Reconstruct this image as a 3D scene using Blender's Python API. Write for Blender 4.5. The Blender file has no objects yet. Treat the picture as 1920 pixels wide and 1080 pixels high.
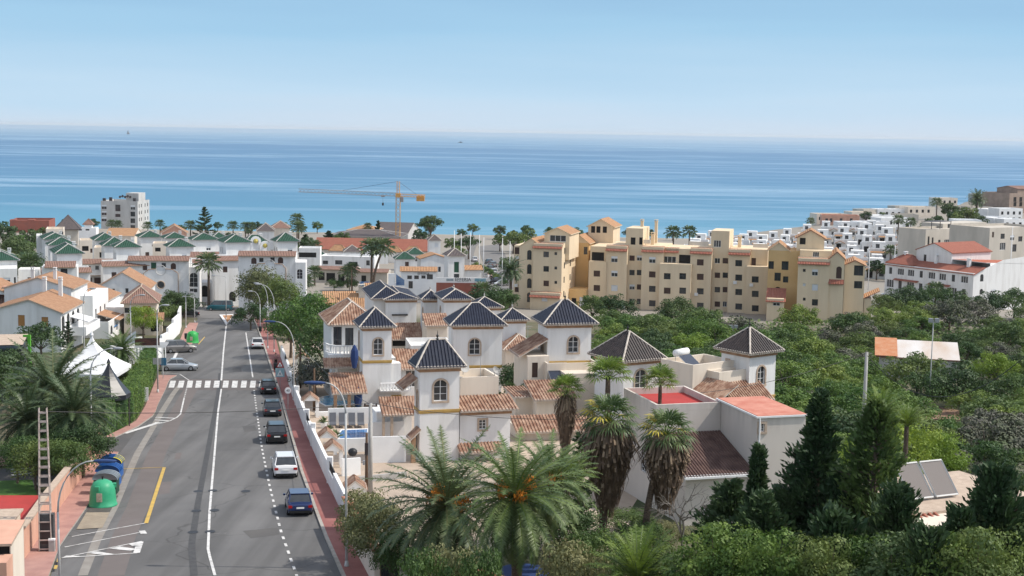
import bpy, math, random
from math import sin, cos, pi, radians, sqrt, atan2
from mathutils import Vector, Matrix
random.seed(7)
SC = bpy.context.scene
COL = SC.collection
# ---------------- camera ----------------
F = 2600.0; CAMZ = 45.0
PIT = math.atan(292.0/F); ROLL = 0.0167
fw = Vector((0, cos(PIT), -sin(PIT)))
u0 = Vector((0, sin(PIT), cos(PIT))); X0 = Vector((1, 0, 0))
up = u0*cos(ROLL) - X0*sin(ROLL); rt = X0*cos(ROLL) + u0*sin(ROLL)
cd = bpy.data.cameras.new('camera'); cam = bpy.data.objects.new('camera', cd); COL.objects.link(cam)
cd.sensor_width = 36; cd.lens = 36*F/1920; cd.clip_start = 1; cd.clip_end = 200000
m3 = Matrix((rt, up, -fw)).transposed()
cam.matrix_world = Matrix.Translation((0, 0, CAMZ)) @ m3.to_4x4()
SC.camera = cam
# ---------------- light ----------------
EL = radians(50); AZ = radians(89)          # azimuth measured from +Y towards +X
sd = Vector((sin(AZ)*cos(EL), cos(AZ)*cos(EL), sin(EL)))
w = bpy.data.worlds.new('World'); SC.world = w; w.use_nodes = True
nt = w.node_tree; nt.nodes.clear()
sk = nt.nodes.new('ShaderNodeTexSky'); sk.sky_type = 'NISHITA'; sk.sun_disc = False
sk.sun_elevation = EL; sk.sun_rotation = AZ; sk.altitude = 0; sk.air_density = 1.0; sk.dust_density = 0.6; sk.ozone_density = 1.0
bg = nt.nodes.new('ShaderNodeBackground'); bg.inputs[1].default_value = 0.15
ou = nt.nodes.new('ShaderNodeOutputWorld')
# coastal haze low over the sea: pale lavender at the horizon clearing to blue
tcw = nt.nodes.new('ShaderNodeTexCoord'); spw = nt.nodes.new('ShaderNodeSeparateXYZ'); nt.links.new(tcw.outputs['Generated'], spw.inputs[0])
crw = nt.nodes.new('ShaderNodeValToRGB'); mrw = nt.nodes.new('ShaderNodeMapRange'); mrw.inputs[1].default_value = -.01; mrw.inputs[2].default_value = .14
nzw = nt.nodes.new('ShaderNodeTexNoise'); mpw = nt.nodes.new('ShaderNodeMapping'); mpw.inputs['Scale'].default_value = (3, 3, 40); nt.links.new(tcw.outputs['Generated'], mpw.inputs[0]); nt.links.new(mpw.outputs[0], nzw.inputs[0]); nzw.inputs['Scale'].default_value = 1; nzw.inputs['Detail'].default_value = 4
adw = nt.nodes.new('ShaderNodeMath'); adw.operation = 'MULTIPLY_ADD'; nt.links.new(nzw.outputs[0], adw.inputs[0]); adw.inputs[1].default_value = .045; nt.links.new(spw.outputs['Z'], adw.inputs[2])
nt.links.new(adw.outputs[0], mrw.inputs[0]); nt.links.new(mrw.outputs[0], crw.inputs[0])
ee = crw.color_ramp.elements; ee[0].position = .07; ee[0].color = (.43, .50, .58, 1); ee[1].position = 1; ee[1].color = (.215, .37, .54, 1)
for p_, c_ in ((.2, (.45, .53, .62)), (.38, (.385, .52, .64)), (.7, (.27, .445, .60))):
    q_ = ee.new(p_); q_.color = (*c_, 1)
scw = nt.nodes.new('ShaderNodeVectorMath'); scw.operation = 'SCALE'; scw.inputs['Scale'].default_value = 1/.15; nt.links.new(crw.outputs[0], scw.inputs[0])
fdw = nt.nodes.new('ShaderNodeMapRange'); fdw.inputs[1].default_value = .12; fdw.inputs[2].default_value = .35; nt.links.new(spw.outputs['Z'], fdw.inputs[0])
mxw = nt.nodes.new('ShaderNodeMix'); mxw.data_type = 'RGBA'; nt.links.new(fdw.outputs[0], mxw.inputs[0]); nt.links.new(scw.outputs[0], mxw.inputs[6]); 
hsw = nt.nodes.new('ShaderNodeHueSaturation'); hsw.inputs['Saturation'].default_value = .42; hsw.inputs['Value'].default_value = 1.2; nt.links.new(sk.outputs[0], hsw.inputs['Color']); nt.links.new(hsw.outputs[0], mxw.inputs[7])
nt.links.new(mxw.outputs[2], bg.inputs[0]); nt.links.new(bg.outputs[0], ou.inputs[0])
sl = bpy.data.lights.new('sun', 'SUN'); sl.energy = 2.8; sl.angle = radians(0.6); sl.color = (1, .93, .83)
so = bpy.data.objects.new('sun', sl); COL.objects.link(so); so.rotation_euler = sd.to_track_quat('Z', 'Y').to_euler(); so.location = (0, 0, 200)
SC.view_settings.view_transform = 'Standard'; SC.view_settings.look = 'None'; SC.view_settings.gamma = 1
SC.view_settings.exposure = 0.5
SC.cycles.max_bounces = 5; SC.cycles.transparent_max_bounces = 6

# ---------------- pixel <-> world ----------------
def ray(px, py):
    d = fw + rt*((px-960)/F) - up*((py-540)/F)
    return d
def PD(px, py, D):
    d = ray(px, py); t = D/d.y
    return Vector((0, 0, CAMZ)) + d*t
def lerp(pts, x):
    if x <= pts[0][0]: return pts[0][1]
    for (a, b), (c, d) in zip(pts, pts[1:]):
        if x <= c: return b + (d-b)*(x-a)/(c-a)
    return pts[-1][1]
def sst(a, b, x):
    t = min(1, max(0, (x-a)/(b-a))); return t*t*(3-2*t)
PROF = [(-60, 26.08), (235, 11.92), (300, 8.2), (400, 5.2), (520, 3), (585, 1.6), (606, -.6), (640, -3), (5000, -6)]
SHORE = [(-600, 600), (125, 598), (157, 640), (200, 700), (260, 790), (420, 1040), (700, 1500)]
def g(x, y):
    z = lerp(PROF, y)
    if x > 22:
        b = 3.2*sst(22, 50, x)*sst(85, 120, y)*(1-sst(225, 265, y))
        z -= b
    if x > 50:
        s = lerp(SHORE, x)
        r = (8.5 + 3.5*sst(150, 260, x))*sst(60, 140, x)*sst(330, 420, y)
        if y < s: z = max(z, r*1.0 if y < s-12 else r*(s-y)/12 - .5)
        else: z = min(z, -3)
    return z
def G(px, py, dz=0):
    d = ray(px, py); t0 = 30; t = 30
    while t < 3000:
        p = Vector((0, 0, CAMZ)) + d*t
        if p.z < g(p.x, p.y)+dz: break
        t0 = t; t *= 1.02
    for _ in range(30):
        m = (t0+t)/2; p = Vector((0, 0, CAMZ)) + d*m
        if p.z < g(p.x, p.y)+dz: t = m
        else: t0 = m
    return Vector((0, 0, CAMZ)) + d*t0
# ---------------- tagging ----------------
def tag(o, label=None, cat=None, group=None, kind=None):
    if label: o['label'] = label
    if cat: o['category'] = cat
    if group: o['group'] = group
    if kind: o['kind'] = kind
    return o
def thing(name, label, cat, loc=(0, 0, 0), rz=0, group=None):
    o = bpy.data.objects.new(name, None); COL.objects.link(o); o.empty_display_size = .3
    o.location = loc; o.rotation_euler = (0, 0, rz)
    return tag(o, label, cat, group)
def link(name, me, parent=None, loc=None, rz=None):
    o = bpy.data.objects.new(name, me); COL.objects.link(o)
    if parent: o.parent = parent
    if loc is not None: o.location = loc
    if rz is not None: o.rotation_euler = (0, 0, rz)
    return o
def dup(root, loc, rz=0, sc=1, label=None, group=None):
    r = root.copy(); COL.objects.link(r); r.location = loc; r.rotation_euler = (0, 0, rz)
    r.scale = (sc, sc, sc) if not isinstance(sc, tuple) else sc
    if label: r['label'] = label
    if group: r['group'] = group
    for ch in KIDS.get(root.name, ()):
        c = ch.copy(); COL.objects.link(c); c.parent = r
        for gch in KIDS.get(ch.name, ()):
            d = gch.copy(); COL.objects.link(d); d.parent = c
    return r
KIDS = {}
ORD = ['first', 'second', 'third', 'fourth', 'fifth', 'sixth', 'seventh', 'eighth', 'ninth', 'tenth', 'eleventh', 'twelfth', 'thirteenth', 'fourteenth', 'fifteenth', 'sixteenth', 'seventeenth', 'eighteenth', 'nineteenth', 'twentieth', 'twenty-first', 'twenty-second', 'twenty-third', 'twenty-fourth', 'twenty-fifth', 'twenty-sixth']
# ---------------- mesh builder ----------------
class MB:
    def __init__(s): s.v = []; s.f = []; s.m = []; s.M = None; s.sm = []
    def _a(s, pts):
        n = len(s.v)
        if s.M is not None: pts = [s.M @ Vector(p) for p in pts]
        s.v.extend([tuple(p) for p in pts]); return n
    def poly(s, pts, m=0):
        n = s._a(pts); s.f.append(tuple(range(n, n+len(pts)))); s.m.append(m); return s
    def box(s, x0, y0, z0, x1, y1, z1, m=0):
        n = s._a([(x0, y0, z0), (x1, y0, z0), (x1, y1, z0), (x0, y1, z0), (x0, y0, z1), (x1, y0, z1), (x1, y1, z1), (x0, y1, z1)])
        for q in ((0, 3, 2, 1), (4, 5, 6, 7), (0, 1, 5, 4), (1, 2, 6, 5), (2, 3, 7, 6), (3, 0, 4, 7)):
            s.f.append(tuple(n+i for i in q)); s.m.append(m)
        return s
    def prism(s, pl, z0, z1, m=0, mt=None):
        k = len(pl); zt = z1 if callable(z1) else (lambda p: z1); zb = z0 if callable(z0) else (lambda p: z0)
        n = s._a([(p[0], p[1], zb(p)) for p in pl] + [(p[0], p[1], zt(p)) for p in pl])
        for i in range(k):
            j = (i+1) % k; s.f.append((n+i, n+j, n+k+j, n+k+i)); s.m.append(m)
        s.f.append(tuple(n+k+i for i in range(k))); s.m.append(m if mt is None else mt)
        s.f.append(tuple(n+k-1-i for i in range(k))); s.m.append(m)
        return s
    def ring_path(s, pts, rs, k=6, m=0, cap=True):
        pts = [Vector(p) for p in pts]; rings = []
        for i, p in enumerate(pts):
            a = pts[max(0, i-1)]; b = pts[min(len(pts)-1, i+1)]; t = (b-a).normalized() if (b-a).length > 1e-9 else Vector((0, 0, 1))
            ref = Vector((0, 0, 1)) if abs(t.z) < .9 else Vector((1, 0, 0))
            x = t.cross(ref).normalized(); y = x.cross(t)
            r = rs if not isinstance(rs, (list, tuple)) else rs[i]
            rings.append(s._a([p + x*(r*cos(2*pi*j/k)) + y*(r*sin(2*pi*j/k)) for j in range(k)]))
        for a, b in zip(rings, rings[1:]):
            for j in range(k):
                q = (j+1) % k; s.f.append((a+j, a+q, b+q, b+j)); s.m.append(m)
        if cap:
            s.f.append(tuple(rings[0]+j for j in reversed(range(k)))); s.m.append(m)
            s.f.append(tuple(rings[-1]+j for j in range(k))); s.m.append(m)
        return s
    def tube(s, a, b, r0, r1=None, k=6, m=0): return s.ring_path([a, b], [r0, r0 if r1 is None else r1], k, m)
    def lathe(s, prof, k=12, c=(0, 0, 0), m=0, sx=1, sy=1):
        rings = [s._a([(c[0]+r*sx*cos(2*pi*j/k), c[1]+r*sy*sin(2*pi*j/k), c[2]+z) for j in range(k)]) for r, z in prof]
        for a, b in zip(rings, rings[1:]):
            for j in range(k):
                q = (j+1) % k; s.f.append((a+j, a+q, b+q, b+j)); s.m.append(m)
        s.f.append(tuple(rings[0]+j for j in reversed(range(k)))); s.m.append(m)
        s.f.append(tuple(rings[-1]+j for j in range(k))); s.m.append(m)
        return s
    def mesh(s, name, mats, smooth=False):
        me = bpy.data.meshes.new(name); me.from_pydata(s.v, [], s.f)
        for x in (mats if isinstance(mats, (list, tuple)) else [mats]): me.materials.append(x)
        me.polygons.foreach_set('material_index', s.m)
        if smooth: me.polygons.foreach_set('use_smooth', [True]*len(s.f))
        me.update(); return me
    def build(s, name, mats, parent=None, smooth=False):
        o = link(name, s.mesh(name, mats, smooth), parent)
        if parent is not None: KIDS.setdefault(parent.name, []).append(o)
        return o
# ---------------- materials ----------------
def mat(name, c, rough=.85, c2=None, scale=1.0, bump=0, bscale=8, metal=0, st=(1, 1, 1), detail=4, lo=.35, hi=.65, rnd=0, spec=.3, world=False, trans=0):
    m = bpy.data.materials.new(name); m.use_nodes = True; t = m.node_tree; b = t.nodes['Principled BSDF']; N = t.nodes.new; Lk = t.links.new
    b.inputs['Base Color'].default_value = (*c, 1); b.inputs['Roughness'].default_value = rough; b.inputs['Metallic'].default_value = metal
    b.inputs['Specular IOR Level'].default_value = spec
    if c2 is not None or bump:
        if world: src = N('ShaderNodeNewGeometry').outputs['Position']
        else: src = N('ShaderNodeTexCoord').outputs['Object']
        mp = N('ShaderNodeMapping'); mp.inputs['Scale'].default_value = st; Lk(src, mp.inputs[0]); src = mp.outputs[0]
    col = None
    if c2 is not None:
        n = N('ShaderNodeTexNoise'); n.inputs['Scale'].default_value = scale; n.inputs['Detail'].default_value = detail; n.inputs['Roughness'].default_value = .6; Lk(src, n.inputs['Vector'])
        r = N('ShaderNodeMapRange'); r.inputs[1].default_value = lo; r.inputs[2].default_value = hi; Lk(n.outputs[0], r.inputs[0])
        x = N('ShaderNodeMix'); x.data_type = 'RGBA'; x.inputs[6].default_value = (*c, 1); x.inputs[7].default_value = (*c2, 1); Lk(r.outputs[0], x.inputs[0]); col = x.outputs[2]
    if rnd:
        oi = N('ShaderNodeObjectInfo'); h = N('ShaderNodeHueSaturation'); h.inputs['Color'].default_value = (*c, 1)
        if col: Lk(col, h.inputs['Color'])
        a = N('ShaderNodeMapRange'); a.inputs[3].default_value = 1-rnd; a.inputs[4].default_value = 1+rnd; Lk(oi.outputs['Random'], a.inputs[0]); Lk(a.outputs[0], h.inputs['Value'])
        a2 = N('ShaderNodeMath'); a2.operation = 'MULTIPLY_ADD'; Lk(oi.outputs['Random'], a2.inputs[0]); a2.inputs[1].default_value = -.05*rnd*4; a2.inputs[2].default_value = .5+.025*rnd*4; Lk(a2.outputs[0], h.inputs['Hue'])
        col = h.outputs[0]
    if col: Lk(col, b.inputs['Base Color'])
    if bump:
        n2 = N('ShaderNodeTexNoise'); n2.inputs['Scale'].default_value = bscale; n2.inputs['Detail'].default_value = 3; Lk(src, n2.inputs['Vector'])
        bp = N('ShaderNodeBump'); bp.inputs['Strength'].default_value = bump; bp.inputs['Distance'].default_value = .1; Lk(n2.outputs[0], bp.inputs['Height']); Lk(bp.outputs[0], b.inputs['Normal'])
    if trans:
        tr = N('ShaderNodeBsdfTranslucent'); ms = N('ShaderNodeMixShader'); ms.inputs[0].default_value = trans
        if col:
            hs = N('ShaderNodeHueSaturation'); hs.inputs['Value'].default_value = 1.3; Lk(col, hs.inputs['Color']); Lk(hs.outputs[0], tr.inputs[0])
        else: tr.inputs[0].default_value = (*c, 1)
        Lk(b.outputs[0], ms.inputs[1]); Lk(tr.outputs[0], ms.inputs[2]); Lk(ms.outputs[0], t.nodes['Material Output'].inputs[0])
    return m
def tilemat(name, c, c2, axis='X', pitch=.3, mort=None):
    """tiled roof seen from afar: rows of barrel tiles as a wave in colour and bump, plus tile to tile variation"""
    m = mat(name, c, .85); t = m.node_tree; b = t.nodes['Principled BSDF']; N = t.nodes.new; Lk = t.links.new
    tc = N('ShaderNodeTexCoord'); wv = N('ShaderNodeTexWave'); wv.bands_direction = axis; wv.inputs['Scale'].default_value = .314/pitch; Lk(tc.outputs['Object'], wv.inputs['Vector'])
    n = N('ShaderNodeTexNoise'); n.inputs['Scale'].default_value = 1.6; n.inputs['Detail'].default_value = 5; n.inputs['Roughness'].default_value = .75; Lk(tc.outputs['Object'], n.inputs['Vector'])
    r = N('ShaderNodeMapRange'); r.inputs[1].default_value = .35; r.inputs[2].default_value = .65; Lk(n.outputs[0], r.inputs[0])
    x = N('ShaderNodeMix'); x.data_type = 'RGBA'; x.inputs[6].default_value = (*c, 1); x.inputs[7].default_value = (*c2, 1); Lk(r.outputs[0], x.inputs[0]); Lk(x.outputs[2], b.inputs['Base Color'])
    bp = N('ShaderNodeBump'); bp.inputs['Strength'].default_value = .9; bp.inputs['Distance'].default_value = .12; Lk(wv.outputs['Fac'], bp.inputs['Height']); Lk(bp.outputs[0], b.inputs['Normal'])
    return m
MT = {}
def defm(k, *a, **kw): MT[k] = mat(k, *a, **kw)
defm('white_wall', (.73, .725, .71), c2=(.55, .535, .51), scale=.9, bump=.05, bscale=5, st=(1, 1, .14), detail=7, lo=.46, hi=.82)
defm('white_clean', (.80, .80, .79), c2=(.72, .72, .71), scale=.4)
defm('cream_wall', (.70, .62, .52), c2=(.56, .49, .41), scale=.9, st=(1, 1, .15), detail=7, lo=.45, hi=.8)
defm('grey_wall', (.52, .51, .49), c2=(.42, .41, .39), scale=.5, st=(1, 1, .3))
defm('grey_pale', (.66, .60, .54), c2=(.56, .51, .46), scale=.25, st=(1, 1, .3), bump=.05)
defm('beige_wall', (.55, .50, .43), c2=(.45, .41, .35), scale=.3, st=(1, 1, .3))
defm('yellow_wall', (.71, .575, .40), c2=(.60, .475, .325), scale=.5, st=(1, 1, .12), detail=7, lo=.42, hi=.8)
defm('brown_wall', (.34, .26, .21), c2=(.26, .20, .16), scale=.5)
defm('ochre_wall', (.68, .46, .22), c2=(.62, .41, .19), scale=.35)
defm('pink_wall', (.62, .36, .26), c2=(.52, .29, .21), scale=.8, st=(1, 1, .5))
defm('red_wall', (.30, .10, .07), c2=(.24, .09, .07), scale=.5)
defm('brick_trim', (.38, .24, .15), c2=(.28, .17, .10), scale=2)
defm('stone_trim', (.50, .40, .31), c2=(.40, .31, .24), scale=3)
defm('ochre_band', (.50, .33, .10), c2=(.42, .27, .09), scale=2)
defm('mortar', (.62, .56, .49), c2=(.46, .40, .34), scale=2.5)
defm('blue_tile', (.010, .014, .030), .5, c2=(.020, .027, .050), scale=2, spec=.35, lo=.3, hi=.7)
defm('dark_tile', (.026, .021, .022), .55, c2=(.055, .042, .04), scale=2, spec=.3)
defm('brown_tile', (.22, .115, .075), c2=(.42, .28, .20), scale=1.6, detail=6, lo=.4, hi=.62)
defm('brown_tile_pan', (.12, .06, .04), c2=(.17, .09, .06), scale=1.6)
defm('umber_tile', (.075, .042, .036), c2=(.14, .085, .07), scale=1.2, detail=6)
defm('umber_tile_pan', (.05, .03, .026), c2=(.08, .05, .04), scale=2)
MT['orange_roof'] = tilemat('orange_roof', (.46, .27, .16), (.33, .175, .10), 'Y')
MT['orange_roof_x'] = tilemat('orange_roof_x', (.46, .27, .16), (.33, .175, .10), 'X')
MT['tan_roof'] = tilemat('tan_roof', (.48, .28, .15), (.36, .19, .10), 'X', .34)
MT['brown_roof'] = tilemat('brown_roof', (.22, .125, .095), (.30, .185, .145), 'X')
MT['green_roof'] = tilemat('green_roof', (.020, .065, .042), (.032, .085, .058), 'X', .35)
MT['red_roof'] = tilemat('red_roof', (.38, .14, .095), (.30, .11, .075), 'X', .3)
MT['salmon_roof'] = tilemat('salmon_roof', (.50, .17, .10), (.40, .12, .07), 'X', .35)
MT['grey_roof'] = tilemat('grey_roof', (.09, .08, .085), (.15, .12, .11), 'X', .35)
defm('red_terrace', (.46, .16, .11), c2=(.56, .26, .19), scale=.8, detail=6)
defm('red_paint', (.42, .05, .045), c2=(.36, .045, .04), scale=.6)
defm('glass', (.022, .026, .032), .12, c2=(.05, .055, .06), scale=.6, spec=.8)
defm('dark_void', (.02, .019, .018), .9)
defm('shutter_brown', (.085, .05, .04), .6)
defm('shutter_orange', (.42, .21, .07), .6)
defm('shutter_white', (.66, .68, .70), .6)
defm('shutter_green', (.03, .10, .06), .6)
defm('frame_white', (.75, .75, .74), .5)
defm('frame_dark', (.05, .04, .04), .5)
defm('black_metal', (.02, .02, .022), .45)
defm('grey_metal', (.36, .37, .38), .45, metal=.3)
defm('lamp_grey', (.50, .50, .49), .5, c2=(.42, .42, .41), scale=2)
defm('lamp_blue', (.03, .06, .16), .35)
defm('concrete', (.42, .41, .39), c2=(.34, .33, .31), scale=1.5)
defm('wood', (.13, .08, .05), c2=(.09, .055, .035), scale=3, st=(1, 1, .2))
defm('trunk', (.16, .12, .09), c2=(.09, .065, .05), scale=5, bump=.6, bscale=9)
defm('palm_trunk', (.17, .125, .09), c2=(.07, .05, .038), scale=7, st=(1, 1, 2.2), bump=.8, bscale=12)
defm('canvas_white', (.78, .78, .78), c2=(.70, .70, .71), scale=.5)
defm('canvas_black', (.02, .022, .028), .35, c2=(.035, .037, .043), scale=.5)
defm('canvas_blue', (.02, .045, .14), .8)
defm('rubber', (.015, .015, .015), .8)
defm('rim', (.35, .35, .36), .35, metal=.7)
defm('lamp_red', (.35, .01, .01), .25)
defm('lamp_clear', (.75, .75, .75), .15)
defm('plate', (.75, .75, .72), .5)
defm('crane_yellow', (.62, .33, .10), .5)
defm('crane_grey', (.30, .28, .27), .5)
defm('solar', (.012, .018, .035), .15, spec=.8)
defm('steel', (.55, .56, .57), .3, metal=.6)
# foliage
defm('leaf_green', (.065, .125, .026), .6, c2=(.15, .225, .045), scale=.55, detail=3, lo=.4, hi=.62, rnd=.28, trans=.25, world=True)
defm('leaf_mid', (.055, .10, .028), .6, c2=(.11, .165, .042), scale=.5, detail=3, lo=.4, hi=.62, rnd=.28, trans=.22, world=True)
defm('leaf_dark', (.032, .066, .022), .6, c2=(.068, .112, .034), scale=.5, detail=3, rnd=.25, trans=.15, world=True)
defm('leaf_lime', (.12, .20, .025), .6, c2=(.20, .28, .04), scale=.6, detail=3, rnd=.15, trans=.3, world=True)
defm('leaf_grey', (.15, .14, .12), .8, c2=(.085, .11, .05), scale=.5, detail=3, rnd=.2, world=True)
defm('leaf_olive', (.12, .14, .06), .7, c2=(.20, .20, .09), scale=.8, detail=3, rnd=.2, trans=.2, world=True)
defm('palm_leaf', (.08, .13, .045), .5, c2=(.165, .21, .075), scale=.8, detail=2, rnd=.15, trans=.2, world=True, spec=.4)
defm('palm_leaf_dark', (.055, .095, .042), .45, c2=(.11, .15, .065), scale=.8, detail=2, rnd=.15, trans=.15, world=True, spec=.4)
defm('palm_leaf_bright', (.10, .17, .03), .5, c2=(.20, .27, .05), scale=.9, detail=2, trans=.3, world=True)
defm('cypress_leaf', (.024, .055, .022), .6, c2=(.055, .095, .034), scale=.9, detail=3, rnd=.15, trans=.1, world=True)
defm('dead_frond', (.17, .115, .075), .85, c2=(.085, .058, .04), scale=2.5, detail=4)
defm('dates', (.62, .20, .02), .6, c2=(.70, .30, .05), scale=4)
defm('yellow_leaf', (.40, .33, .04), .6)
# ---------------- ground ----------------
def ground():
    ys = [-60+8*i for i in range(0, 87)] + [640+20*i for i in range(0, 46)]
    ys = sorted(set(ys+[235, 300, 400, 520, 585, 606, 640])); xs = [-600+20*i for i in range(20)] + [-200+8*i for i in range(0, 76)] + [420+20*i for i in range(15)]
    mb = MB()
    for y in ys:
        for x in xs: mb.v.append((x, y, g(x, y)))
    nx = len(xs)
    for j in range(len(ys)-1):
        for i in range(nx-1):
            a = j*nx+i; mb.f.append((a, a+1, a+nx+1, a+nx)); mb.m.append(0)
    m = mat('soil', (.16, .13, .085), .95, c2=(.055, .075, .03), scale=.09, detail=8, bump=.5, bscale=1.2, world=True)
    t = m.node_tree; b = t.nodes['Principled BSDF']; N = t.nodes.new; Lk = t.links.new
    prev = b.inputs['Base Color'].links[0].from_socket
    # sand on the beach, pale paving and dust in the town, by height and distance
    ge = N('ShaderNodeNewGeometry'); sp = N('ShaderNodeSeparateXYZ'); Lk(ge.outputs['Position'], sp.inputs[0])
    r = N('ShaderNodeMapRange'); r.inputs[1].default_value = 245; r.inputs[2].default_value = 262; Lk(sp.outputs['Y'], r.inputs[0])
    x = N('ShaderNodeMix'); x.data_type = 'RGBA'; x.inputs[7].default_value = (.27, .245, .21, 1); Lk(prev, x.inputs[6]); Lk(r.outputs[0], x.inputs[0])
    r2 = N('ShaderNodeMapRange'); r2.inputs[1].default_value = 1.9; r2.inputs[2].default_value = 1.4; Lk(sp.outputs['Z'], r2.inputs[0])
    x2 = N('ShaderNodeMix'); x2.data_type = 'RGBA'; x2.inputs[7].default_value = (.35, .30, .23, 1); Lk(x.outputs[2], x2.inputs[6]); Lk(r2.outputs[0], x2.inputs[0])
    Lk(x2.outputs[2], b.inputs['Base Color'])
    tag(mb.build('ground', m, smooth=True), kind='structure')
ground()
def sea():
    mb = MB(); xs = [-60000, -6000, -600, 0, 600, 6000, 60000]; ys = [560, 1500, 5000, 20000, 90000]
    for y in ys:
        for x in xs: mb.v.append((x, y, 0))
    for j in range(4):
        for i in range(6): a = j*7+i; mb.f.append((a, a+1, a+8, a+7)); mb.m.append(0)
    m = bpy.data.materials.new('sea_water'); m.use_nodes = True; t = m.node_tree; b = t.nodes['Principled BSDF']; N = t.nodes.new; Lk = t.links.new
    b.inputs['Roughness'].default_value = .32; b.inputs['IOR'].default_value = 1.33
    ge = N('ShaderNodeNewGeometry'); sp = N('ShaderNodeSeparateXYZ'); Lk(ge.outputs['Position'], sp.inputs[0])
    # turquoise shallows over sand, deep blue offshore, then haze painted as paler water colour
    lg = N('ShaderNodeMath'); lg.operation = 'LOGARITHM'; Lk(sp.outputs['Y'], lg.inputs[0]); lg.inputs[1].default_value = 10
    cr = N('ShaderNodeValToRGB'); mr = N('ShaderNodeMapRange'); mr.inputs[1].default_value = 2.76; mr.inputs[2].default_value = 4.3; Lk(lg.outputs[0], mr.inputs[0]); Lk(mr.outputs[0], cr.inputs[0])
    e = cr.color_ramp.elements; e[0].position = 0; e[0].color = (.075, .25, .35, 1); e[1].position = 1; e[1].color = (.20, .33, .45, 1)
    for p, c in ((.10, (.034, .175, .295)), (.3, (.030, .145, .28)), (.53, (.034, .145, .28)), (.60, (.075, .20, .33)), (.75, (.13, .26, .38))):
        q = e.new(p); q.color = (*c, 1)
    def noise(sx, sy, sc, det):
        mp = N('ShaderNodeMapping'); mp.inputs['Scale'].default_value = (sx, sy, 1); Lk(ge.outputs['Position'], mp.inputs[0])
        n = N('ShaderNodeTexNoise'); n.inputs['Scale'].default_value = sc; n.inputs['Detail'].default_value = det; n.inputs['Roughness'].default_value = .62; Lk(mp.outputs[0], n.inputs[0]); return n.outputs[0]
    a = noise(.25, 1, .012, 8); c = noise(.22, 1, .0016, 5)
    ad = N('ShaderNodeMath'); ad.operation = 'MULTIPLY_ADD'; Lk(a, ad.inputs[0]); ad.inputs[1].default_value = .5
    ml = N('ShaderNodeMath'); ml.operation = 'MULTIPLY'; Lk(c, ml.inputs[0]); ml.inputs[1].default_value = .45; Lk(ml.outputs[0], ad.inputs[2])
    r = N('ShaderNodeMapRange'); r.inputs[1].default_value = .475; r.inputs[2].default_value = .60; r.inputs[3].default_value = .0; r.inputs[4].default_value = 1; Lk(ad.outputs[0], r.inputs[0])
    # wind slicks: smoother lanes, with the mirrored pale sky painted into the colour
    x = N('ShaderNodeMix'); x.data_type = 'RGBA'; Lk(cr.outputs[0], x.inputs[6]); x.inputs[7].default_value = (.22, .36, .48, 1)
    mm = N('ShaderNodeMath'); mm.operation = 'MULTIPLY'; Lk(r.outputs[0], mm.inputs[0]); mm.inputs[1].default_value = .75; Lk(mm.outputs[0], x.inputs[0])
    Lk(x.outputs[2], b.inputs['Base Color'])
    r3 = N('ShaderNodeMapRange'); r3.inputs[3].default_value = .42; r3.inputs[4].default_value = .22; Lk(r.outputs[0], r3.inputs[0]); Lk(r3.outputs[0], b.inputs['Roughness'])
    w1 = noise(.35, 1, .35, 6); bp = N('ShaderNodeBump'); bp.inputs['Strength'].default_value = .35; bp.inputs['Distance'].default_value = .6; Lk(w1, bp.inputs['Height']); Lk(bp.outputs[0], b.inputs['Normal'])
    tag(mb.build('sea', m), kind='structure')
sea()
# ---------------- street ----------------
def rs(pts, n):
    d = [0]
    for a, b in zip(pts, pts[1:]): d.append(d[-1]+(b-a).length)
    out = []
    for i in range(n+1):
        t = d[-1]*i/n; k = 0
        while k < len(d)-2 and d[k+1] < t: k += 1
        out.append(pts[k].lerp(pts[k+1], (t-d[k])/max(1e-6, d[k+1]-d[k])))
    return out
def GP(pl): return [G(*p) for p in pl]
def at_y(pts, y):   # x on a polyline at world y
    q = sorted([(p.y, p.x) for p in pts]); return lerp(q, y)
def strip_y(L, R, y0, y1, dz, st=3.0, thick=0):
    """surface between two polylines, cut into rows across the street so it follows the ground"""
    mb = MB(); n = max(1, int((y1-y0)/st)); rows = []
    for i in range(n+1):
        y = y0+(y1-y0)*i/n; a = at_y(L, y); b = at_y(R, y)
        rows.append((Vector((a, y, g(a, y)+dz)), Vector((b, y, g(b, y)+dz))))
    for (a, b), (c, d) in zip(rows, rows[1:]):
        mb.poly([a, b, d, c])
        if thick:
            for p, q in ((a, c), (d, b)): mb.poly([p, q, q-Vector((0, 0, thick)), p-Vector((0, 0, thick))], 1)
    if thick:
        for p, q in (rows[0], rows[-1][::-1]): mb.poly([p, q, q-Vector((0, 0, thick)), p-Vector((0, 0, thick))], 1)
    return mb
def line_strip(pts, w, dz, n=None, mb=None, z0=0):
    """painted line of width w along ground points"""
    mb = mb or MB(); L = sum((b-a).length for a, b in zip(pts, pts[1:])); n = n or max(1, int(L/2)); q = rs(pts, n)
    prev = None
    for i, p in enumerate(q):
        t = (q[min(i+1, n)]-q[max(i-1, 0)]); t.z = 0; t.normalize(); s = Vector((-t.y, t.x, 0))*(w/2)
        a = p+s; b = p-s; a.z = g(a.x, a.y)+dz; b.z = g(b.x, b.y)+dz
        if prev: mb.poly([prev[1], b, a, prev[0]])
        prev = (a, b)
    return mb
def ext(pts, y0=None, y1=None):
    pts = sorted(pts, key=lambda p: p.y)
    if y0 is not None and pts[0].y > y0:
        a, b = pts[0], pts[1]; d = (b-a)/(b.y-a.y); pts.insert(0, a + d*(y0-a.y))
    return pts
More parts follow.
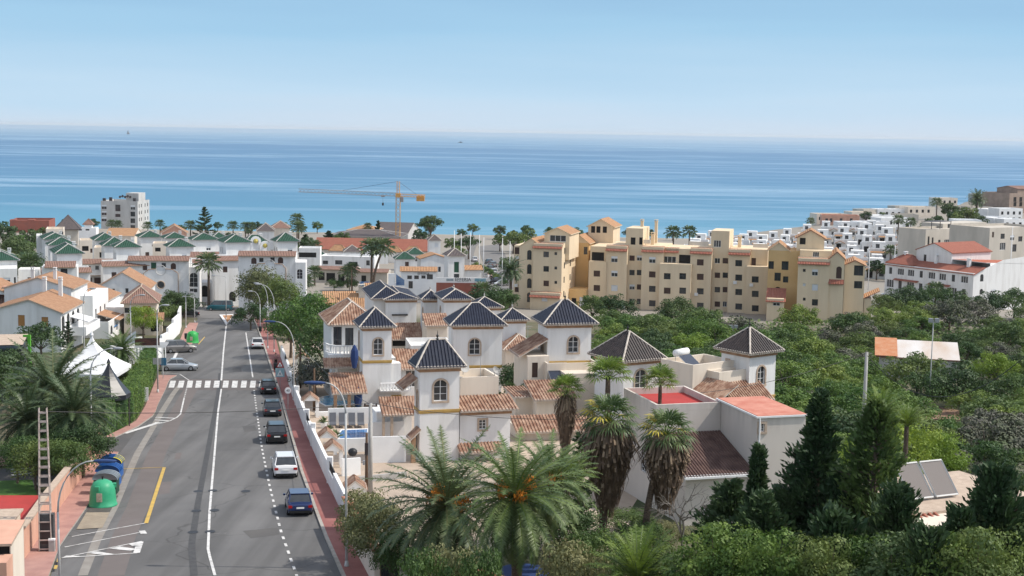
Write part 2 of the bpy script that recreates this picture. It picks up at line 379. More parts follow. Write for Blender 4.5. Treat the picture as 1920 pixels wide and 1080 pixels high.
KR = ext(GP([(640, 1080), (609, 1010), (590, 960), (563, 885), (541, 803), (524, 740), (503, 678), (494, 649), (484, 621), (477, 604), (474, 598)]), 30)
WR = ext(GP([(700, 1080), (669, 1023), (646, 976), (609, 897), (580, 831), (555, 765), (546, 740), (538, 706), (526, 671), (518, 640), (510, 612), (503, 596)]), 30)
KL = ext(GP([(105, 1045), (113, 1023), (138, 989), (160, 957), (190, 910), (222, 850)]), 30)          # kerb by the bins
KL2 = ext(GP([(258, 806), (290, 779), (295, 762), (311, 730), (317, 713)]))
RL = ext(GP([(95, 1080), (113, 1023), (160, 957), (222, 850), (240, 812), (290, 780), (297, 757), (312, 722), (302, 700), (298, 676), (312, 660), (340, 645), (352, 625), (366, 604), (372, 598), (360, 588), (330, 578)]), 30)
asph = mat('asphalt', (.115, .114, .114), .93, c2=(.152, .149, .146), scale=.12, detail=9, bump=.25, bscale=25, world=True, lo=.3, hi=.7)
def asphalt_cracks(m):
    t = m.node_tree; b = t.nodes['Principled BSDF']; N = t.nodes.new; Lk = t.links.new; prev = b.inputs['Base Color'].links[0].from_socket
    ge = N('ShaderNodeNewGeometry')
    n0 = N('ShaderNodeTexNoise'); n0.inputs['Scale'].default_value = .25; Lk(ge.outputs['Position'], n0.inputs[0])
    ma = N('ShaderNodeVectorMath'); ma.operation = 'MULTIPLY_ADD'; Lk(n0.outputs['Color'], ma.inputs[0]); ma.inputs[1].default_value = (4, 4, 0); Lk(ge.outputs['Position'], ma.inputs[2])
    v = N('ShaderNodeTexVoronoi'); v.feature = 'DISTANCE_TO_EDGE'; v.inputs['Scale'].default_value = .085; Lk(ma.outputs[0], v.inputs[0])
    r = N('ShaderNodeMapRange'); r.inputs[1].default_value = .002; r.inputs[2].default_value = .006; r.inputs[3].default_value = .72; Lk(v.outputs[0], r.inputs[0])
    # tyre-polished lanes and oil, long streaks along the street
    mp = N('ShaderNodeMapping'); mp.inputs['Rotation'].default_value = (0, 0, radians(-12)); mp.inputs['Scale'].default_value = (1, .05, 1); Lk(ge.outputs['Position'], mp.inputs[0])
    n1 = N('ShaderNodeTexNoise'); n1.inputs['Scale'].default_value = .7; n1.inputs['Detail'].default_value = 5; Lk(mp.outputs[0], n1.inputs[0])
    r1 = N('ShaderNodeMapRange'); r1.inputs[1].default_value = .35; r1.inputs[2].default_value = .65; r1.inputs[3].default_value = .78; r1.inputs[4].default_value = 1.12; Lk(n1.outputs[0], r1.inputs[0])
    mu = N('ShaderNodeMath'); mu.operation = 'MULTIPLY'; Lk(r.outputs[0], mu.inputs[0]); Lk(r1.outputs[0], mu.inputs[1])
    h = N('ShaderNodeHueSaturation'); Lk(prev, h.inputs['Color']); Lk(mu.outputs[0], h.inputs['Value']); Lk(h.outputs[0], b.inputs['Base Color'])
asphalt_cracks(asph)
KRx = KR + [Vector((KR[-1].x+2.5, KR[-1].y+3, 0)), Vector((8+KR[-1].x, KR[-1].y+8, 0))]
KRx = sorted(KRx, key=lambda p: p.y)
tag(strip_y(RL, KR, 35, KR[-1].y, .02).build('main_street', asph), kind='structure')
# cross road beyond the junction, and the road that runs down to the beach
def road_poly(name, pl_far, pl_near, m, dz=.05, n=40):
    A = rs(GP(pl_far), n); B = rs(GP(pl_near), n); mb = MB(); K = 4
    for i in range(n):
        for k in range(K):
            q = []
            for (ii, kk) in ((i, k), (i, k+1), (i+1, k+1), (i+1, k)):
                p = A[ii].lerp(B[ii], kk/K); p.z = g(p.x, p.y)+dz; q.append(p)
            mb.poly(q)
    return tag(mb.build(name, m), kind='structure')
asph2 = mat('asphalt_old', (.15, .145, .14), .93, c2=(.19, .18, .17), scale=.2, detail=7, world=True)
yj = KR[-1].y
road_poly('cross_road', [(300, 572), (440, 577), (560, 566), (700, 552), (850, 545), (960, 541), (1100, 548)], [(300, 590), (375, 597), (474, 598), (600, 590), (740, 572), (870, 561), (960, 556), (1100, 560)], asph2, .06)
road_poly('beach_road', [(958, 541), (925, 520), (895, 496), (888, 478), (893, 462), (905, 452)], [(890, 543), (885, 520), (868, 497), (866, 480), (880, 462), (895, 452)], asph2, .09)
road_poly('parking_lot', [(985, 538), (965, 505), (945, 475), (935, 458)], [(962, 541), (930, 516), (905, 490), (897, 462)], asph2, .07)
pinkp = mat('pink_paving', (.42, .24, .20), .9, c2=(.33, .18, .155), scale=.9, detail=6, world=True)
redp = mat('red_paving', (.25, .095, .085), .9, c2=(.34, .15, .13), scale=.35, detail=8, world=True)
kerb = mat('kerb_stone', (.40, .37, .33), .9, c2=(.30, .28, .25), scale=2, world=True)
def inset(pts, d): return [Vector((p.x+d, p.y, p.z)) for p in pts]
tag(strip_y(KR, inset(KR, .22), 35, yj, .15, thick=.15).build('kerb', [kerb, kerb]), kind='structure')
tag(strip_y(inset(KR, .22), WR, 35, yj, .147, thick=.14).build('pavement', [redp, kerb]), kind='structure')
# left pavement beside the bins
WL = ext(GP([(20, 1080), (44, 1055), (57, 1036), (90, 985), (138, 920), (173, 875), (192, 838)]), 40)
tag(strip_y(WL, KL, 70, min(KL[-1].y, WL[-1].y), .14, thick=.14).build('pavement', [pinkp, kerb]), kind='structure')
HL = ext(GP([(195, 822), (245, 798), (257, 790), (273, 762), (289, 722), (297, 705)]))
HR = ext(GP([(215, 822), (256, 803), (290, 779), (295, 762), (311, 730), (317, 713)]))
tag(strip_y(HL, HR, HL[0].y, HL[-1].y, .14, thick=.14).build('pavement', [pinkp, kerb]), kind='structure')
tag(strip_y(ext(GP([(330, 655), (337, 640), (345, 620), (355, 606)])), ext(GP([(352, 652), (366, 640), (366, 622), (374, 600)])), G(345, 653).y, G(350, 606).y, .12, thick=.12).build('pavement', [pinkp, kerb]), kind='structure')
road_poly('side_street', [(258, 806), (222, 812), (190, 828), (150, 850), (60, 872), (-60, 890)], [(225, 850), (205, 868), (178, 872), (150, 890), (60, 915), (-60, 935)], mat('asphalt_dark', (.085, .083, .083), .93, c2=(.11, .105, .10), scale=.3, detail=7, world=True), .035)
road_poly('pavement', [(190, 812), (120, 835), (60, 850), (-60, 868)], [(195, 826), (130, 853), (60, 868), (-60, 886)], pinkp, .10)
# concrete gutter strip, patches and painted cast shadows
gut = mat('gutter_concrete', (.27, .255, .23), .92, c2=(.22, .20, .18), scale=1.2, detail=6, world=True)
gl = GP([(155, 1080), (183, 1010), (215, 950), (236, 900), (258, 850), (285, 805), (305, 770), (325, 738), (338, 722)])
tag(line_strip(gl, .55, .032).build('gutter', gut), kind='structure')
tag(line_strip(gl and [p+Vector((1.6, 0, 0)) for p in gl], 1.5, .026).build('road_patch_or_shadow', mat('asphalt_patch', (.135, .118, .112), .93, c2=(.155, .135, .128), scale=.5, detail=6, world=True)), kind='structure')
tag(line_strip(GP([(364, 1080), (359, 1023), (371, 945), (390, 844), (409, 740), (413, 700)]), .42, .030).build('tar_seam', mat('tar', (.055, .055, .058), .8, c2=(.075, .075, .075), scale=3, world=True)), kind='structure')
def patch(name, pts, m, dz): tag(MB().poly([Vector((p.x, p.y, g(p.x, p.y)+dz)) for p in GP(pts)]).build(name, m), kind='structure')
conc2 = mat('concrete_slab', (.33, .28, .21), .93, c2=(.25, .21, .16), scale=1.5, detail=7, world=True)
patch('concrete_slab', [(143, 994), (192, 991), (206, 962), (162, 962)], conc2, .06)
patch('road_patch_or_shadow', [(162, 961), (206, 961), (222, 930), (180, 930)], mat('asphalt_stain', (.10, .095, .085), .93, c2=(.075, .07, .065), scale=2, world=True), .038)
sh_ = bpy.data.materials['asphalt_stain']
for a in (((300, 905), (322, 903), (318, 925), (296, 928)), ((455, 996), (520, 990), (524, 1003), (470, 1010)), ((455, 800), (478, 798), (482, 808), (458, 811)), ((330, 850), (341, 849), (338, 861), (327, 862)), ((436, 690), (452, 689), (453, 697), (437, 698))): patch('road_patch_or_shadow', a, bpy.data.materials['asphalt_dark' if a[0][0] > 400 else 'asphalt_patch'], .027)  # darker ones on the right are palm, pole and wire shadows painted on
# painted markings
pw = mat('road_paint_white', (.62, .61, .59), .7, c2=(.24, .235, .23), scale=2.2, detail=9, lo=.48, hi=.72, world=True)
py_ = mat('road_paint_yellow', (.58, .38, .08), .7, c2=(.42, .29, .09), scale=1.6, detail=8, world=True)
Z = .045
def mark(mb, m=pw): return tag(mb.build('road_marking', m), kind='structure')
mark(line_strip(GP([(403, 1080), (390, 1033), (393, 960), (401, 866), (409, 771), (415, 730)]), .17, Z))
mark(line_strip(GP([(415, 714), (419, 660), (424, 612)]), .20, Z))
PK = GP([(558, 1085), (527, 998), (519, 967), (505, 910), (491, 841), (480, 762), (476, 730)]); mb = MB(); q = rs(PK, 86)
for i in range(0, 86, 2): line_strip([q[i], q[i].lerp(q[i+1], .85)], .17, Z, 1, mb)
mark(mb); mb = MB()
line_strip(GP([(474, 708), (461, 624)]), .17, Z, None, mb); line_strip(GP([(461, 623), (485, 621)]), .17, Z, None, mb); mark(mb)
mark(line_strip(GP([(308, 877), (274, 982)]), .26, Z), py_); mark(line_strip(GP([(231, 880), (308, 877)]), .12, Z), py_)
mb = MB(); line_strip(GP([(135, 1007), (272, 982)]), .12, Z, None, mb); line_strip(GP([(121, 1027), (269, 998)]), .12, Z, None, mb); line_strip(GP([(266, 996), (270, 1002)]), .4, Z, 1, mb); mark(mb)
mb = MB(); line_strip(GP([(116, 1047), (266, 1016)]), .13, Z, None, mb); line_strip(GP([(116, 1047), (258, 1038)]), .13, Z, None, mb); line_strip(GP([(263, 1017), (256, 1038)]), .4, Z+.004, 1, mb)
for a in (((118, 1047), (124, 1043), (150, 1044), (143, 1046)), ((165, 1038), (180, 1035), (218, 1041), (192, 1042)), ((205, 1030), (225, 1026), (258, 1031), (244, 1034)), ((240, 1021), (266, 1016), (262, 1024), (248, 1025))):
    mb.poly([Vector((p.x, p.y, g(p.x, p.y)+Z+.008)) for p in GP(a)])
mark(mb)
for y in (1056, 1069): patch('road_marking', [(106-(y-1056)*.4, y+4), (112-(y-1056)*.4, y+4), (114-(y-1056)*.4, y-3), (108-(y-1056)*.4, y-3)], py_, .2)
mb = MB()
for i in range(11):
    x = 318+17.0*i; c = 3.2 if i > 2 else 4.5
    line_strip(GP([(x+2.2+(3-i)*.3*(i < 3), 727.5), (x+4.2+(3-i)*.9*(i < 3), 714.5)]), .62, Z, 1, mb)
mark(mb)
patch('road_patch_or_shadow', [(308, 732), (500, 732), (494, 711), (322, 711)], mat('asphalt_crossing', (.11, .098, .094), .93, c2=(.13, .115, .11), scale=.5, world=True), .024)
mb = MB(); line_strip(GP([(233, 814), (296, 794)]), .5, Z+.02, None, mb); line_strip(GP([(296, 796), (325, 788), (338, 779), (345, 748)]), .15, Z, None, mb)
for a, b in (((290, 793), (304, 793)), ((290, 788), (318, 790)), ((292, 783), (328, 785))): line_strip(GP([a, b]), .35, Z, 1, mb)
q = rs(GP([(345, 748), (352, 722)]), 16)
for i in range(0, 16, 2): line_strip([q[i], q[i+1]], .15, Z, 1, mb)
mark(mb); mark(line_strip(GP([(311, 700), (337, 702), (352, 712), (355, 714)]), .12, Z)); mark(line_strip(GP([(325, 675), (334, 657)]), .4, Z)); mark(line_strip(GP([(372, 646), (384, 632)]), .15, Z), py_)
mb = MB()
for i in range(7): line_strip([G(16+i*1.0, 863+i*5)+Vector((0, 0, 0)), G(60+i*1.0, 858+i*5)], .45, .09, 1, mb)
mark(mb)
mark(line_strip(GP([(425, 1000), (400, 1001)]), .02, .02))
tag(MB().lathe([(.01, 0), (.33, 0), (.33, .004), (.01, .004)], 18, tuple(G(371, 922)+Vector((0, 0, .035)))).build('manhole_cover', MT['black_metal']), 'round iron manhole cover set in the tar seam', 'manhole cover', 'manhole covers in the street')
for (mx, my), lb in zip([(399, 921), (368, 959), (402, 958), (362, 999), (394, 998), (461, 922)], ['round iron manhole cover just beyond the middle pair by the white line', 'round iron manhole cover of the middle pair on the dark seam', 'round iron manhole cover of the middle pair on the white line', 'nearest round iron manhole cover on the dark seam', 'nearest round iron manhole cover on the white line', 'round iron manhole cover alone in the lane by the blue car']):
    p = G(mx, my); tag(MB().lathe([(.01, 0), (.33, 0), (.33, .006), (.27, .006), (.25, .002), (.01, .002)], 18).build('manhole_cover', MT['black_metal']), lb, 'manhole cover', 'manhole covers in the street').location = p+Vector((0, 0, .05))
# traffic island
isl = MB(); I = GP([(411, 592), (438, 591), (430, 603), (424, 611), (419, 603)]); c = sum(I, Vector())/5
isl.prism([(p.x, p.y) for p in I], lambda p: g(*p[:2])-.1, lambda p: g(*p[:2])+.2, 0); isl.prism([((p.x-c.x)*.72+c.x, (p.y-c.y)*.72+c.y+1) for p in I], lambda p: g(*p[:2])+.1, lambda p: g(*p[:2])+.206, 1)
tag(isl.build('traffic_island', [MT['white_wall'], mat('island_soil', (.42, .22, .11), .9)]), kind='structure')
# ---------------- cars ----------------
def paint(name, c, metal=.3): 
    m = mat('paint_'+name, c, .28, metal=metal, spec=.6); m.node_tree.nodes['Principled BSDF'].inputs['Coat Weight'].default_value = .5; return m
PAINTS = dict(blue=paint('blue', (.012, .03, .11)), white=paint('white', (.72, .72, .72), 0), black=paint('black', (.012, .013, .016)), silver=paint('silver', (.46, .48, .50), .5), grey=paint('grey', (.20, .19, .18), .5), slate=paint('slate', (.02, .03, .045)), teal=paint('teal', (.01, .10, .12)), beige=paint('beige', (.5, .47, .42)))
SHAPES = {  # half width, length, belt height, roof height, glass y-range at belt, roof y-range, nose height
    'hatch': (.87, 4.0, .93, 1.47, (.35, 3.15), (.75, 2.35), .74), 'suv': (.93, 4.4, 1.05, 1.66, (.25, 3.35), (.6, 2.7), .95),
    'sedan': (.9, 4.55, .93, 1.45, (.65, 3.45), (1.35, 2.65), .78), 'van': (.95, 4.9, 1.15, 1.95, (.1, 4.1), (.25, 3.5), 1.0)}
def car(px, py, rot, kind, col, label, group='cars parked along the street', loc=None, cat='car', detail=True, name='parked_car'):
    hw, L, belt, roof, (g0, g1), (r0, r1), nose = SHAPES[kind]
    p = loc or G(px, py); p = Vector((p.x, p.y, g(p.x, p.y)+.03))
    t = thing(name, label, cat, p, radians(rot), group); slope = atan2(g(p.x, p.y+4)-g(p.x, p.y), 4)
    t.rotation_euler = (Matrix.Rotation(slope, 4, 'X') @ Matrix.Rotation(radians(rot), 4, 'Z')).to_euler()
    P = PAINTS[col]; b = MB(); W0 = .22
    st = [(0, .80, .45, belt*.80), (.06, .92, .30, belt*.93), (.35, .98, W0, belt), (.9, 1, W0, belt+.01), (L*.5, 1, W0, belt), (g1, .99, W0, belt-.02), (L-.55, .95, W0, nose), (L-.12, .86, .30, nose*.88), (L, .74, .42, nose*.7)]
    rings = []
    for y, ww, z0, z1 in st:
        x = hw*ww; rings.append(b._a([(-x*.93, y, z0), (-x, y, z0+(z1-z0)*.35), (-x*.985, y, z0+(z1-z0)*.75), (-x*.88, y, z1), (0, y, z1+.03), (x*.88, y, z1), (x*.985, y, z0+(z1-z0)*.75), (x, y, z0+(z1-z0)*.35), (x*.93, y, z0)]))
    for a, c in zip(rings, rings[1:]):
        for j in range(9): q = (j+1) % 9; b.f.append((a+j, a+q, c+q, c+j)); b.m.append(0)
    b.f.append(tuple(rings[0]+j for j in range(9))); b.m.append(0); b.f.append(tuple(rings[-1]+8-j for j in range(9))); b.m.append(0)
    # roof slab and pillars
    rw = hw*.74; gw = hw*.885
    b.prism([(-rw, r0), (-rw*.97, r0-.06), (rw*.97, r0-.06), (rw, r0), (rw, r1), (rw*.9, r1+.05), (-rw*.9, r1+.05), (-rw, r1)], roof-.06, roof)
    lo_ = [(-gw, g0), (gw, g0), (gw, g1), (-gw, g1)]; hi_ = [(-rw, r0), (rw, r0), (rw, r1), (-rw, r1)]
    for (x, y), (u, v) in zip(lo_, hi_): b.tube((x, y, belt-.03), (u, v, roof-.04), .05, .04, 5)
    for s in (-1, 1):
        ym = (g0+g1)*.5; b.tube((s*gw, ym, belt-.02), (s*rw, (r0+r1)*.5, roof-.04), .035, .035, 4)
        b.box(s*(hw+.01), g1-.55, belt+.02, s*(hw+.17), g1-.42, belt+.15)
    if kind in ('suv',):
        for s in (-1, 1): b.tube((s*rw*.92, r0, roof+.05), (s*rw*.92, r1, roof+.05), .02, .02, 4)
    body = b.build('body', [P], t)
    # glasshouse
    G_ = MB(); zb = belt-.02; zt = roof-.05
    for i in range(4):
        j = (i+1) % 4; G_.poly([(*lo_[i], zb), (*lo_[j], zb), (*hi_[j], zt), (*hi_[i], zt)])
    G_.build('window', MT['glass'], t)
    MB().box(-hw*.86, -.03, .26, hw*.86, .08, .42).build('bumper', MT['rubber'], t); MB().box(-hw*.8, L-.1, .26, hw*.8, L+.02, .40).build('bumper', MT['rubber'], t)
    for y in (.78, L-.85):
        for s in (-1, 1):
            wm = MB(); wm.M = Matrix.Translation((s*(hw-.11), y, .31)) @ Matrix.Rotation(pi/2, 4, 'Y'); wm.lathe([(.12, -.115), (.26, -.12), (.31, -.09), (.31, .09), (.26, .12), (.12, .115)], 16)
            wo = wm.build('wheel', MT['rubber'], t)
            rm = MB(); rm.M = Matrix.Translation((s*(hw-.105), y, .31)) @ Matrix.Rotation(pi/2, 4, 'Y'); rm.lathe([(.02, -.123), (.19, -.126), (.19, .126), (.02, .123)], 10); rm.build('rim', MT['rim'], wo)
    for s in (-1, 1):
        h = MB(); x0, x1 = (s*hw*.62, s*hw*.93); zz = belt*.74
        h.box(min(x0, x1), -.012, zz-.08, max(x0, x1), .14, zz+.10); h.build('taillight', MT['lamp_red'], t)
        h = MB(); h.box(min(x0, x1), L-.22, nose*.72, max(x0, x1)-.02, L-.02, nose*.86); h.build('headlight', MT['lamp_clear'], t)
    pl = MB(); pl.box(-.26, -.035, belt*.60, .26, .0, belt*.60+.11); pl.build('number_plate', MT['plate'], t)
    return t
RD = 12.0
car(563, 970, RD, 'hatch', 'blue', 'dark blue hatchback nearest in the row parked along the red pavement')
car(536, 899, RD, 'suv', 'white', 'white sport utility car parked behind the dark blue hatchback')
car(519.5, 834, RD, 'suv', 'black', 'black sport utility car parked ahead of the white one')
car(511.5, 783, RD, 'hatch', 'slate', 'dark grey hatchback third from the zebra crossing along the red pavement')
car(504, 741, RD, 'hatch', 'black', 'black hatchback parked across the end of the zebra crossing')
car(483, 655.5, RD, 'hatch', 'white', 'small white car parked alone beyond the zebra crossing')
car(451, 597, RD+4, 'hatch', 'silver', 'silver car driving away beside the traffic island', 'cars parked along the street')
car(374, 594, 100, 'sedan', 'black', 'black saloon car waiting at the junction near the green bin')
car(300, 695, -78, 'sedan', 'silver', 'silver saloon car parked sideways just before the zebra crossing')
car(306, 662, -62, 'suv', 'grey', 'grey estate car with tinted windows by the white stepped wall')
car(437, 583, 95, 'van', 'teal', 'dark teal van half hidden under the roadside tree')
# ---------------- building kit ----------------
def win_mesh(u0, z0, u1, z1, kind, P):
    """window parts in face space; P maps (u, z, depth into the wall) to local xyz. returns list of (name, MB, mats)"""
    def bx(mb, a, b, c, d, e0, e1, m=0):
        n = mb._a([P(a, b, e0), P(c, b, e0), P(c, d, e0), P(a, d, e0), P(a, b, e1), P(c, b, e1), P(c, d, e1), P(a, d, e1)])
        for q in ((0, 1, 2, 3), (7, 6, 5, 4), (0, 4, 5, 1), (1, 5, 6, 2), (2, 6, 7, 3), (3, 7, 4, 0)): mb.f.append(tuple(n+i for i in q)); mb.m.append(m)
    out = []; w = u1-u0; h = z1-z0; d = .10; fr = .05 if kind != 'big' else .07
    mb = MB()
    if kind in ('dark', 'white_frame', 'half', 'arch', 'big', 'grid', 'dark_frame'):
        fm = MT['frame_dark'] if kind in ('dark', 'dark_frame') else MT['frame_white']
        bx(mb, u0, z0, u0+fr, z1, d, d+.05); bx(mb, u1-fr, z0, u1, z1, d, d+.05); bx(mb, u0+fr, z0, u1-fr, z0+fr, d, d+.05); bx(mb, u0+fr, z1-fr, u1-fr, z1, d, d+.05)
        n = 3 if kind == 'big' else 2
        for i in range(1, n): x = u0+w*i/n; bx(mb, x-fr/2, z0+fr, x+fr/2, z1-fr, d, d+.05)
        if kind in ('grid', 'arch'):
            for i in range(1, 3): zz = z0+h*i/3; bx(mb, u0+fr, zz-fr/3, u1-fr, zz+fr/3, d+.01, d+.04)
        mb.poly([P(u0, z0, d+.045), P(u1, z0, d+.045), P(u1, z1, d+.045), P(u0, z1, d+.045)], 1)
        if kind == 'half': bx(mb, u0+.01, z1-h*.4, u1-.01, z1-.01, d-.03, d, 2)
        out.append(('window', mb, [fm, MT['glass'], MT['shutter_white']]))
    else:
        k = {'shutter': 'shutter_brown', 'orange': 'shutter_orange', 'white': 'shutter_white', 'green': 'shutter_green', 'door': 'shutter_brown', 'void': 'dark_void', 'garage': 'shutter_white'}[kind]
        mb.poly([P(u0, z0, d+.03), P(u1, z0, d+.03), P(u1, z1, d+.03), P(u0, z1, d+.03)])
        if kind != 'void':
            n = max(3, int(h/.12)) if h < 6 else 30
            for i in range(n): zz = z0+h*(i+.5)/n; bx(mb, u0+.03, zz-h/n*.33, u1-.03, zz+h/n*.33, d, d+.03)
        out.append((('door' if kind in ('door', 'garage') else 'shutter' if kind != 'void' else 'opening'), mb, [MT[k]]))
    return out
class Blk:
    def __init__(s, B, x0, y0, x1, y1, z0, z1, mat=0, top=True): s.B = B; s.r = (x0, y0, x1, y1, z0, z1); s.mat = mat; s.h = {'F': [], 'L': [], 'R': []}; s.top = top
    def face(s, f):
        x0, y0, x1, y1, z0, z1 = s.r
        if f == 'F': return (x1-x0), lambda u, z, d: (x0+u, y0+d, z)
        if f == 'L': return (y1-y0), lambda u, z, d: (x0+d, y1-u, z)
        if f == 'R': return (y1-y0), lambda u, z, d: (x1-d, y0+u, z)
    def pix(s, px, py, f='F'):
        x0, y0, x1, y1, z0, z1 = s.r
        if f == 'F': u, z = s.B.loc(px, py, y0); return u-x0, z
        v, z = s.B.locx(px, py, x0 if f == 'L' else x1); return (y1-v, z) if f == 'L' else (v-y0, z)
    def win(s, px, py, w, h, kind='dark', f='F', trim=None, arch=False):
        u, z = s.pix(px, py, f); return s.winl(u, z-h/2, w, h, kind, f, trim, arch)
    def winl(s, u, zb, w, h, kind='dark', f='F', trim=None, arch=False):
        W = s.face(f)[0]; a, b, c, d = u-w/2, zb, u+w/2, zb+h
        z0, z1 = s.r[4:6]
        if a < .05: c += .05-a; a = .05
        if c > W-.05: c = W-.05
        b = max(b, z0+.02); d = min(d, z1-.05)
        if c-a < .15 or d-b < .15: return s
        for q in s.h[f]:
            if a < q[2]+.03 and c > q[0]-.03 and b < q[3]+.03 and d > q[1]-.03: return s
        s.h[f].append((a, b, c, d, kind, trim, arch)); return s
    def row(s, pxs, py, w, h, kinds='dark', f='F', **k):
        for i, px in enumerate(pxs): s.win(px, py, w, h, kinds if isinstance(kinds, str) else kinds[i % len(kinds)], f, **k)
        return s
    def emit(s, wall, root):
        x0, y0, x1, y1, z0, z1 = s.r
        for f in 'FLR':
            W, P = s.face(f); H = s.h[f]
            us = sorted({0, W} | {h[0] for h in H} | {h[2] for h in H}); zs = sorted({z0, z1} | {h[1] for h in H} | {h[3] for h in H})
            for a, b in zip(us, us[1:]):
                for c, d in zip(zs, zs[1:]):
                    mu, mz = (a+b)/2, (c+d)/2
                    if any(h[0] < mu < h[2] and h[1] < mz < h[3] for h in H): continue
                    wall.poly([P(a, c, 0), P(b, c, 0), P(b, d, 0), P(a, d, 0)], s.mat)
            for (a, b, c, d, kind, trim, arch) in H:
                R = .18
                for q in (((a, b), (a, d)), ((c, d), (c, b)), ((a, d), (c, d)), ((c, b), (a, b))):
                    (p, r), (t, v) = q; wall.poly([P(p, r, 0), P(t, v, 0), P(t, v, R), P(p, r, R)], s.mat)
                wo = None
                for nm, mb, ms in win_mesh(a, b, c, d, kind, P):
                    o = mb.build(nm, ms, root)
                    if nm == 'window': wo = o
                if arch or trim:
                    tm = MB(); w2 = (c-a)/2; cx = (a+c)/2; tw = .16 if trim else 0; K = 10
                    if arch:
                        zc = d-w2; inn = [(cx+w2*cos(pi*i/K), zc+w2*sin(pi*i/K)) for i in range(K+1)]
                        # spandrels fill the corners of the opening
                        for side in (0, 1):
                            cor = (c, d) if side == 0 else (a, d); seg = inn[:K//2+1] if side == 0 else inn[K//2:]
                            for p, q in zip(seg, seg[1:]): tm.poly([P(*p, .02), P(*q, .02), P(*cor, .02)], 1)
                        if trim:
                            out = [(cx+(w2+tw)*cos(pi*i/K), zc+(w2+tw)*sin(pi*i/K)) for i in range(K+1)]
                            pi_ = [(c, b)]+inn+[(a, b)]; po = [(c+tw, b)]+out+[(a-tw, b)]
                            for i in range(len(pi_)-1):
                                tm.poly([P(*pi_[i], -.06), P(*po[i], -.06), P(*po[i+1], -.06), P(*pi_[i+1], -.06)])
                                tm.poly([P(*po[i], -.06), P(*po[i], 0), P(*po[i+1], 0), P(*po[i+1], -.06)]); tm.poly([P(*pi_[i], -.06), P(*pi_[i], .03), P(*pi_[i+1], .03), P(*pi_[i+1], -.06)])
                    elif trim:
                        for (p, q, r, t) in ((a-tw, b, a, d), (c, b, c+tw, d), (a-tw, d, c+tw, d+tw)):
                            n = tm._a([P(p, q, -.06), P(r, q, -.06), P(r, t, -.06), P(p, t, -.06), P(p, q, 0), P(r, q, 0), P(r, t, 0), P(p, t, 0)])
                            for qd in ((0, 1, 2, 3), (0, 4, 5, 1), (1, 5, 6, 2), (2, 6, 7, 3), (3, 7, 4, 0)): tm.f.append(tuple(n+i for i in qd)); tm.m.append(0)
                    if trim:
                        n = tm._a([P(a-tw, b-tw, -.09), P(c+tw, b-tw, -.09), P(c+tw, b, -.09), P(a-tw, b, -.09), P(a-tw, b-tw, 0), P(c+tw, b-tw, 0), P(c+tw, b, 0), P(a-tw, b, 0)])
                        for qd in ((0, 1, 2, 3), (0, 4, 5, 1), (1, 5, 6, 2), (2, 6, 7, 3), (3, 7, 4, 0)): tm.f.append(tuple(n+i for i in qd)); tm.m.append(0)
                    tm.build('window_surround' if trim else 'arch', [MT[trim or 'white_wall'], s.B.mats[s.mat]], root)
        wall.poly([(x0, y1, z0), (x1, y1, z0), (x1, y1, z1), (x0, y1, z1)], s.mat)
        if s.top: wall.poly([(x0, y0, z1), (x1, y0, z1), (x1, y1, z1), (x0, y1, z1)], s.mat)
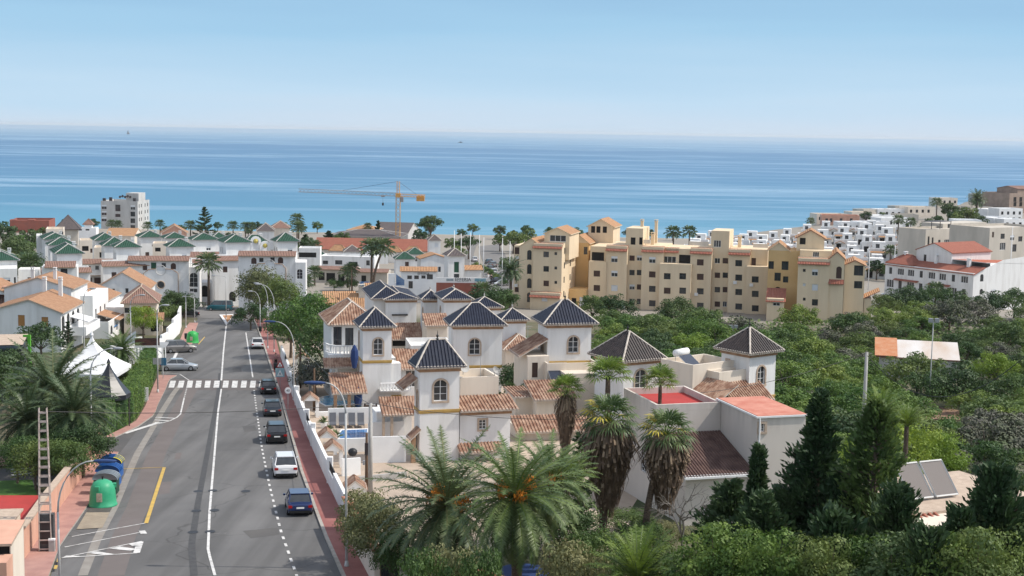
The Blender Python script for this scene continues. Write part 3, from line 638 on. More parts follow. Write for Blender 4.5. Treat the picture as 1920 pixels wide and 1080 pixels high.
class Bld:
    def __init__(s, name, label, cat, px, py, D, rot, group=None, mats=('white_wall',), zb=None):
        s.C = PD(px, py, D); s.zb = (g(s.C.x, s.C.y) if zb is None else zb); s.th = radians(rot)
        s.root = thing(name, label, cat, (s.C.x, s.C.y, s.zb), s.th, group)
        s.w = Vector((cos(s.th), sin(s.th))); s.d = Vector((-sin(s.th), cos(s.th))); s.blks = []; s.mats = [MT[m] for m in mats]; s.cnt = {}
    def _hit(s, px, py, axis_n, off):
        r = ray(px, py); o = Vector((-s.C.x, -s.C.y)); rn = r.x*axis_n.x+r.y*axis_n.y; t = (off - o.dot(axis_n))/rn
        p = Vector((0, 0, CAMZ))+r*t; q = Vector((p.x-s.C.x, p.y-s.C.y)); return q, p.z-s.zb
    def loc(s, px, py, yoff=0): q, z = s._hit(px, py, s.d, yoff); return q.dot(s.w), z
    def locx(s, px, py, xoff=0): q, z = s._hit(px, py, s.w, xoff); return q.dot(s.d), z
    def blk(s, pl, pr, pt, yoff=0, dep=None, z0=-1.5, pb=None, mat=0, pL=None, top=True):
        """block whose front face spans pixels pl..pr with its top at pt; depth in metres, or from the far left corner at pixel pL"""
        a = s.loc(pl, pt, yoff)[0]; b = s.loc(pr, pt, yoff)[0]; z1 = s.loc((pl+pr)/2, pt, yoff)[1]
        if pb is not None: z0 = s.loc((pl+pr)/2, pb, yoff)[1]
        if pL is not None: dep = s.locx(pL, pt, a)[0]-yoff
        return s.raw(a, yoff, b, yoff+dep, z0, z1, mat, top)
    def raw(s, x0, y0, x1, y1, z0, z1, mat=0, top=True):
        b = Blk(s, x0, y0, x1, y1, z0, z1, mat, top); s.blks.append(b); return b
    def done(s):
        mb = MB()
        for b in s.blks: b.emit(mb, s.root)
        s.wall = mb.build('wall', s.mats, s.root); return s
    def part(s, name, mb, mats, smooth=False, parent=None): return mb.build(name, [MT[m] if isinstance(m, str) else m for m in (mats if isinstance(mats, (list, tuple)) else [mats])], parent or s.root, smooth)
    # roofs -------------------------------------------------------------
    def hip(s, x0, y0, x1, y1, z, h, over=.4, mats=('blue_tile', 'mortar'), rib=.28, ends=True, finial=None, name='roof', th=.14, hipr=.09, cornice=None):
        x0 -= over; y0 -= over; x1 += over; y1 += over; W = x1-x0; Dp = y1-y0; cx = (x0+x1)/2; cy = (y0+y1)/2
        if W >= Dp: r0 = (x0+Dp/2, cy); r1 = (x1-Dp/2, cy)
        else: r0 = (cx, y0+W/2); r1 = (cx, y1-W/2)
        mb = MB(); A, B_, C_, D_ = (x0, y0, z), (x1, y0, z), (x1, y1, z), (x0, y1, z); R0 = (*r0, z+h); R1 = (*r1, z+h)
        if W >= Dp: faces = [(A, B_, R1, R0), (C_, D_, R0, R1), (D_, A, R0, R0), (B_, C_, R1, R1)]; hips = [(A, R0), (D_, R0), (B_, R1), (C_, R1), (R0, R1)]
        else: faces = [(A, B_, R0, R0), (C_, D_, R1, R1), (D_, A, R0, R1), (B_, C_, R1, R0)]; hips = [(A, R0), (B_, R0), (D_, R1), (C_, R1), (R0, R1)]
        for q in faces: s.tiles(mb, *q, rib=rib, ends=ends)
        mb.box(x0+.04, y0+.04, z-th, x1-.04, y1-.04, z-.012, 1)
        ro = s.part(name, mb, mats)
        hm = MB()
        for p, q in hips:
            if (Vector(p)-Vector(q)).length > .05: hm.tube(Vector(p)+Vector((0, 0, .02)), Vector(q)+Vector((0, 0, .05)), hipr, hipr, 5)
        s.part('ridge_cap', hm, mats[1], parent=ro)
        if finial: s.part('finial', MB().lathe([(.12, 0), (.14, .08), (.05, .16), (.10, .28), (.11, .36), (.03, .46), (.015, .75)], 8, (cx, cy, z+h+.02)), finial, parent=ro)
        if cornice:
            cb = MB(); o = over*.55; k = (x0+over-o*.35, y0+over-o*.35, x1-over+o*.35, y1-over+o*.35)
            cb.box(k[0], k[1], z-th-.3, k[2], k[3], z-th-.004); s.part('cornice', cb, cornice)
        return ro
    def tiles(s, mb, A, B_, C_, D_, rib=.28, ends=True, m=0):
        """sloping face, eave A-B, top D-C, with barrel-tile ribs running up the slope"""
        A, B_, C_, D_ = map(Vector, (A, B_, C_, D_)); mb.poly([A, B_, C_, D_] if (C_-D_).length > .01 else [A, B_, C_], m)
        if not rib: return
        e = (B_-A); L = e.length; e.normalize(); nrm = e.cross(D_-A); 
        if nrm.length < 1e-6: return
        nrm.normalize(); 
        if nrm.z < 0: nrm = -nrm
        upv = nrm.cross(e); 
        if upv.z < 0: upv = -upv
        du, dv = (D_-A).dot(e), (D_-A).dot(upv); cu = (C_-A).dot(e); n = max(1, round(L/rib)); r = L/n*.36
        for i in range(n):
            u = L*(i+.5)/n
            v = dv
            if u < du: v = dv*u/du
            elif u > cu: v = dv*(L-u)/(L-cu)
            if du < 0 and False: pass
            if v < .15: continue
            p = A+e*u; q = p+upv*v; p = p-upv*.05; hh = r*.95
            prof = [(-r, .0), (-r*.6, hh*.8), (r*.6, hh*.8), (r, .0)]
            a = mb._a([p+e*x+nrm*y for x, y in prof]); b = mb._a([q+e*x+nrm*y for x, y in prof])
            for j in range(3): mb.f.append((a+j, a+j+1, b+j+1, b+j)); mb.m.append(m)
            if ends:
                pe = p-upv*.02; c = mb._a([pe+e*x*1.05+nrm*(y*1.12-.03) for x, y in prof]); mb.f.append((c, c+1, c+2, c+3)); mb.m.append(1)
                d = mb._a([pe+upv*.16+e*x*1.05+nrm*(y*1.12) for x, y in prof])
                for j in range(3): mb.f.append((c+j, c+j+1, d+j+1, d+j)); mb.m.append(1)
    def shed(s, x0, y0, x1, y1, z0, z1, mats=('brown_tile', 'mortar'), rib=.28, name='roof', rise='y', th=.12, sides=True):
        """single slope: eave on the y0 side (rise 'y'), x0 side (rise 'x') or x1 side (rise '-x')"""
        mb = MB()
        if rise == 'y': q = ((x0, y0, z0), (x1, y0, z0), (x1, y1, z1), (x0, y1, z1))
        elif rise == 'x': q = ((x0, y1, z0), (x0, y0, z0), (x1, y0, z1), (x1, y1, z1))
        elif rise == '-y': q = ((x1, y1, z0), (x0, y1, z0), (x0, y0, z1), (x1, y0, z1))
        else: q = ((x1, y0, z0), (x1, y1, z0), (x0, y1, z1), (x0, y0, z1))
        s.tiles(mb, *q, rib=rib); b = [Vector(p)-Vector((0, 0, th)) for p in q]; n = mb._a([Vector(p)-Vector((0, 0, .01)) for p in q]+b)
        for f in ((4, 7, 6, 5), (0, 4, 5, 1), (1, 5, 6, 2), (2, 6, 7, 3), (3, 7, 4, 0)): mb.f.append(tuple(n+i for i in f)); mb.m.append(1)
        return s.part(name, mb, mats)
    def gable(s, x0, y0, x1, y1, z, h, axis='y', over=.3, mats=('orange_roof', 'mortar'), rib=0, name='roof', th=.15, wm=None):
        """ridge along axis; also closes the gable triangles with wall"""
        mb = MB()
        if axis == 'y':
            cx = (x0+x1)/2; sl = h/(cx-x0); e = over; zz = z-sl*e
            for q in (((x0-e, y1+e*.6, zz), (x0-e, y0-e*.6, zz), (cx, y0-e*.6, z+h), (cx, y1+e*.6, z+h)), ((x1+e, y0-e*.6, zz), (x1+e, y1+e*.6, zz), (cx, y1+e*.6, z+h), (cx, y0-e*.6, z+h))): s._slab(mb, q, th, rib)
            gs = [MB().poly([(x0, y, z), (x1, y, z), (cx, y, z+h-.02)]) for y in (y0, y1)]
        else:
            cy = (y0+y1)/2; sl = h/(cy-y0); e = over; zz = z-sl*e
            for q in (((x0-e*.6, y0-e, zz), (x1+e*.6, y0-e, zz), (x1+e*.6, cy, z+h), (x0-e*.6, cy, z+h)), ((x1+e*.6, y1+e, zz), (x0-e*.6, y1+e, zz), (x0-e*.6, cy, z+h), (x1+e*.6, cy, z+h))): s._slab(mb, q, th, rib)
            gs = [MB().poly([(x, y0, z), (x, y1, z), (x, cy, z+h-.02)]) for x in (x0, x1)]
        for gm in gs: s.part('gable', gm, [wm or s.mats[0]])
        return s.part(name, mb, mats)
    def _slab(s, mb, q, th, rib):
        q = [Vector(p)+Vector((0, 0, th*.6)) for p in q]; s.tiles(mb, *q, rib=rib); n = mb._a([p-Vector((0, 0, .01)) for p in q]+[p-Vector((0, 0, th)) for p in q])
        for f in ((4, 7, 6, 5), (0, 4, 5, 1), (1, 5, 6, 2), (2, 6, 7, 3), (3, 7, 4, 0)): mb.f.append(tuple(n+i for i in f)); mb.m.append(1)
    def parapet(s, x0, y0, x1, y1, z, h=.8, t=.2, m=0, floor=None, name='parapet'):
        mb = MB(); mb.box(x0, y0, z, x1, y0+t, z+h); mb.box(x0, y1-t, z, x1, y1, z+h); mb.box(x0, y0+t, z, x0+t, y1-t, z+h); mb.box(x1-t, y0+t, z, x1, y1-t, z+h); s.part(name, mb, [s.mats[m]])
        if floor: s.part('roof_floor', MB().box(x0+t, y0+t, z, x1-t, y1-t, z+.02), floor)
    def box(s, name, x0, y0, z0, x1, y1, z1, m): return s.part(name, MB().box(x0, y0, z0, x1, y1, z1), m)
    def chimney(s, x, y, z0, z1, r=.3, m='white_wall'):
        mb = MB(); mb.box(x-r, y-r, z0, x+r, y+r, z1); mb.box(x-r*1.25, y-r*1.25, z1, x+r*1.25, y+r*1.25, z1+.12)
        for q in (-1, 1): mb.box(x+q*r*.8-.06, y-r*.7, z1+.12, x+q*r*.8+.06, y+r*.7, z1+.36)
        mb.box(x-r*1.2, y-r*1.2, z1+.36, x+r*1.2, y+r*1.2, z1+.46); s.part('chimney', mb, m)
    def baluster(s, pts, z, h=.95, m='white_clean', step=.3):
        mb = MB()
        for (a, b), (c, d) in zip(pts, pts[1:]):
            L = sqrt((c-a)**2+(d-b)**2); n = max(1, int(L/step)); th = atan2(d-b, c-a); mb.M = Matrix.Translation((a, b, z)) @ Matrix.Rotation(th, 4, 'Z')
            mb.box(0, -.09, h-.12, L, .09, h); mb.box(0, -.1, 0, L, .1, .12)
            for i in range(n+1): x = L*i/n; mb.lathe([(.05, .12), (.085, .28), (.045, .55), (.07, h-.12)], 6, (x, 0, 0))
        mb.M = None; return s.part('balustrade', mb, m)
def blockset(B): return B
# ---------------- tower villas with tiled caps ----------------
VG = 'white villas with tiled tower roofs'
def tower(B, b, roofh, mats=('blue_tile', 'mortar'), over=.45, finial='black_metal', pitch=.29):
    x0, y0, x1, y1, z0, z1 = b.r; B.hip(x0, y0, x1, y1, z1+.14, roofh, over, mats, pitch, finial=finial, cornice='brick_trim')
def band(B, b, z, h=.28, m='ochre_band'):
    x0, y0, x1, y1 = b.r[:4]; B.part('wall_band', MB().box(x0-.06, y0-.06, z, x1+.06, y1, z+h*.65).box(x0-.03, y0-.03, z-h*.45, x1+.03, y1, z), m)
BT = ('brown_tile', 'mortar')
# V1: the nearest tower
V = Bld('villa', 'villa with the nearest blue roofed tower beside the lower pool', 'villa', 788, 750, 112, 17, VG, ('white_wall', 'cream_wall'))
t = V.blk(788, 862, 690, pL=777.5); x0, y0, x1, y1, z0, z1 = t.r
t.win(826, 732, 1.15, 1.75, 'arch', trim='stone_trim', arch=True); t.winl(1.2, t.pix(770, 738, 'L')[1]-1, .5, 1.7, 'dark', 'L', 'stone_trim', True); t.winl(1.2, t.pix(770, 805, 'L')[1]-1, .5, 1.6, 'dark', 'L', 'stone_trim', True)
r = V.blk(862.5, 957, 773, yoff=.25, dep=6.5); r.win(905, 796, .62, .8, 'grid', trim='stone_trim')
# terrace storey behind the right roof, with its parapet
k = V.blk(863, 935, 722, yoff=2.6, dep=4.2, mat=1); V.parapet(k.r[0], k.r[1], k.r[2], k.r[3], k.r[5], .7, .2, 1)
rx0, ry0, rx1, ry1, rz0, rz1 = r.r; ez = V.loc(905, 770, ry0-.5)[1]
V.shed(rx0-.1, ry0-.55, rx1+.6, k.r[1]-.02, ez, V.loc(900, 741, k.r[1])[1], BT, .3)
zz = V.loc(900, 848, ry0-1.2)[1]; V.shed(rx0-.3, ry0-1.3, rx1-.6, ry0-.01, zz, zz+.55, BT, .3, 'canopy')
zb = t.pix(820, 772)[1]; band(V, t, zb)
pb = V.blk(706, 772, 772, yoff=11, dep=3.5); pb.win(737, 795, 1.7, 2.15, 'garage'); ez2 = pb.r[5]
V.shed(pb.r[0]+.3, pb.r[1]-1.1, pb.r[2]+.2, pb.r[1]+.3, ez2-.1, ez2+.75, BT, .28, 'canopy')
for u in (pb.r[0]+.35, pb.r[0]+1.1): V.box('pillar', u, pb.r[1]-1.0, -1, u+.22, pb.r[1]-.78, ez2-.2, 'stone_trim')
V.done(); tower(V, t, 2.05)
V.box('cornice', rx0+.02, ry0-.12, ez-.42, rx1+.1, ry0-.005, ez-.14, 'brick_trim')
# tiled lean-to over the left window and gate canopies
V.shed(x0-1.3, y0+.8, x0-.02, y1+1.6, V.loc(757, 735, y0)[1], V.loc(757, 735, y0)[1]+.95, BT, .28, 'canopy', 'x')
V.shed(x0-.9, y0-.6, x0-.02, y0+.9, V.loc(765, 815, y0)[1]-.3, V.loc(765, 815, y0)[1]+.5, BT, .28, 'canopy', 'x')
V.box('pillar', x0-.75, y0-.35, -1, x0-.4, y0, V.loc(765, 815, y0)[1]-.2, 'brick_trim')
# satellite dish on the terrace edge
def dish(B, x, y, z, r=.4, rot=.5, m='concrete'):
    mb = MB(); mb.M = Matrix.Translation((x, y, z)) @ Matrix.Rotation(rot, 4, 'Z') @ Matrix.Rotation(radians(65), 4, 'X'); mb.lathe([(.03, 0), (r*.6, .05), (r, .14), (r*1.02, .13), (r*.6, .02), (.03, -.03)], 14); mb.tube((0, 0, .02), (0, -r*.2, .45), .015, .015, 4); mb.M = None
    mb.tube((x, y+.05, z-.7), (x, y+.05, z), .03, .03, 5); B.part('satellite_dish', mb, m)
dish(V, k.r[0]+.3, k.r[1]+.2, k.r[5]+1.6, .55); dish(V, k.r[2]-.3, k.r[1]+.2, k.r[5]+1.2, .3)
V.part('aerial', MB().tube((k.r[2]-1.6, k.r[1]+.1, k.r[5]), (k.r[2]-1.6, k.r[1]+.1, k.r[5]+2.6), .025, .015, 4), 'grey_metal')
# V2: tower left of it, behind
V = Bld('villa', 'villa with a slim blue roofed tower above the upper pool', 'villa', 680, 680, 141, 14, VG, ('white_wall', 'cream_wall'))
t = V.blk(680.5, 734.5, 615, pL=671); t.win(709, 650, .95, 1.7, 'arch', trim='stone_trim', arch=True)
for yy in (640, 692): t.winl(1.1, t.pix(676, yy, 'L')[1]-.9, .5, 1.8, 'dark', 'L', 'stone_trim', True)
x0, y0, x1, y1, z0, z1 = t.r; band(V, t, t.pix(700, 679)[1])
lw = V.blk(688, 752, 682, yoff=.3, dep=6); band(V, lw, t.pix(700, 746)[1])
mid = V.blk(752, 792, 690, yoff=1.2, dep=5); mid.win(772, 708, 1.3, 2.0, 'white_frame')
V.shed(mid.r[0]-.4, mid.r[1]-.8, mid.r[2]+.5, mid.r[1]+2.4, V.loc(770, 693, mid.r[1]-.8)[1], V.loc(770, 655, mid.r[1]+2.4)[1], BT, .28)
V.baluster([(lw.r[2]-2.4, lw.r[1]-1.5), (lw.r[2]+.6, lw.r[1]-1.5)], V.loc(730, 735, lw.r[1]-1.5)[1]); V.raw(lw.r[2]-2.4, lw.r[1]-1.6, lw.r[2]+.9, lw.r[1], 2, V.loc(730, 735, lw.r[1]-1.5)[1]).winl(1.6, 2.2, 2.0, 1.2, 'void')
zc = V.loc(735, 760, lw.r[1]-2.2)[1]; V.shed(lw.r[2]-2.6, lw.r[1]-2.6, lw.r[2]+1.4, lw.r[1]-1.6, zc, zc+.8, BT, .28, 'canopy')
# rear left wing with balcony
ww = V.blk(622, 672, 608, yoff=7, dep=8); ww.win(633, 630, .9, 2, 'dark'); ww.win(655, 632, .9, 2, 'dark')
V.hip(ww.r[0], ww.r[1], ww.r[2]+2, ww.r[3], ww.r[5], 2.1, .5, BT, .3)
bz = V.loc(640, 665, ww.r[1]-2)[1]; V.raw(ww.r[0]-.6, ww.r[1]-2.2, ww.r[2]+1, ww.r[1], bz-.4, bz+.02)
pts = [(ww.r[0]-.6, ww.r[1]+.5)]+[(ww.r[0]+1.2-1.8*cos(a), ww.r[1]-.3-1.9*sin(a)) for a in (0, .5, 1.0, 1.5)]+[(ww.r[2]+1, ww.r[1]-2.2)]
V.baluster(pts, bz, 1.0)
V.shed(ww.r[0]-1.2, ww.r[1]-3.6, ww.r[2]+1.4, ww.r[1]-2.15, bz-1.1, bz-.3, BT, .28, 'canopy')
gr = V.raw(ww.r[0]+.4, ww.r[1]-2.0, ww.r[2]+2, ww.r[1]+4, -1, bz-.42, 1); gr.winl(1.2, .6, 1, 2, 'dark')
# porch over the pool terrace
pz = V.loc(650, 738, -3.2)[1]; V.shed(-3.5, -3.2, .1, .6, pz, pz+1.5, BT, .28, 'porch_roof')
for a in (-3.3, -1.9): V.box('pillar', a, -3.0, -.5, a+.32, -2.7, pz-.12, 'brick_trim')
V.done(); tower(V, t, 1.75, finial=None)
for nm, q in (('parasol', (-.9, -.4, V.loc(668, 672, 0)[1])), ('parasol', (-.75, -2.2, V.loc(660, 738, -2)[1]-.8))):
    V.part('folded_parasol', MB().lathe([(.04, -1.0), (.22, -.9), (.42, .2), (.36, .9), (.16, 1.35), (.02, 1.5)], 8, q), 'canvas_blue')
# V3: wide tower in the middle
V = Bld('villa', 'villa with a wide blue roofed tower and yellow band behind the nearest tower', 'villa', 850, 640, 152, 10, VG, ('white_wall', 'cream_wall'))
t = V.blk(851, 942, 612, dep=4.6); t.win(890, 650, 1.2, 1.75, 'arch', trim='stone_trim', arch=True); t.win(888, 708, 1.5, 1.3, 'arch', trim='stone_trim', arch=True)
band(V, t, t.pix(890, 688)[1])
l3 = V.blk(770, 850, 656, yoff=1.5, dep=6); V.parapet(l3.r[0], l3.r[1], l3.r[2], l3.r[3], l3.r[5], .5, .15, 0, 'white_clean')
V.shed(V.loc(738, 668, .5)[0], .2, l3.r[0]+.6, 3.5, V.loc(750, 690, .2)[1], V.loc(770, 655, 3)[1], BT, .28)
s3 = V.raw(V.loc(741, 668, .8)[0], .8, l3.r[0]+.4, 6, -1, V.loc(750, 690, .2)[1]-.1); s3.win(760, 705, 1.2, 1.4, 'white_frame')
V.hip(V.loc(790, 680, -3)[0], -3.2, V.loc(842, 680, -3)[0], .5, V.loc(820, 692, -3)[1], 1.6, .3, BT, .28)
V.raw(V.loc(792, 690, -3)[0], -3, V.loc(842, 690, -3)[0], .5, -1, V.loc(820, 692, -3)[1])
V.done(); tower(V, t, 2.2, finial=None, over=.55)
# V4..V8: the towers behind
def back_villa(label, xc, xr, xl, ye, D, rot, ap, base, fin, wins=(), low=(), over=.45):
    V = Bld('villa', label, 'villa', xc, ye, D, rot, VG, ('white_wall', 'cream_wall')); t = V.blk(xc, xr, ye, pL=xl)
    for w in wins: t.win(*w[:2], w[2], w[3], w[4], w[5] if len(w) > 5 else 'F', 'stone_trim', True)
    if base: band(V, t, t.pix((xc+xr)/2, base)[1])
    out = [V, t]
    for (pl, pr, pt, yo, dp, rf, rh) in low:
        b = V.blk(pl, pr, pt, yoff=yo, dep=dp, mat=1)
        if rf == 'hip': V.hip(*b.r[:4], b.r[5], rh, .4, BT, .3)
        elif rf == 'shed': V.shed(b.r[0]-.3, b.r[1]-.5, b.r[2]+.3, b.r[1]+2.5, b.r[5], b.r[5]+rh, BT, .3)
        elif rf == 'par': V.parapet(*b.r[:4], b.r[5], rh)
        out.append(b)
    V.done(); h = V.loc((xc+xr)/2, ap, (t.r[3]-t.r[1])/2)[1]-t.r[5]; tower(V, t, h-.2, over=over, finial=fin); return out
o = back_villa('villa with two blue roofs and a rolled sun blind, farthest of the villas', 724, 781, 706, 563, 190, 12, 542, None, None, (), ((752, 790, 632, -6, 4, 'shed', 1.6),))
V = o[0]; t = o[1]; t2 = V.raw(t.r[0]-1.6, t.r[1]+1.4, t.r[0]+2.4, t.r[3]+1.5, -1, t.r[5]-.1); mbx = MB(); t2.emit(mbx, V.root); V.part('wall', mbx, 'white_wall'); V.hip(*t2.r[:4], t2.r[5]+.14, 1.5, .4, ('blue_tile', 'mortar'), .29)
zw = t.pix(752, 590)[1]; V.part('sun_blind', MB().tube((t.r[0]+.8, t.r[1]-.15, zw), (t.r[0]+3.0, t.r[1]-.15, zw), .12, .12, 6), 'black_metal')
# lower front terrace and its tiled strip
q = V.blk(704, 792, 636, yoff=-9, dep=6, mat=1); mbx = MB(); q.win(760, 641, 3.4, 1.1, 'void'); V.blks = []; q.emit(mbx, V.root); V.part('wall', mbx, 'cream_wall'); V.shed(q.r[0], q.r[1]-.6, q.r[2], q.r[1]+3, q.r[5], q.r[5]+1.7, BT, .3)
back_villa('villa whose narrow blue tower stands between two larger ones', 795, 824, 789, 563, 184, 12, 543, None, 'concrete', ((793, 588, .6, 1.6, 'dark', 'L'),))
back_villa('villa with a blue roofed tower and an arched slit in its cream side', 833, 882, 820, 563, 178, 12, 540, None, 'concrete', ((826, 588, .7, 1.9, 'dark', 'L'),), ((800, 838, 610, -4, 4, 'shed', 1.2),))
back_villa('villa of which only a blue roof shows behind the wide middle tower', 889, 938, 878, 578, 182, 14, 556, None, 'concrete')
back_villa('villa with a blue roof and pale finial just left of the large lone tower', 944, 986, 934, 602, 168, 14, 577, None, 'concrete', (), ((948, 1012, 655, -3, 5, 'hip', 1.5),))
# V9 large tower right of centre
V = Bld('villa', 'villa with a broad blue roofed tower and roller solar tank below it', 'villa', 1027, 640, 136, 13, VG, ('white_wall', 'cream_wall'))
t = V.blk(1027, 1109, 609, pL=1009); t.win(1075, 646, 1.05, 1.6, 'arch', trim='stone_trim', arch=True); t.win(1017, 646, .7, 1.7, 'dark', 'L', trim='stone_trim', arch=True)
band(V, t, t.pix(1060, 680)[1]); x0, y0, x1, y1, z0, z1 = t.r
b = V.blk(990, 1030, 668, yoff=-.9, dep=6, mat=1); b.win(1003, 694, .6, 1.5, 'shutter'); V.shed(b.r[0]-.8, b.r[1]+.5, b.r[2], b.r[3]-1, b.r[5]-.1, b.r[5]+1.6, BT, .28, 'roof', 'x')
c = V.blk(1026, 1120, 690, yoff=-2, dep=2.4, mat=1); e = V.blk(1060, 1150, 700, yoff=-4, dep=3, mat=1)
V.parapet(*c.r[:4], c.r[5], .5, .15, 1)
V.shed(V.loc(960, 745, -5)[0], -6, V.loc(1000, 745, -5)[0], -1, V.loc(975, 745, -6)[1], V.loc(975, 728, -2)[1], BT, .3)
V.shed(V.loc(992, 745, -6)[0], -8, V.loc(1075, 745, -6)[0], -3.4, V.loc(1030, 750, -8)[1], V.loc(1040, 712, -3.4)[1], BT, .3)
f = V.raw(V.loc(1000, 745, -6)[0], -7.3, V.loc(1072, 745, -6)[0], -3, -1, V.loc(1030, 750, -8)[1]-.05, 1); f.winl(1.5, 3.4, 2, 1.4, 'void')
h = V.raw(V.loc(965, 745, -5)[0], -5.4, V.loc(1000, 745, -5)[0], -1, -1, V.loc(975, 748, -6)[1], 1); h.winl(.9, 3.2, .7, 1.2, 'grid')
# steps of roof further down towards the palms
j = V.raw(V.loc(975, 800, -12)[0], -12, V.loc(1110, 800, -12)[0], -7.4, -1, V.loc(1000, 808, -12)[1], 1); V.shed(j.r[0]-.5, j.r[1]-.7, j.r[2], j.r[1]+2.2, j.r[5], j.r[5]+1.0, BT, .3)
V.done(); tower(V, t, 2.1, over=.6)
def solar(B, x, y, z, L=1.9, rot=0, tank='steel', r=.3):
    mb = MB(); mb.M = Matrix.Translation((x, y, z)) @ Matrix.Rotation(rot, 4, 'Z'); mb.tube((0, 0, 1.25), (L, 0, 1.25), r, r, 12); o = B.part('solar_tank', mb, tank, True)
    mb = MB(); mb.M = Matrix.Translation((x, y, z)) @ Matrix.Rotation(rot, 4, 'Z'); mb.poly([(0, -.35, 1.05), (L, -.35, 1.05), (L, -1.7, .1), (0, -1.7, .1)])
    for q in (0, L): mb.tube((q, 0, 0), (q, 0, 1.0), .03, .03, 4, 1); mb.tube((q, -1.7, .08), (q, -.35, 1.03), .03, .03, 4, 1)
    B.part('solar_panel', mb, ['solar', 'grey_metal'])
solar(V, V.loc(1028, 700, -2)[0], -1.4, V.loc(1040, 700, -2)[1]-.6, 2.0)
# V10 dark roof
V = Bld('villa', 'villa with a dark brown pyramid roof behind the fan palm crowns', 'villa', 1170, 690, 127, 31, VG, ('white_wall', 'cream_wall'))
t = V.blk(1170, 1236, 677, pL=1116); t.win(1201, 712, 1.3, 1.9, 'arch', trim='stone_trim', arch=True); V.done(); tower(V, t, 2.35, ('dark_tile', 'mortar'), .55)
# V11 dark roof tower on the right
V = Bld('villa', 'villa with a dark tiled tower beside the valley and a water tank on its terrace', 'villa', 1406, 690, 124, 37, VG, ('white_wall', 'cream_wall'))
t = V.blk(1406, 1455, 662, pL=1353); t.win(1427, 704, 1.0, 1.7, 'arch', trim='stone_trim', arch=True); t.win(1365, 679, .3, .4, 'dark', 'L', trim='stone_trim'); band(V, t, t.pix(1430, 746)[1])
x0, y0, x1, y1, z0, z1 = t.r
tz = V.loc(1300, 692, 0)[1]; q = V.raw(x0-5.2, y1-1.6, x0+.3, y1+2.6, -1, tz-1.1, 1); V.parapet(*q.r[:4], q.r[5], 1.0, .2, 1)
q2 = V.raw(x0-3.4, y0+.4, x0+.3, y1-1.6, -1, tz-1.3, 1); V.parapet(*q2.r[:4], q2.r[5], .6, .2, 1)
q3 = V.raw(x0-5.2, y0-1.2, x0+1.4, y0+.4, -1, tz-3.3, 1)
V.shed(x0-6.8, y0-2, x0-3.4, y1+1.6, tz-3.2, tz-1.4, BT, .3, 'roof', 'x'); V.shed(x0-3.4, y0-1.8, x0+1.6, y0+.6, tz-3.3, tz-1.6, BT, .3)
V.done(); tower(V, t, 2.0, ('dark_tile', 'mortar'), .55); solar(V, x0-4.7, y1+1.2, q.r[5]+.4, 1.8, .2, 'white_clean', .34)
# V12: large pale house on the near side with flat red terraces
V = Bld('flat_roofed_house', 'large pale house with flat red terraces and streaked walls nearest the valley', 'house', 1421, 800, 92, 16, None, ('grey_pale', 'white_wall'))
def streaks(m):   # rain streaks running down from the top of a wall
    t = m.node_tree; b = t.nodes['Principled BSDF']; N = t.nodes.new; Lk = t.links.new; prev = b.inputs['Base Color'].links[0].from_socket
    tc = N('ShaderNodeTexCoord'); mp = N('ShaderNodeMapping'); mp.inputs['Scale'].default_value = (2.2, 2.2, .10); Lk(tc.outputs['Object'], mp.inputs[0])
    n = N('ShaderNodeTexNoise'); n.inputs['Scale'].default_value = 1; n.inputs['Detail'].default_value = 5; Lk(mp.outputs[0], n.inputs[0])
    sp = N('ShaderNodeSeparateXYZ'); Lk(tc.outputs['Object'], sp.inputs[0]); r = N('ShaderNodeMapRange'); r.inputs[1].default_value = 6.0; r.inputs[2].default_value = 9.6; Lk(sp.outputs['Z'], r.inputs[0])
    r2 = N('ShaderNodeMapRange'); r2.inputs[1].default_value = .42; r2.inputs[2].default_value = .62; Lk(n.outputs[0], r2.inputs[0]); mu = N('ShaderNodeMath'); mu.operation = 'MULTIPLY'; Lk(r.outputs[0], mu.inputs[0]); Lk(r2.outputs[0], mu.inputs[1])
    m2 = N('ShaderNodeMath'); m2.operation = 'MULTIPLY'; Lk(mu.outputs[0], m2.inputs[0]); m2.inputs[1].default_value = .6
    x = N('ShaderNodeMix'); x.data_type = 'RGBA'; Lk(prev, x.inputs[6]); x.inputs[7].default_value = (.20, .18, .15, 1); Lk(m2.outputs[0], x.inputs[0]); Lk(x.outputs[2], b.inputs['Base Color'])
streaks(MT['grey_pale'])
t = V.blk(1421, 1511, 782, pL=1345); t.win(1424, 802, .01, .01); t.win(1428.5, 802, .4, .55, 'grid', trim='stone_trim')
x0, y0, x1, y1, z0, z1 = t.r
lowz = V.loc(1350, 888, 0)[1]
lo = V.raw(V.loc(1286, 888, .4)[0], .4, x0, y1-.6, -3, lowz, 0)
lo.win(1330, 960, .9, 1.0, 'grid')
lf = V.raw(lo.r[0]-.02, y1-.58, x0-.02, y1+6, -3, V.loc(1250, 752, y1+3)[1], 0)
lf.win(1206, 872, 1.0, 1.0, 'grid', 'L'); lf.win(1206, 958, 1.0, 1.0, 'grid', 'L'); lo.win(1246, 995, 1.6, 1.9, 'grid', 'L')
V.done()
rr = MB(); e = .12; rr.box(x0-e, y0-e, z1, x1+e, y1+e, z1+.12); V.part('roof_slab', rr, 'white_clean'); V.box('roof_floor', x0-e+.1, y0-e+.1, z1+.12, x1+e-.1, y1+e-.1, z1+.16, 'red_terrace')
V.shed(lo.r[0]-.3, lo.r[1]-.5, x0-.01, lo.r[3]+.02, lowz-.1, V.loc(1340, 808, lo.r[3])[1], ('umber_tile', 'white_clean'), .22)
V.box('gutter', lo.r[0]-.3, lo.r[1]-.64, lowz-.26, x0-.01, lo.r[1]-.5, lowz-.12, 'white_clean')
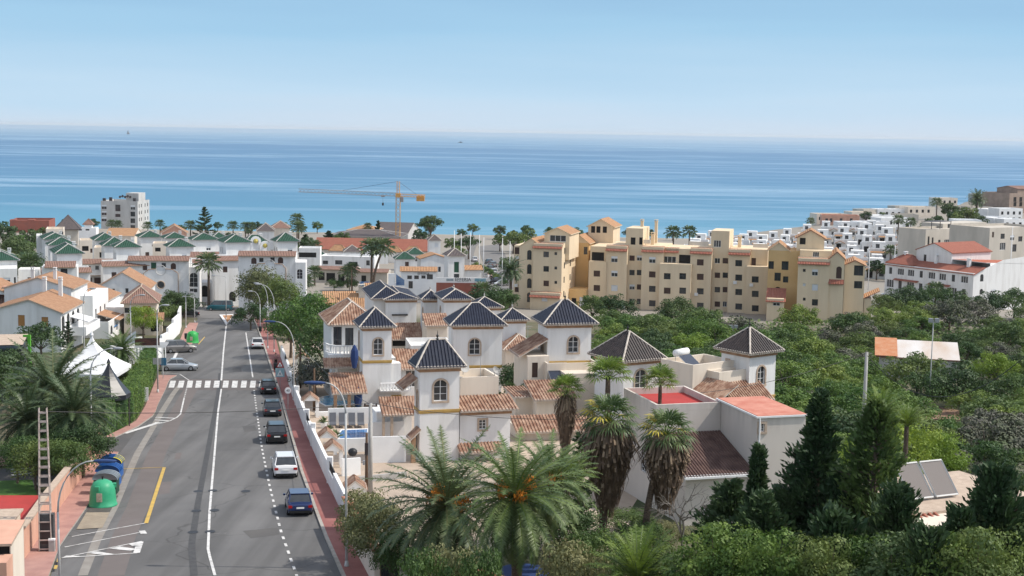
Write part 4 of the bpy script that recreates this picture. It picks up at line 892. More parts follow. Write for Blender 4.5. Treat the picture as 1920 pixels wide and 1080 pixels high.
V.part('drainpipe', MB().ring_path([(x0+.12, y0-.08, z1), (x0+.12, y0-.08, lowz-.4), (x0-.4, y0-.1, lowz-.9), (x0-.4, y0-.1, -1)], .06, 6), 'white_clean')
V.parapet(lf.r[0], lf.r[1], lf.r[2], lf.r[3], lf.r[5]+.005, .5, .18, 0, 'red_paint')
V.box('window_ledge', lo.r[0]-.35, 1.2, 3.2, lo.r[0]+.02, 3.2, 3.32, 'red_terrace')
# ---------------- yellow apartment blocks ----------------
def strip(B, b, py0, py1, m=('red_roof', 'red_roof'), over=.25, dz=0):
    z0 = B.loc((0), py1, b.r[1])[1] if False else None
    u = (b.r[0]+b.r[2])/2; zt = b.r[5]; h = (py1-py0)/F*B.C.y
    B.shed(b.r[0]-.08, b.r[1]-.55, b.r[2]+.08, b.r[1]+.9, zt-h*.9, zt+.12, m, 0)
YG = 'yellow apartment blocks above the valley'
Y = Bld('apartment_block', 'long yellow apartment block with two stair towers behind the low retaining wall', 'apartment block', 1104, 586, 286, -15, YG, ('yellow_wall', 'ochre_wall'))
RW = [27.0*i for i in range(5)]; PX = 16
def yb(pl, pr, pt, yo, dep, cols, y0, n, w=1.35, h=1.25, kinds=('dark', 'shutter', 'dark', 'half'), st=None, red=0):
    b = Y.blk(pl, pr, pt, yoff=yo, dep=dep)
    for c in cols:
        for i in range(n): b.win(c, y0+27.1*i, w, h, kinds[(i*3+int(c)) % len(kinds)])
    if st: strip(Y, b, *st)
    return b
yb(1104, 1137, 490, 0, 12, [1119], 513, 3, kinds=('shutter', 'white', 'half'))
q = yb(1107, 1137, 462, 1.6, 10, [], 0, 0); q.win(1121, 481, 2.6, 1.8, 'void')
yb(1137, 1176, 461, .35, 12, [1152], 486, 4, kinds=('half', 'dark', 'white', 'half'), st=(464, 474))
yb(1174, 1206, 428, 2.2, 8, [1185, 1199], 484, 4, 1.1, 1.1, ('dark', 'shutter', 'dark', 'half')).row([1187, 1203], 452, 1.0, 1.5, 'void')
yb(1204, 1245, 463, .3, 12, [1223], 487.5, 4, kinds=('dark', 'dark', 'shutter', 'half'), st=(466, 476))
yb(1237, 1296, 495, -1.4, 13, [1251, 1280], 518, 3, kinds=('dark', 'shutter', 'shutter', 'dark'))
q = yb(1244, 1296, 466, 1.0, 10, [], 0, 0); q.win(1255, 487, 2.6, 1.4, 'big'); q.win(1284, 487, 2.4, 2.0, 'void'); strip(Y, Y.raw(q.r[0], q.r[1], q.r[0]+3.1, q.r[1]+.2, q.r[5]-.6, q.r[5]+.01), 468, 476)
yb(1295, 1335, 466, .3, 12, [1313], 492, 4, kinds=('shutter', 'shutter', 'dark', 'dark'), st=(469, 479))
yb(1334, 1368, 433, 2.2, 8, [1345, 1360], 489, 4, 1.1, 1.1, ('shutter', 'white_frame', 'shutter', 'dark')).row([1345, 1359], 457, 1.5, 1.4, 'big')
yb(1367, 1407, 468, .3, 12, [1385], 493.5, 4, kinds=('dark', 'dark', 'dark', 'dark'), st=(471, 481))
yb(1400, 1441, 500, -1.3, 13, [1416], 524, 3, kinds=('dark',))
q = yb(1407, 1440, 468, 1.2, 10, [], 0, 0); q.win(1413, 493, .9, 2.0, 'door')
for px, py in ((1165, 571), (1168, 577), (1378, 530), (1410, 533), (1305, 552)):
    u, z = Y.loc(px, py, -.1); yy = -1.75 if 1400 < px < 1440 or px == 1305 and False else -.05
    Y.box('air_conditioner', u-.35, yy, z-.3, u+.35, yy+.35, z+.3, 'frame_white')
for u in (12, 24.5, 30): Y.chimney(u, 6, 12.5, 15.3, .35, 'yellow_wall')
L0, L1 = Y.loc(1104, 590, 0)[0], Y.loc(1441, 590, 0)[0]
Y.done()
for i, (a, b) in enumerate(((8.5, 12), (20, 24), (33, 36))): Y.box('terrace_wall', L0+a, 3, 13.6, L0+b, 3.2, 14.4, 'cream_wall')
# left block
Y = Bld('apartment_block', 'yellow apartment block with arched stair windows beside the beach road', 'apartment block', 1000, 575, 280, -15, YG, ('yellow_wall', 'ochre_wall'))
q = Y.blk(1000, 1054, 457, dep=13); strip(Y, q, 457, 466)
for i in range(3): q.win(1024, 477+27.2*i, 1.15, 1.15, 'dark' if i < 2 else 'shutter'); q.win(1042, 475.5+27*i, .55, .6, 'dark')
for i in range(4):
    for v in (2.5, 8): q.winl(v, 11.2-2.95*i, 1.0, 1.3, 'dark', 'R')
s_ = Y.blk(964, 976, 460, yoff=2.5, dep=8)
for i in range(4): s_.win(970, 470+25*i, 1.1, 1.4, 'shutter')
s_ = Y.blk(974, 1001, 462, yoff=.9, dep=10)
for i in range(4): s_.win(992.5, 478+26.5*i, .95, 2.0, 'dark', arch=True)
Y.gable(s_.r[0], s_.r[1], s_.r[2]+2, s_.r[3], s_.r[5], 1.6, 'y', .3, ('tan_roof', 'yellow_wall'))
p = Y.blk(1021, 1068, 438, yoff=3, dep=9, z0=10); p.win(1046, 447, 3.4, 1.3, 'big'); Y.gable(*p.r[:4], p.r[5], 1.2, 'y', .3, ('tan_roof', 'yellow_wall'))
lowb = Y.blk(994, 1050, 549, yoff=-1.8, dep=3); strip(Y, lowb, 541, 550); lowb.win(1021, 562, 1.2, .7, 'white')
r_ = Y.blk(1068, 1104, 455, yoff=13.5, dep=12, mat=1); r_.win(1098, 470, .8, 1.6, 'dark'); Y.gable(*r_.r[:4], r_.r[5], 1.6, 'y', .3, ('tan_roof', 'yellow_wall'))
c = Y.blk(1103, 1150, 424, yoff=20, dep=8, z0=8); c.row([1112, 1122, 1134], 430, .9, 1.5, 'void'); Y.gable(*c.r[:4], c.r[5], 1.5, 'y', .4, ('tan_roof', 'yellow_wall'))
for u in (19, 22): Y.chimney(u, 17, 13, 17.5, .3, 'yellow_wall')
Y.raw(s_.r[0]-3.5, 1, s_.r[0], 7, -1, 3.0); pc = Y.raw(Y.loc(1060, 560, 8)[0], 7, Y.loc(1100, 560, 8)[0], 12, -1, 3.6, 1); pc.win(1092, 566, 1.3, 2, 'white'); pc.win(1076, 566, 1.0, 1.6, 'void')
Y.done()
for i, px in enumerate((970, 969, 968)): u, z = Y.loc(px, 483+26*i, 2.4); Y.box('air_conditioner', u-.35, 2.15, z-.3, u+.35, 2.49, z+.3, 'frame_white')
# right block
Y = Bld('apartment_block', 'yellow apartment block nearest the white houses on the hill side', 'apartment block', 1497, 575, 262, -12, YG, ('yellow_wall', 'ochre_wall'))
q = Y.blk(1497, 1556, 485, dep=12); strip(Y, q, 487, 498)
for i, (k1, k2) in enumerate((('dark', 'half'), ('white', 'white'), ('dark', 'dark'))): q.win(1508, 507+27*i, .5, .55, k1); q.win(1528, 511+28*i, 1.1, 1.2, k2)
q.win(1563, 566, 1.1, 1.1, 'half')
e = Y.blk(1555, 1584, 485, yoff=.3, dep=11); e.win(1573, 511, 1.0, 2.3, 'shutter', arch=True); Y.shed(e.r[0], e.r[1]-.6, e.r[2], e.r[1]+.02, Y.loc(1570, 529, 0)[1]-.3, Y.loc(1570, 524, 0)[1], ('red_roof', 'red_roof'), 0); Y.gable(*e.r[:4], e.r[5], 1.3, 'y', .3, ('tan_roof', 'red_roof'))
f = Y.blk(1584, 1622, 497, yoff=2.5, dep=9); f.win(1610, 506, 1.7, 2.2, 'dark'); f.win(1609, 534, 1.5, 1.4, 'dark'); Y.gable(*f.r[:4], f.r[5], .9, 'y', .4, ('tan_roof', 'red_roof'))
a = Y.blk(1441, 1500, 470, yoff=5, dep=8, mat=1)
for px, py, w_, h_ in ((1458, 519, 1.2, 1.6), (1473, 524, 1.0, 1.2), (1472, 498, 1.3, 1.7), (1446, 497, 1, 1.5)): a.win(px, py, w_, h_, 'dark')
a.win(1458, 545, 1.2, 1.5, 'void', arch=True)
Y.gable(a.r[0], a.r[1], a.r[2]-2, a.r[3], a.r[5], 1.5, 'y', .3, ('tan_roof', 'yellow_wall'))
b = Y.blk(1494, 1546, 446, yoff=6, dep=7, z0=8); b.row([1505, 1516], 452, 1.1, 1.3, 'void'); Y.gable(*b.r[:4], b.r[5], 1.5, 'y', .4, ('tan_roof', 'red_roof'))
c = Y.blk(1500, 1560, 470, yoff=3, dep=4, z0=9); c.row([1530, 1542], 477, 1.2, 1.0, 'big')
g1 = Y.blk(1438, 1470, 560, yoff=-3, dep=6); Y.shed(g1.r[0]-.2, g1.r[1]-.4, g1.r[2]+.3, g1.r[3], g1.r[5]-.5, g1.r[5]+1.4, ('red_roof', 'red_roof'), 0); g1.win(1456, 569, 1.3, .9, 'half')
h_ = Y.blk(1620, 1634, 560, yoff=3, dep=6); Y.shed(h_.r[0]-2, h_.r[1]-.4, h_.r[2]+1.5, h_.r[3], h_.r[5]-.8, h_.r[5]+1.6, ('tan_roof', 'red_roof'), 0, rise='x')
Y.done()
# retaining wall
Wl = Bld('retaining_wall', 'long pale yellow retaining wall with small vents under the central apartment block', 'wall', 1050, 600, 279, -15, None, ('yellow_wall',))
b = Wl.blk(985, 1452, 589, dep=.5, z0=-4)
Wl.done(); v = MB()
for i in range(60):
    u = b.r[0]+3+i*.72
    if i % 9 < 6: v.box(u, -.03, b.r[5]-.55, u+.4, .01, b.r[5]-.25)
Wl.part('vent', v, 'dark_void')
# ---------------- green-roofed town houses ----------------
GG = 'green roofed town houses'
def green(label, xl, xc, xr, ye, ya, D, ground=None, low=True, wins=True, rot=24):
    B = Bld('townhouse', label, 'town house', xc, ye, D, rot, GG, ('white_wall',)); t = B.blk(xc, xr, ye, pL=xl)
    W = t.r[2]-t.r[0]; Dp = max(3, min(12, t.r[3]-t.r[1])); t.r = (*t.r[:3], t.r[1]+Dp, *t.r[4:]); z1 = t.r[5]
    if wins:
        for v in (1.2, 2.9):
            if v < Dp-.6:
                for zz in (2.4, 5): t.winl(v, z1-zz, .6, 1.2, 'dark', 'L')
        t.winl(W*.62, z1-2.3, 1.0, .9, 'half'); t.winl(W*.3, z1-5.2, .9, 1.6, 'shutter')
    if low:
        l = B.raw(t.r[0]-3, -3.6, t.r[2]+1, 0, -1, z1-3.2); l.winl(2, z1-5.6, .9, 1.2, 'shutter'); l.winl(5, z1-5.4, .8, .9, 'dark'); l.winl(7.2, z1-5.4, .8, .9, 'dark'); l.winl(3.4, 1, 1.3, 2.0, 'void', arch=True); l.winl(6.4, 1, 1.3, 2.0, 'void', arch=True)
        B.shed(l.r[0]-.3, l.r[1]-.5, l.r[2]+.3, l.r[1]+1.4, l.r[5]+.05, l.r[5]+.8, ('brown_roof', 'brick_trim'), 0); B.parapet(l.r[0]+.2, l.r[1]+1.5, l.r[2], l.r[3]-.02, l.r[5], .9, .15)
    B.done(); h = B.loc((xc+xr)/2, ya, Dp/2)[1]-z1; B.hip(*t.r[:4], z1+.1, max(1.2, h), .5, ('green_roof', 'concrete'), 0, hipr=.11)
    B.chimney(t.r[2]-.8, Dp*.7, z1, z1+max(1.0, h)*.9, .28); return B
green('town house with a green hipped roof cut by the picture edge beside the big trees', -30, -24, 32, 489, 470, 250, low=False)
green('nearest green roofed town house above the brown tiled lean-to, left of the wall of arches', 98, 107, 154, 476, 457, 262)
green('green roofed town house right behind the nearest one of the left row', 90, 94, 140, 460, 446, 285, low=False)
green('farthest green roofed town house of the left row, by the dark trees', 77, 84, 126, 449, 437, 305, low=False)
green('green roofed town house rising at the corner of the blank white arcade wall', 212, 218, 261, 464, 450, 268)
green('green roof stepping up behind the corner town house', 190, 196, 238, 461, 445, 290, low=False)
green('green roof second behind the corner town house, under the orange roof', 173, 180, 218, 451, 437, 310, low=False)
green('small green roofed town house above the blank white arcade wall', 311, 318, 362, 463, 449, 285)
green('green roofed town house in front of the pink gabled house', 257, 264, 303, 445, 433, 335, low=False)
green('green roofed town house behind the small one above the arcade wall', 304, 311, 349, 447, 436, 330, low=False)
green('green roofed town house with two white hips left of the fan palm', 355, 363, 408, 450, 438, 300)
green('green roofed town house with yellow chimney behind the fan palm', 389, 396, 430, 449, 436, 320, low=False)
green('tall green roofed town house right of the fan palm beside the bell gables', 411, 424, 468, 455, 440, 278, low=True)
green('green roofed town house between the bell gable and the tall one', 455, 461, 500, 455, 441, 300, low=False)
green('easternmost green roofed town house above the second arcade wall', 512, 521, 558, 453, 437, 288, low=False)
# bell gables with yellow balls
def bellgable(px, py, D, label):
    p = PD(px, py, D); z0 = g(p.x, p.y); t = thing('bell_gable', label, 'bell gable', (p.x, p.y, z0), .3, 'bell gables on the roofs')
    h = p.z-z0; mb = MB(); mb.box(-1.1, -.2, 0, -.55, .2, h-1.2); mb.box(.55, -.2, 0, 1.1, .2, h-1.2); mb.box(-.55, -.2, 0, .55, .2, h-3.0)
    for i in range(6): a, b = pi*i/6, pi*(i+1)/6; mb.prism([(0, 0)], 0, 0) if False else None; mb.poly([(1.1*cos(a), -.2, h-1.2+1.0*sin(a)), (1.1*cos(b), -.2, h-1.2+1.0*sin(b)), (.55*cos(b), -.2, h-1.2+.5*sin(b)), (.55*cos(a), -.2, h-1.2+.5*sin(a))]); mb.poly([(1.1*cos(a), -.2, h-1.2+1.0*sin(a)), (1.1*cos(b), -.2, h-1.2+1.0*sin(b)), (1.1*cos(b), .2, h-1.2+1.0*sin(b)), (1.1*cos(a), .2, h-1.2+1.0*sin(a))])
    mb.build('gable', MT['white_clean'], t); mb = MB(); mb.lathe([(.02, -.55), (.42, -.3), (.52, 0), (.4, .35), (.02, .5)], 8, (0, 0, h-1.2)); mb.build('yellow_urn', mat('urn', (.55, .45, .12), .8), t)
bellgable(479.5, 441, 292, 'white bell gable holding the larger yellow urn between green roofs'); bellgable(497, 450, 292, 'white bell gable holding the smaller yellow urn beside the larger')
# ---------------- big white buildings with arcades ----------------
def arcade(label, x0, x1, xw, pst0, pst1, pb, D, rot, panel, wins, round_win=None, circ=None, arc=None):
    B = Bld('white_building', label, 'building', x0, pb, D, rot, 'white street buildings with a round emblem', ('white_wall', 'white_clean'))
    t = B.blk(x0, x1, pst1, dep=7)
    for px, py, k in wins: t.win(px, py, 1.0 if k != 'dark' else .8, 1.2 if k != 'dark' else .8, k, arch=(k == 'shutter'))
    if panel:
        a, b, pt, pbm = panel; p = B.blk(a, b, pt, yoff=-.5, dep=.49, pb=pbm)
        if round_win:
            u, z = B.loc(*round_win, -.5)
    B.done(); strip_ = B.shed(t.r[0]-.1, -.6, t.r[2]+.1, 1.5, t.r[5]-.02, t.r[5]+.75, ('brown_roof', 'brick_trim'), 0)
    if panel:
        tr = MB(); u0, u1, z0, z1 = p.r[0], p.r[2], p.r[4], p.r[5]; cx = (u0+u1)/2
        pts = [(u0, -.53, z0), (u0, -.53, z1-.5), (u0+.5, -.53, z1-.05), (cx-2.6, -.53, z1), (cx-2.3, -.53, z1+.3), (cx-.9, -.53, z1+.4)]
        tr.ring_path(pts, .07, 4); tr.ring_path([(2*cx-a[0], a[1], a[2]) for a in pts], .07, 4); B.part('wall_moulding', tr, 'brick_trim')
        B.part('emblem_ring', MB().ring_path([(cx+.95*cos(i*pi/8), -.5, z1+.15+.95*sin(i*pi/8)) for i in range(17)], .08, 4, cap=False), 'grey_wall')
        if round_win:
            mb = MB(); mb.ring_path([(u+.75*cos(i*pi/8), -.52, z+.75*sin(i*pi/8)) for i in range(17)], .1, 4, 1, cap=False); mb.poly([(u+.75*cos(i*pi/8), -.515, z+.75*sin(i*pi/8)) for i in range(16)]); B.part('round_window', mb, ['glass', 'stone_trim'])
    return B, t
B, t = arcade('long white building with a round window and a raised moulded panel at the junction', 240, 354, 374, 480, 488, 572, 266, 8, (269, 334, 508, 570), [(271, 501, 'shutter'), (288, 498, 'green'), (307, 497, 'dark'), (325, 499, 'shutter')], (301.5, 534))
w2 = Bld; B.blks = []; k = B.blk(354, 374, 502, yoff=1.0, dep=5); k.win(363, 525, 1.6, 2.8, 'grid', arch=True); k.win(363, 545, 1.5, .8, 'white_frame'); mbx = MB(); k.emit(mbx, B.root); B.part('wall', mbx, 'white_wall')
B.baluster([(k.r[0], k.r[1]), (k.r[2], k.r[1])], k.r[5], .9); B.shed(k.r[0], k.r[1]+2, k.r[2]-.4, k.r[1]+4, k.r[5]+1.9, k.r[5]+2.8, ('brown_roof', 'brick_trim'), 0)
B, t = arcade('white building with a moulded ring crest behind the rounded roadside tree', 447, 554, 573, 470, 479, 560, 262, 6, (476, 536, 498, 560), [(476, 489, 'shutter'), (490, 487.5, 'dark'), (511, 486.5, 'dark'), (526, 488, 'shutter')])
B.blks = []; k = B.blk(554, 573, 492, yoff=-.6, dep=6); k.win(562, 514, 1.1, 1.9, 'grid', arch=True); mbx = MB(); k.emit(mbx, B.root); B.part('wall', mbx, 'white_wall')
B = Bld('white_building', 'white building with stacked arches behind the tall fan palm', 'building', 384, 560, 278, 10, 'white street buildings with a round emblem', ('white_wall',))
a = B.blk(376, 398, 530, dep=6); a.win(381, 546, 1.5, 2.3, 'void', arch=True); a.win(392, 546, 1.3, 2.0, 'void', arch=True)
b = B.blk(424, 447, 497, yoff=-2, dep=8); b.win(439, 516, 1.6, 2.4, 'grid', arch=True); b.win(439, 540, 1.6, 2.6, 'void', arch=True); b.win(430, 520, .7, 3, 'dark'); b.win(427, 543, .6, 2.6, 'dark')
c = B.blk(398, 424, 512, yoff=3, dep=6); c.row([404, 414], 545, 1.1, 2.5, 'void', arch=True); c.row([403, 417], 524, .9, 1.6, 'shutter'); B.baluster([(b.r[0]+2.6, -2.3), (b.r[2]+.5, -2.3)], B.loc(440, 500, -2)[1], .8)
B.done(); B.shed(c.r[0]-.1, c.r[1]-.4, c.r[2], c.r[1]+2, c.r[5], c.r[5]+.9, ('brown_roof', 'brick_trim'), 0)
# row between the left town houses and the arcade
B = Bld('white_house', 'white house with a long tiled eave and shaded balcony left of the arcade wall', 'house', 153, 570, 272, 12, None, ('white_wall',))
t = B.blk(153, 214, 494, dep=6); t.win(165, 508, 1.0, 2.0, 'door'); t.row([182, 200], 502, .7, .8, 'dark'); t.row([166, 183, 203], 526, 1.3, 1.2, 'shutter'); B.done()
B.shed(t.r[0]-.1, -.6, t.r[2]+.1, 1.5, t.r[5], t.r[5]+.8, ('brown_roof', 'brick_trim'), 0); z = B.loc(185, 516, -1)[1]; B.box('balcony', t.r[0]+1, -1.4, z-.15, t.r[2]-.5, -.01, z, 'brick_trim'); B.parapet(t.r[0]+1, -1.4, t.r[2]-.5, -.05, z, .8, .08)
B = Bld('white_house', 'white house with a tiled lean-to and one dark shuttered window behind the orange roofs', 'house', 76, 570, 250, 14, None, ('white_wall',))
t = B.blk(78, 144, 500, dep=5); t.win(120, 511, 1.2, 1.4, 'dark'); B.done(); B.shed(t.r[0]+.5, -.6, t.r[2]-.2, 2.0, t.r[5]-.05, t.r[5]+.85, ('brown_roof', 'brick_trim'), 0)
B = Bld('white_house', 'grey white house with a sliding window under the cropped green roof', 'house', -30, 570, 244, 20, None, ('white_wall',))
t = B.blk(-28, 32, 504, dep=7); t.win(12, 526, 1.3, 1.0, 'half'); t.win(28, 526, .3, 1.2, 'dark'); t.win(10, 552, 2.2, 1.6, 'big'); B.done(); B.box('ledge', t.r[0], -.3, B.loc(0, 542, 0)[1]-.1, t.r[2]+.3, -.01, B.loc(0, 542, 0)[1]+.1, 'white_clean')
B = Bld('white_house', 'white house with a single dark window under the fan palm', 'house', 40, 572, 252, 14, None, ('white_wall',))
t = B.blk(34, 72, 505, dep=4); t.win(56, 524, .8, .8, 'dark'); B.done()
# ---------------- white terrace with orange roofs ----------------
OR = ('orange_roof', 'stone_trim')
TG = 'white terrace houses with orange roofs'
B = Bld('terrace_house', 'nearest white terrace house with a broad gable and two orange shutters', 'house', 115, 640, 186, 4, TG, ('white_wall', 'white_clean'))
zt = B.loc(115, 586)[1]; a = B.loc(-30, 600)[0]
t = B.raw(a, 0, 0, 12, -2, zt); t.win(40, 601, .9, 1.5, 'orange'); t.win(84, 604, .9, 1.4, 'orange')
for i in range(4): t.winl(1.2+i*2.8, zt-3.0, 1.5, 2.4, 'void', 'R', arch=True)
t.winl(2.5, .3, 2.2, 2.2, 'big', 'R'); t.winl(7, .3, 2.4, 2.4, 'void', 'R', arch=True)
B.box('balcony', 0.01, 3, zt-3.6, 2.6, 11.6, zt-3.3, 'white_clean'); B.parapet(.02, 3, 2.6, 11.6, zt-3.3, .9, .14, 1); B.shed(.02, 5, 2.5, 9, zt-1.9, zt-1.2, ('canvas_white', 'canvas_white'), 0, 'awning', '-x')
B.done(); hh = B.loc(54, 562)[1]-zt; mb = MB(); e = .3; xm = B.loc(54, 562)[0]
for q in (((a-e, 12.3, zt-.1), (a-e, -e, zt-.1), (xm, -e, zt+hh), (xm, 12.3, zt+hh)), ((.35, -e, zt-.12), (.35, 12.3, zt-.12), (xm, 12.3, zt+hh), (xm, -e, zt+hh))): B._slab(mb, q, .15, 0)
B.part('roof', mb, OR)
for y in (0, 12): B.part('gable', MB().poly([(a, y, zt), (0, y, zt), (xm, y, zt+hh)]), 'white_wall')
for u in (xm-.5, xm+1.7): B.chimney(u, 10, zt, zt+hh+1.6, .25)
B = Bld('terrace_house', 'second white terrace house with a blank sunlit street wall and orange tiles', 'house', 135, 640, 200, 4, TG, ('white_wall', 'white_clean'))
zt = B.loc(135, 541)[1]; t = B.raw(-9.5, 0, 0, 10, -1, zt); q = B.raw(0, 5.5, 1.8, 16, -1, zt-1.7, 1); q.winl(2, zt-5.4, .9, 1.5, 'dark', 'R'); q.winl(5, zt-5.4, .9, 1.5, 'dark', 'R'); q.winl(8, zt-5.4, .9, 1.5, 'dark', 'R')
l = B.raw(1.8, 4, 4.4, 15, -1, zt-6.2, 1); l.winl(2, .2, 1.4, 2, 'void', 'R', arch=True); l.winl(6, .2, 1.6, 2, 'big', 'R'); B.parapet(1.82, 4, 4.4, 15, zt-6.2, .8, .14, 1)
B.done(); B.gable(-9.5, .02, .1, 10, zt, 1.5, 'y', .3, OR); B.gable(-16, 2, -9.4, 9.4, zt-1.2, 1.6, 'y', .3, OR)
for u in (-3, -6.2): B.chimney(u, 3, zt, zt+2.3, .22)
B = Bld('terrace_house', 'third white terrace house with a row of tall arches over the street', 'house', 194, 640, 216, 4, TG, ('white_wall', 'white_clean'))
zt = B.loc(194, 566)[1]; t = B.raw(-9, -2, 0, 12, -1, zt, 1)
for i in range(4): t.winl(1.9+i*3.1, zt-3.4, 1.7, 2.7, 'void', 'R', arch=True)
t.winl(2, .1, 1.2, 2.2, 'void', 'R'); t.winl(5.5, .1, 2.2, 2.3, 'big', 'R'); t.winl(10, .1, 1.5, 2.3, 'void', 'R', arch=True)
B.done(); xm = -6.5; mb = MB(); B._slab(mb, ((.4, -2.3, zt-.1), (.4, 12.3, zt-.1), (xm, 12.3, zt+2.4), (xm, -2.3, zt+2.4)), .15, 0); B._slab(mb, ((-10, 12.3, zt+.9), (-10, -2.3, zt+.9), (xm, -2.3, zt+2.4), (xm, 12.3, zt+2.4)), .15, 0); B.part('roof', mb, OR)
B.box('balcony', .01, -1.8, 2.9, 3.6, 12, 3.1, 'white_clean'); B.parapet(.02, -1.8, 3.6, 12, 3.1, .95, .14, 1)
B.shed(.05, -8, 4.2, -2.3, 2.9, 4.0, OR, 0, 'canopy', '-x'); B.part('awning', MB().poly([(.5, -8.4, 2.6), (3.6, -8.4, 1.9), (3.6, -6.2, 1.9), (.5, -6.2, 2.6)]).poly([(.5, -8.4, 2.54), (3.6, -8.4, 1.84), (3.6, -6.2, 1.84), (.5, -6.2, 2.54)]), mat('awning_blue', (.05, .18, .40), .8))
B = Bld('hipped_house', 'cream house with a brown hipped roof and one orange shutter by the hedge', 'house', 240, 640, 212, 12, None, ('cream_wall',))
t = B.blk(232, 293, 569, dep=9); t.win(275, 582, 1.2, 1.4, 'orange'); t.win(243, 582, 1.6, .9, 'white_frame'); l = B.blk(272, 304, 600, yoff=-2, dep=2.1); l.win(290, 612, 1.2, 1.6, 'void'); B.done(); B.hip(*t.r[:4], t.r[5]+.1, 2.2, .5, ('brown_roof', 'stone_trim'), 0); B.shed(l.r[0]-.2, l.r[1]-.4, l.r[2]+.3, l.r[3], l.r[5], l.r[5]+.9, ('orange_roof_x', 'stone_trim'), 0)
B = Bld('gabled_house', 'white house with a flat gable and orange roof slope behind the terrace', 'house', 180, 600, 232, 8, None, ('white_wall',))
t = B.blk(180, 279, 540, dep=9); t.win(213, 544, .4, .5, 'dark'); t.win(238, 545, .5, .8, 'dark'); B.done(); B.gable(*t.r[:4], t.r[5], 2.6, 'y', .3, OR)
B = Bld('brown_roofed_house', 'small house with a brick red roof and pink chimney at the left edge', 'house', -20, 640, 200, 12, None, ('white_wall',))
t = B.blk(-30, 30, 580, dep=7); B.done(); B.gable(*t.r[:4], t.r[5], 2.2, 'x', .3, ('brown_roof', 'stone_trim')); B.chimney(t.r[2]-1.6, 3, t.r[5], t.r[5]+2.6, .45, 'pink_wall')
# ---------------- courtyards between the villas ----------------
pav = mat('patio_paving', (.46, .37, .29), .9, c2=(.37, .30, .24), scale=.5, detail=6, world=True)
cm = strip_y(inset(WR, .3), ext(GP([(1190, 1040), (1180, 960), (1250, 850), (1330, 800), (1300, 740), (1150, 680), (1000, 640), (830, 600), (700, 598)])), 84, 205, .03, 4)
tag(cm.build('patio_paving', pav), kind='structure')
# ---------------- middle distance ----------------
def hs(name, label, cat, xl, xr, pt, pb, D, rot, dep, roof=None, rh=1.5, m='white_wall', wins=(), group=None, rm=('brown_roof', 'brick_trim'), par=0, z0=-1.5, over=.35):
    B = Bld(name, label, cat, xl, pb, D, rot, group, (m,)); t = B.blk(xl, xr, pt, dep=dep, z0=z0)
    for w_ in wins: t.win(*w_)
    B.done()
    if roof == 'hip': B.hip(*t.r[:4], t.r[5]+.05, rh, over, rm, 0)
    elif roof in ('x', 'y'): B.gable(*t.r[:4], t.r[5], rh, roof, over, rm)
    elif roof == 'shed': B.shed(t.r[0]-.3, t.r[1]-.5, t.r[2]+.3, t.r[1]+1.8, t.r[5], t.r[5]+rh, rm, 0)
    if par: B.parapet(*t.r[:4], t.r[5], par, .2)
    return B, t
GR = ('green_roof', 'concrete'); DK = ('grey_roof', 'mortar'); RR = ('red_roof', 'red_roof'); TN = ('tan_roof', 'brick_trim')
B, t = hs('long_house', 'long low house row with a bright red roof below the crane', 'house row', 590, 806, 468, 492, 425, -2, 10, 'x', 3.0, 'cream_wall', [(x, 480, 1.2, 1.4, 'dark') for x in (600, 625, 655, 690, 735, 742, 768, 776)], rm=RR)
for u0 in (5, 22, 28): B.hip(u0, -3, u0+5, 0, t.r[5]-.3, 1.7, .3, TN, 0); B.box('bay', u0+.2, -2.8, -1, u0+4.8, -.01, t.r[5]-.4, 'white_wall')
for u0 in range(5, 34, 5): B.box('firewall', u0, -.3, t.r[5]-.4, u0+.25, 5, t.r[5]+.1, 'stone_trim') if False else None
hs('restaurant_pavilion', 'dark brown roofed seafront restaurant with a flat terrace roof left of the crane', 'restaurant', 622, 746, 443, 450, 500, -4, 16, 'hip', 1.8, 'grey_wall', rm=('grey_roof', 'grey_wall'), over=1.4)
hs('restaurant_pavilion', 'beige upper storey with a pale roof standing above the dark restaurant roofs', 'restaurant', 652, 706, 432, 450, 520, -4, 12, 'hip', 1.8, 'beige_wall', [(667, 437, 1.5, 2, 'dark'), (693, 437, 1.5, 2, 'dark')], rm=('tan_roof', 'beige_wall'), over=.6)
hs('grey_roofed_hall', 'low hall with a broad slate grey roof behind the crane mast', 'hall', 700, 765, 436, 450, 540, -10, 18, 'x', 3.4, 'grey_wall', rm=DK)
hs('white_house', 'low white house with an awning frame in front of the long red roof', 'house', 600, 702, 484, 505, 385, -4, 8, None, 0, 'white_wall', [(610, 492, 1.5, 1, 'dark'), (635, 492, 2, 1.2, 'dark'), (662, 495, 2.5, 1.2, 'void'), (690, 493, 1, 1.4, 'dark')], par=.5)
hs('garden_wall_house', 'long beige arcade house with dark bays behind the two slanting palms', 'house', 586, 668, 505, 545, 345, -3, 7, 'shed', .7, 'beige_wall', [(603, 518, 1.5, 2, 'void'), (620, 520, 2.2, 2.2, 'void'), (640, 522, 1.6, 2, 'void'), (652, 522, 1, 2, 'dark')])
hs('garden_wall_house', 'shorter beige house with a sagging tiled eave beside the two slanting palms', 'house', 668, 726, 510, 545, 340, -3, 6, 'shed', .7, 'beige_wall', [(682, 524, 1.2, 2, 'void'), (698, 520, .8, 1, 'dark')])
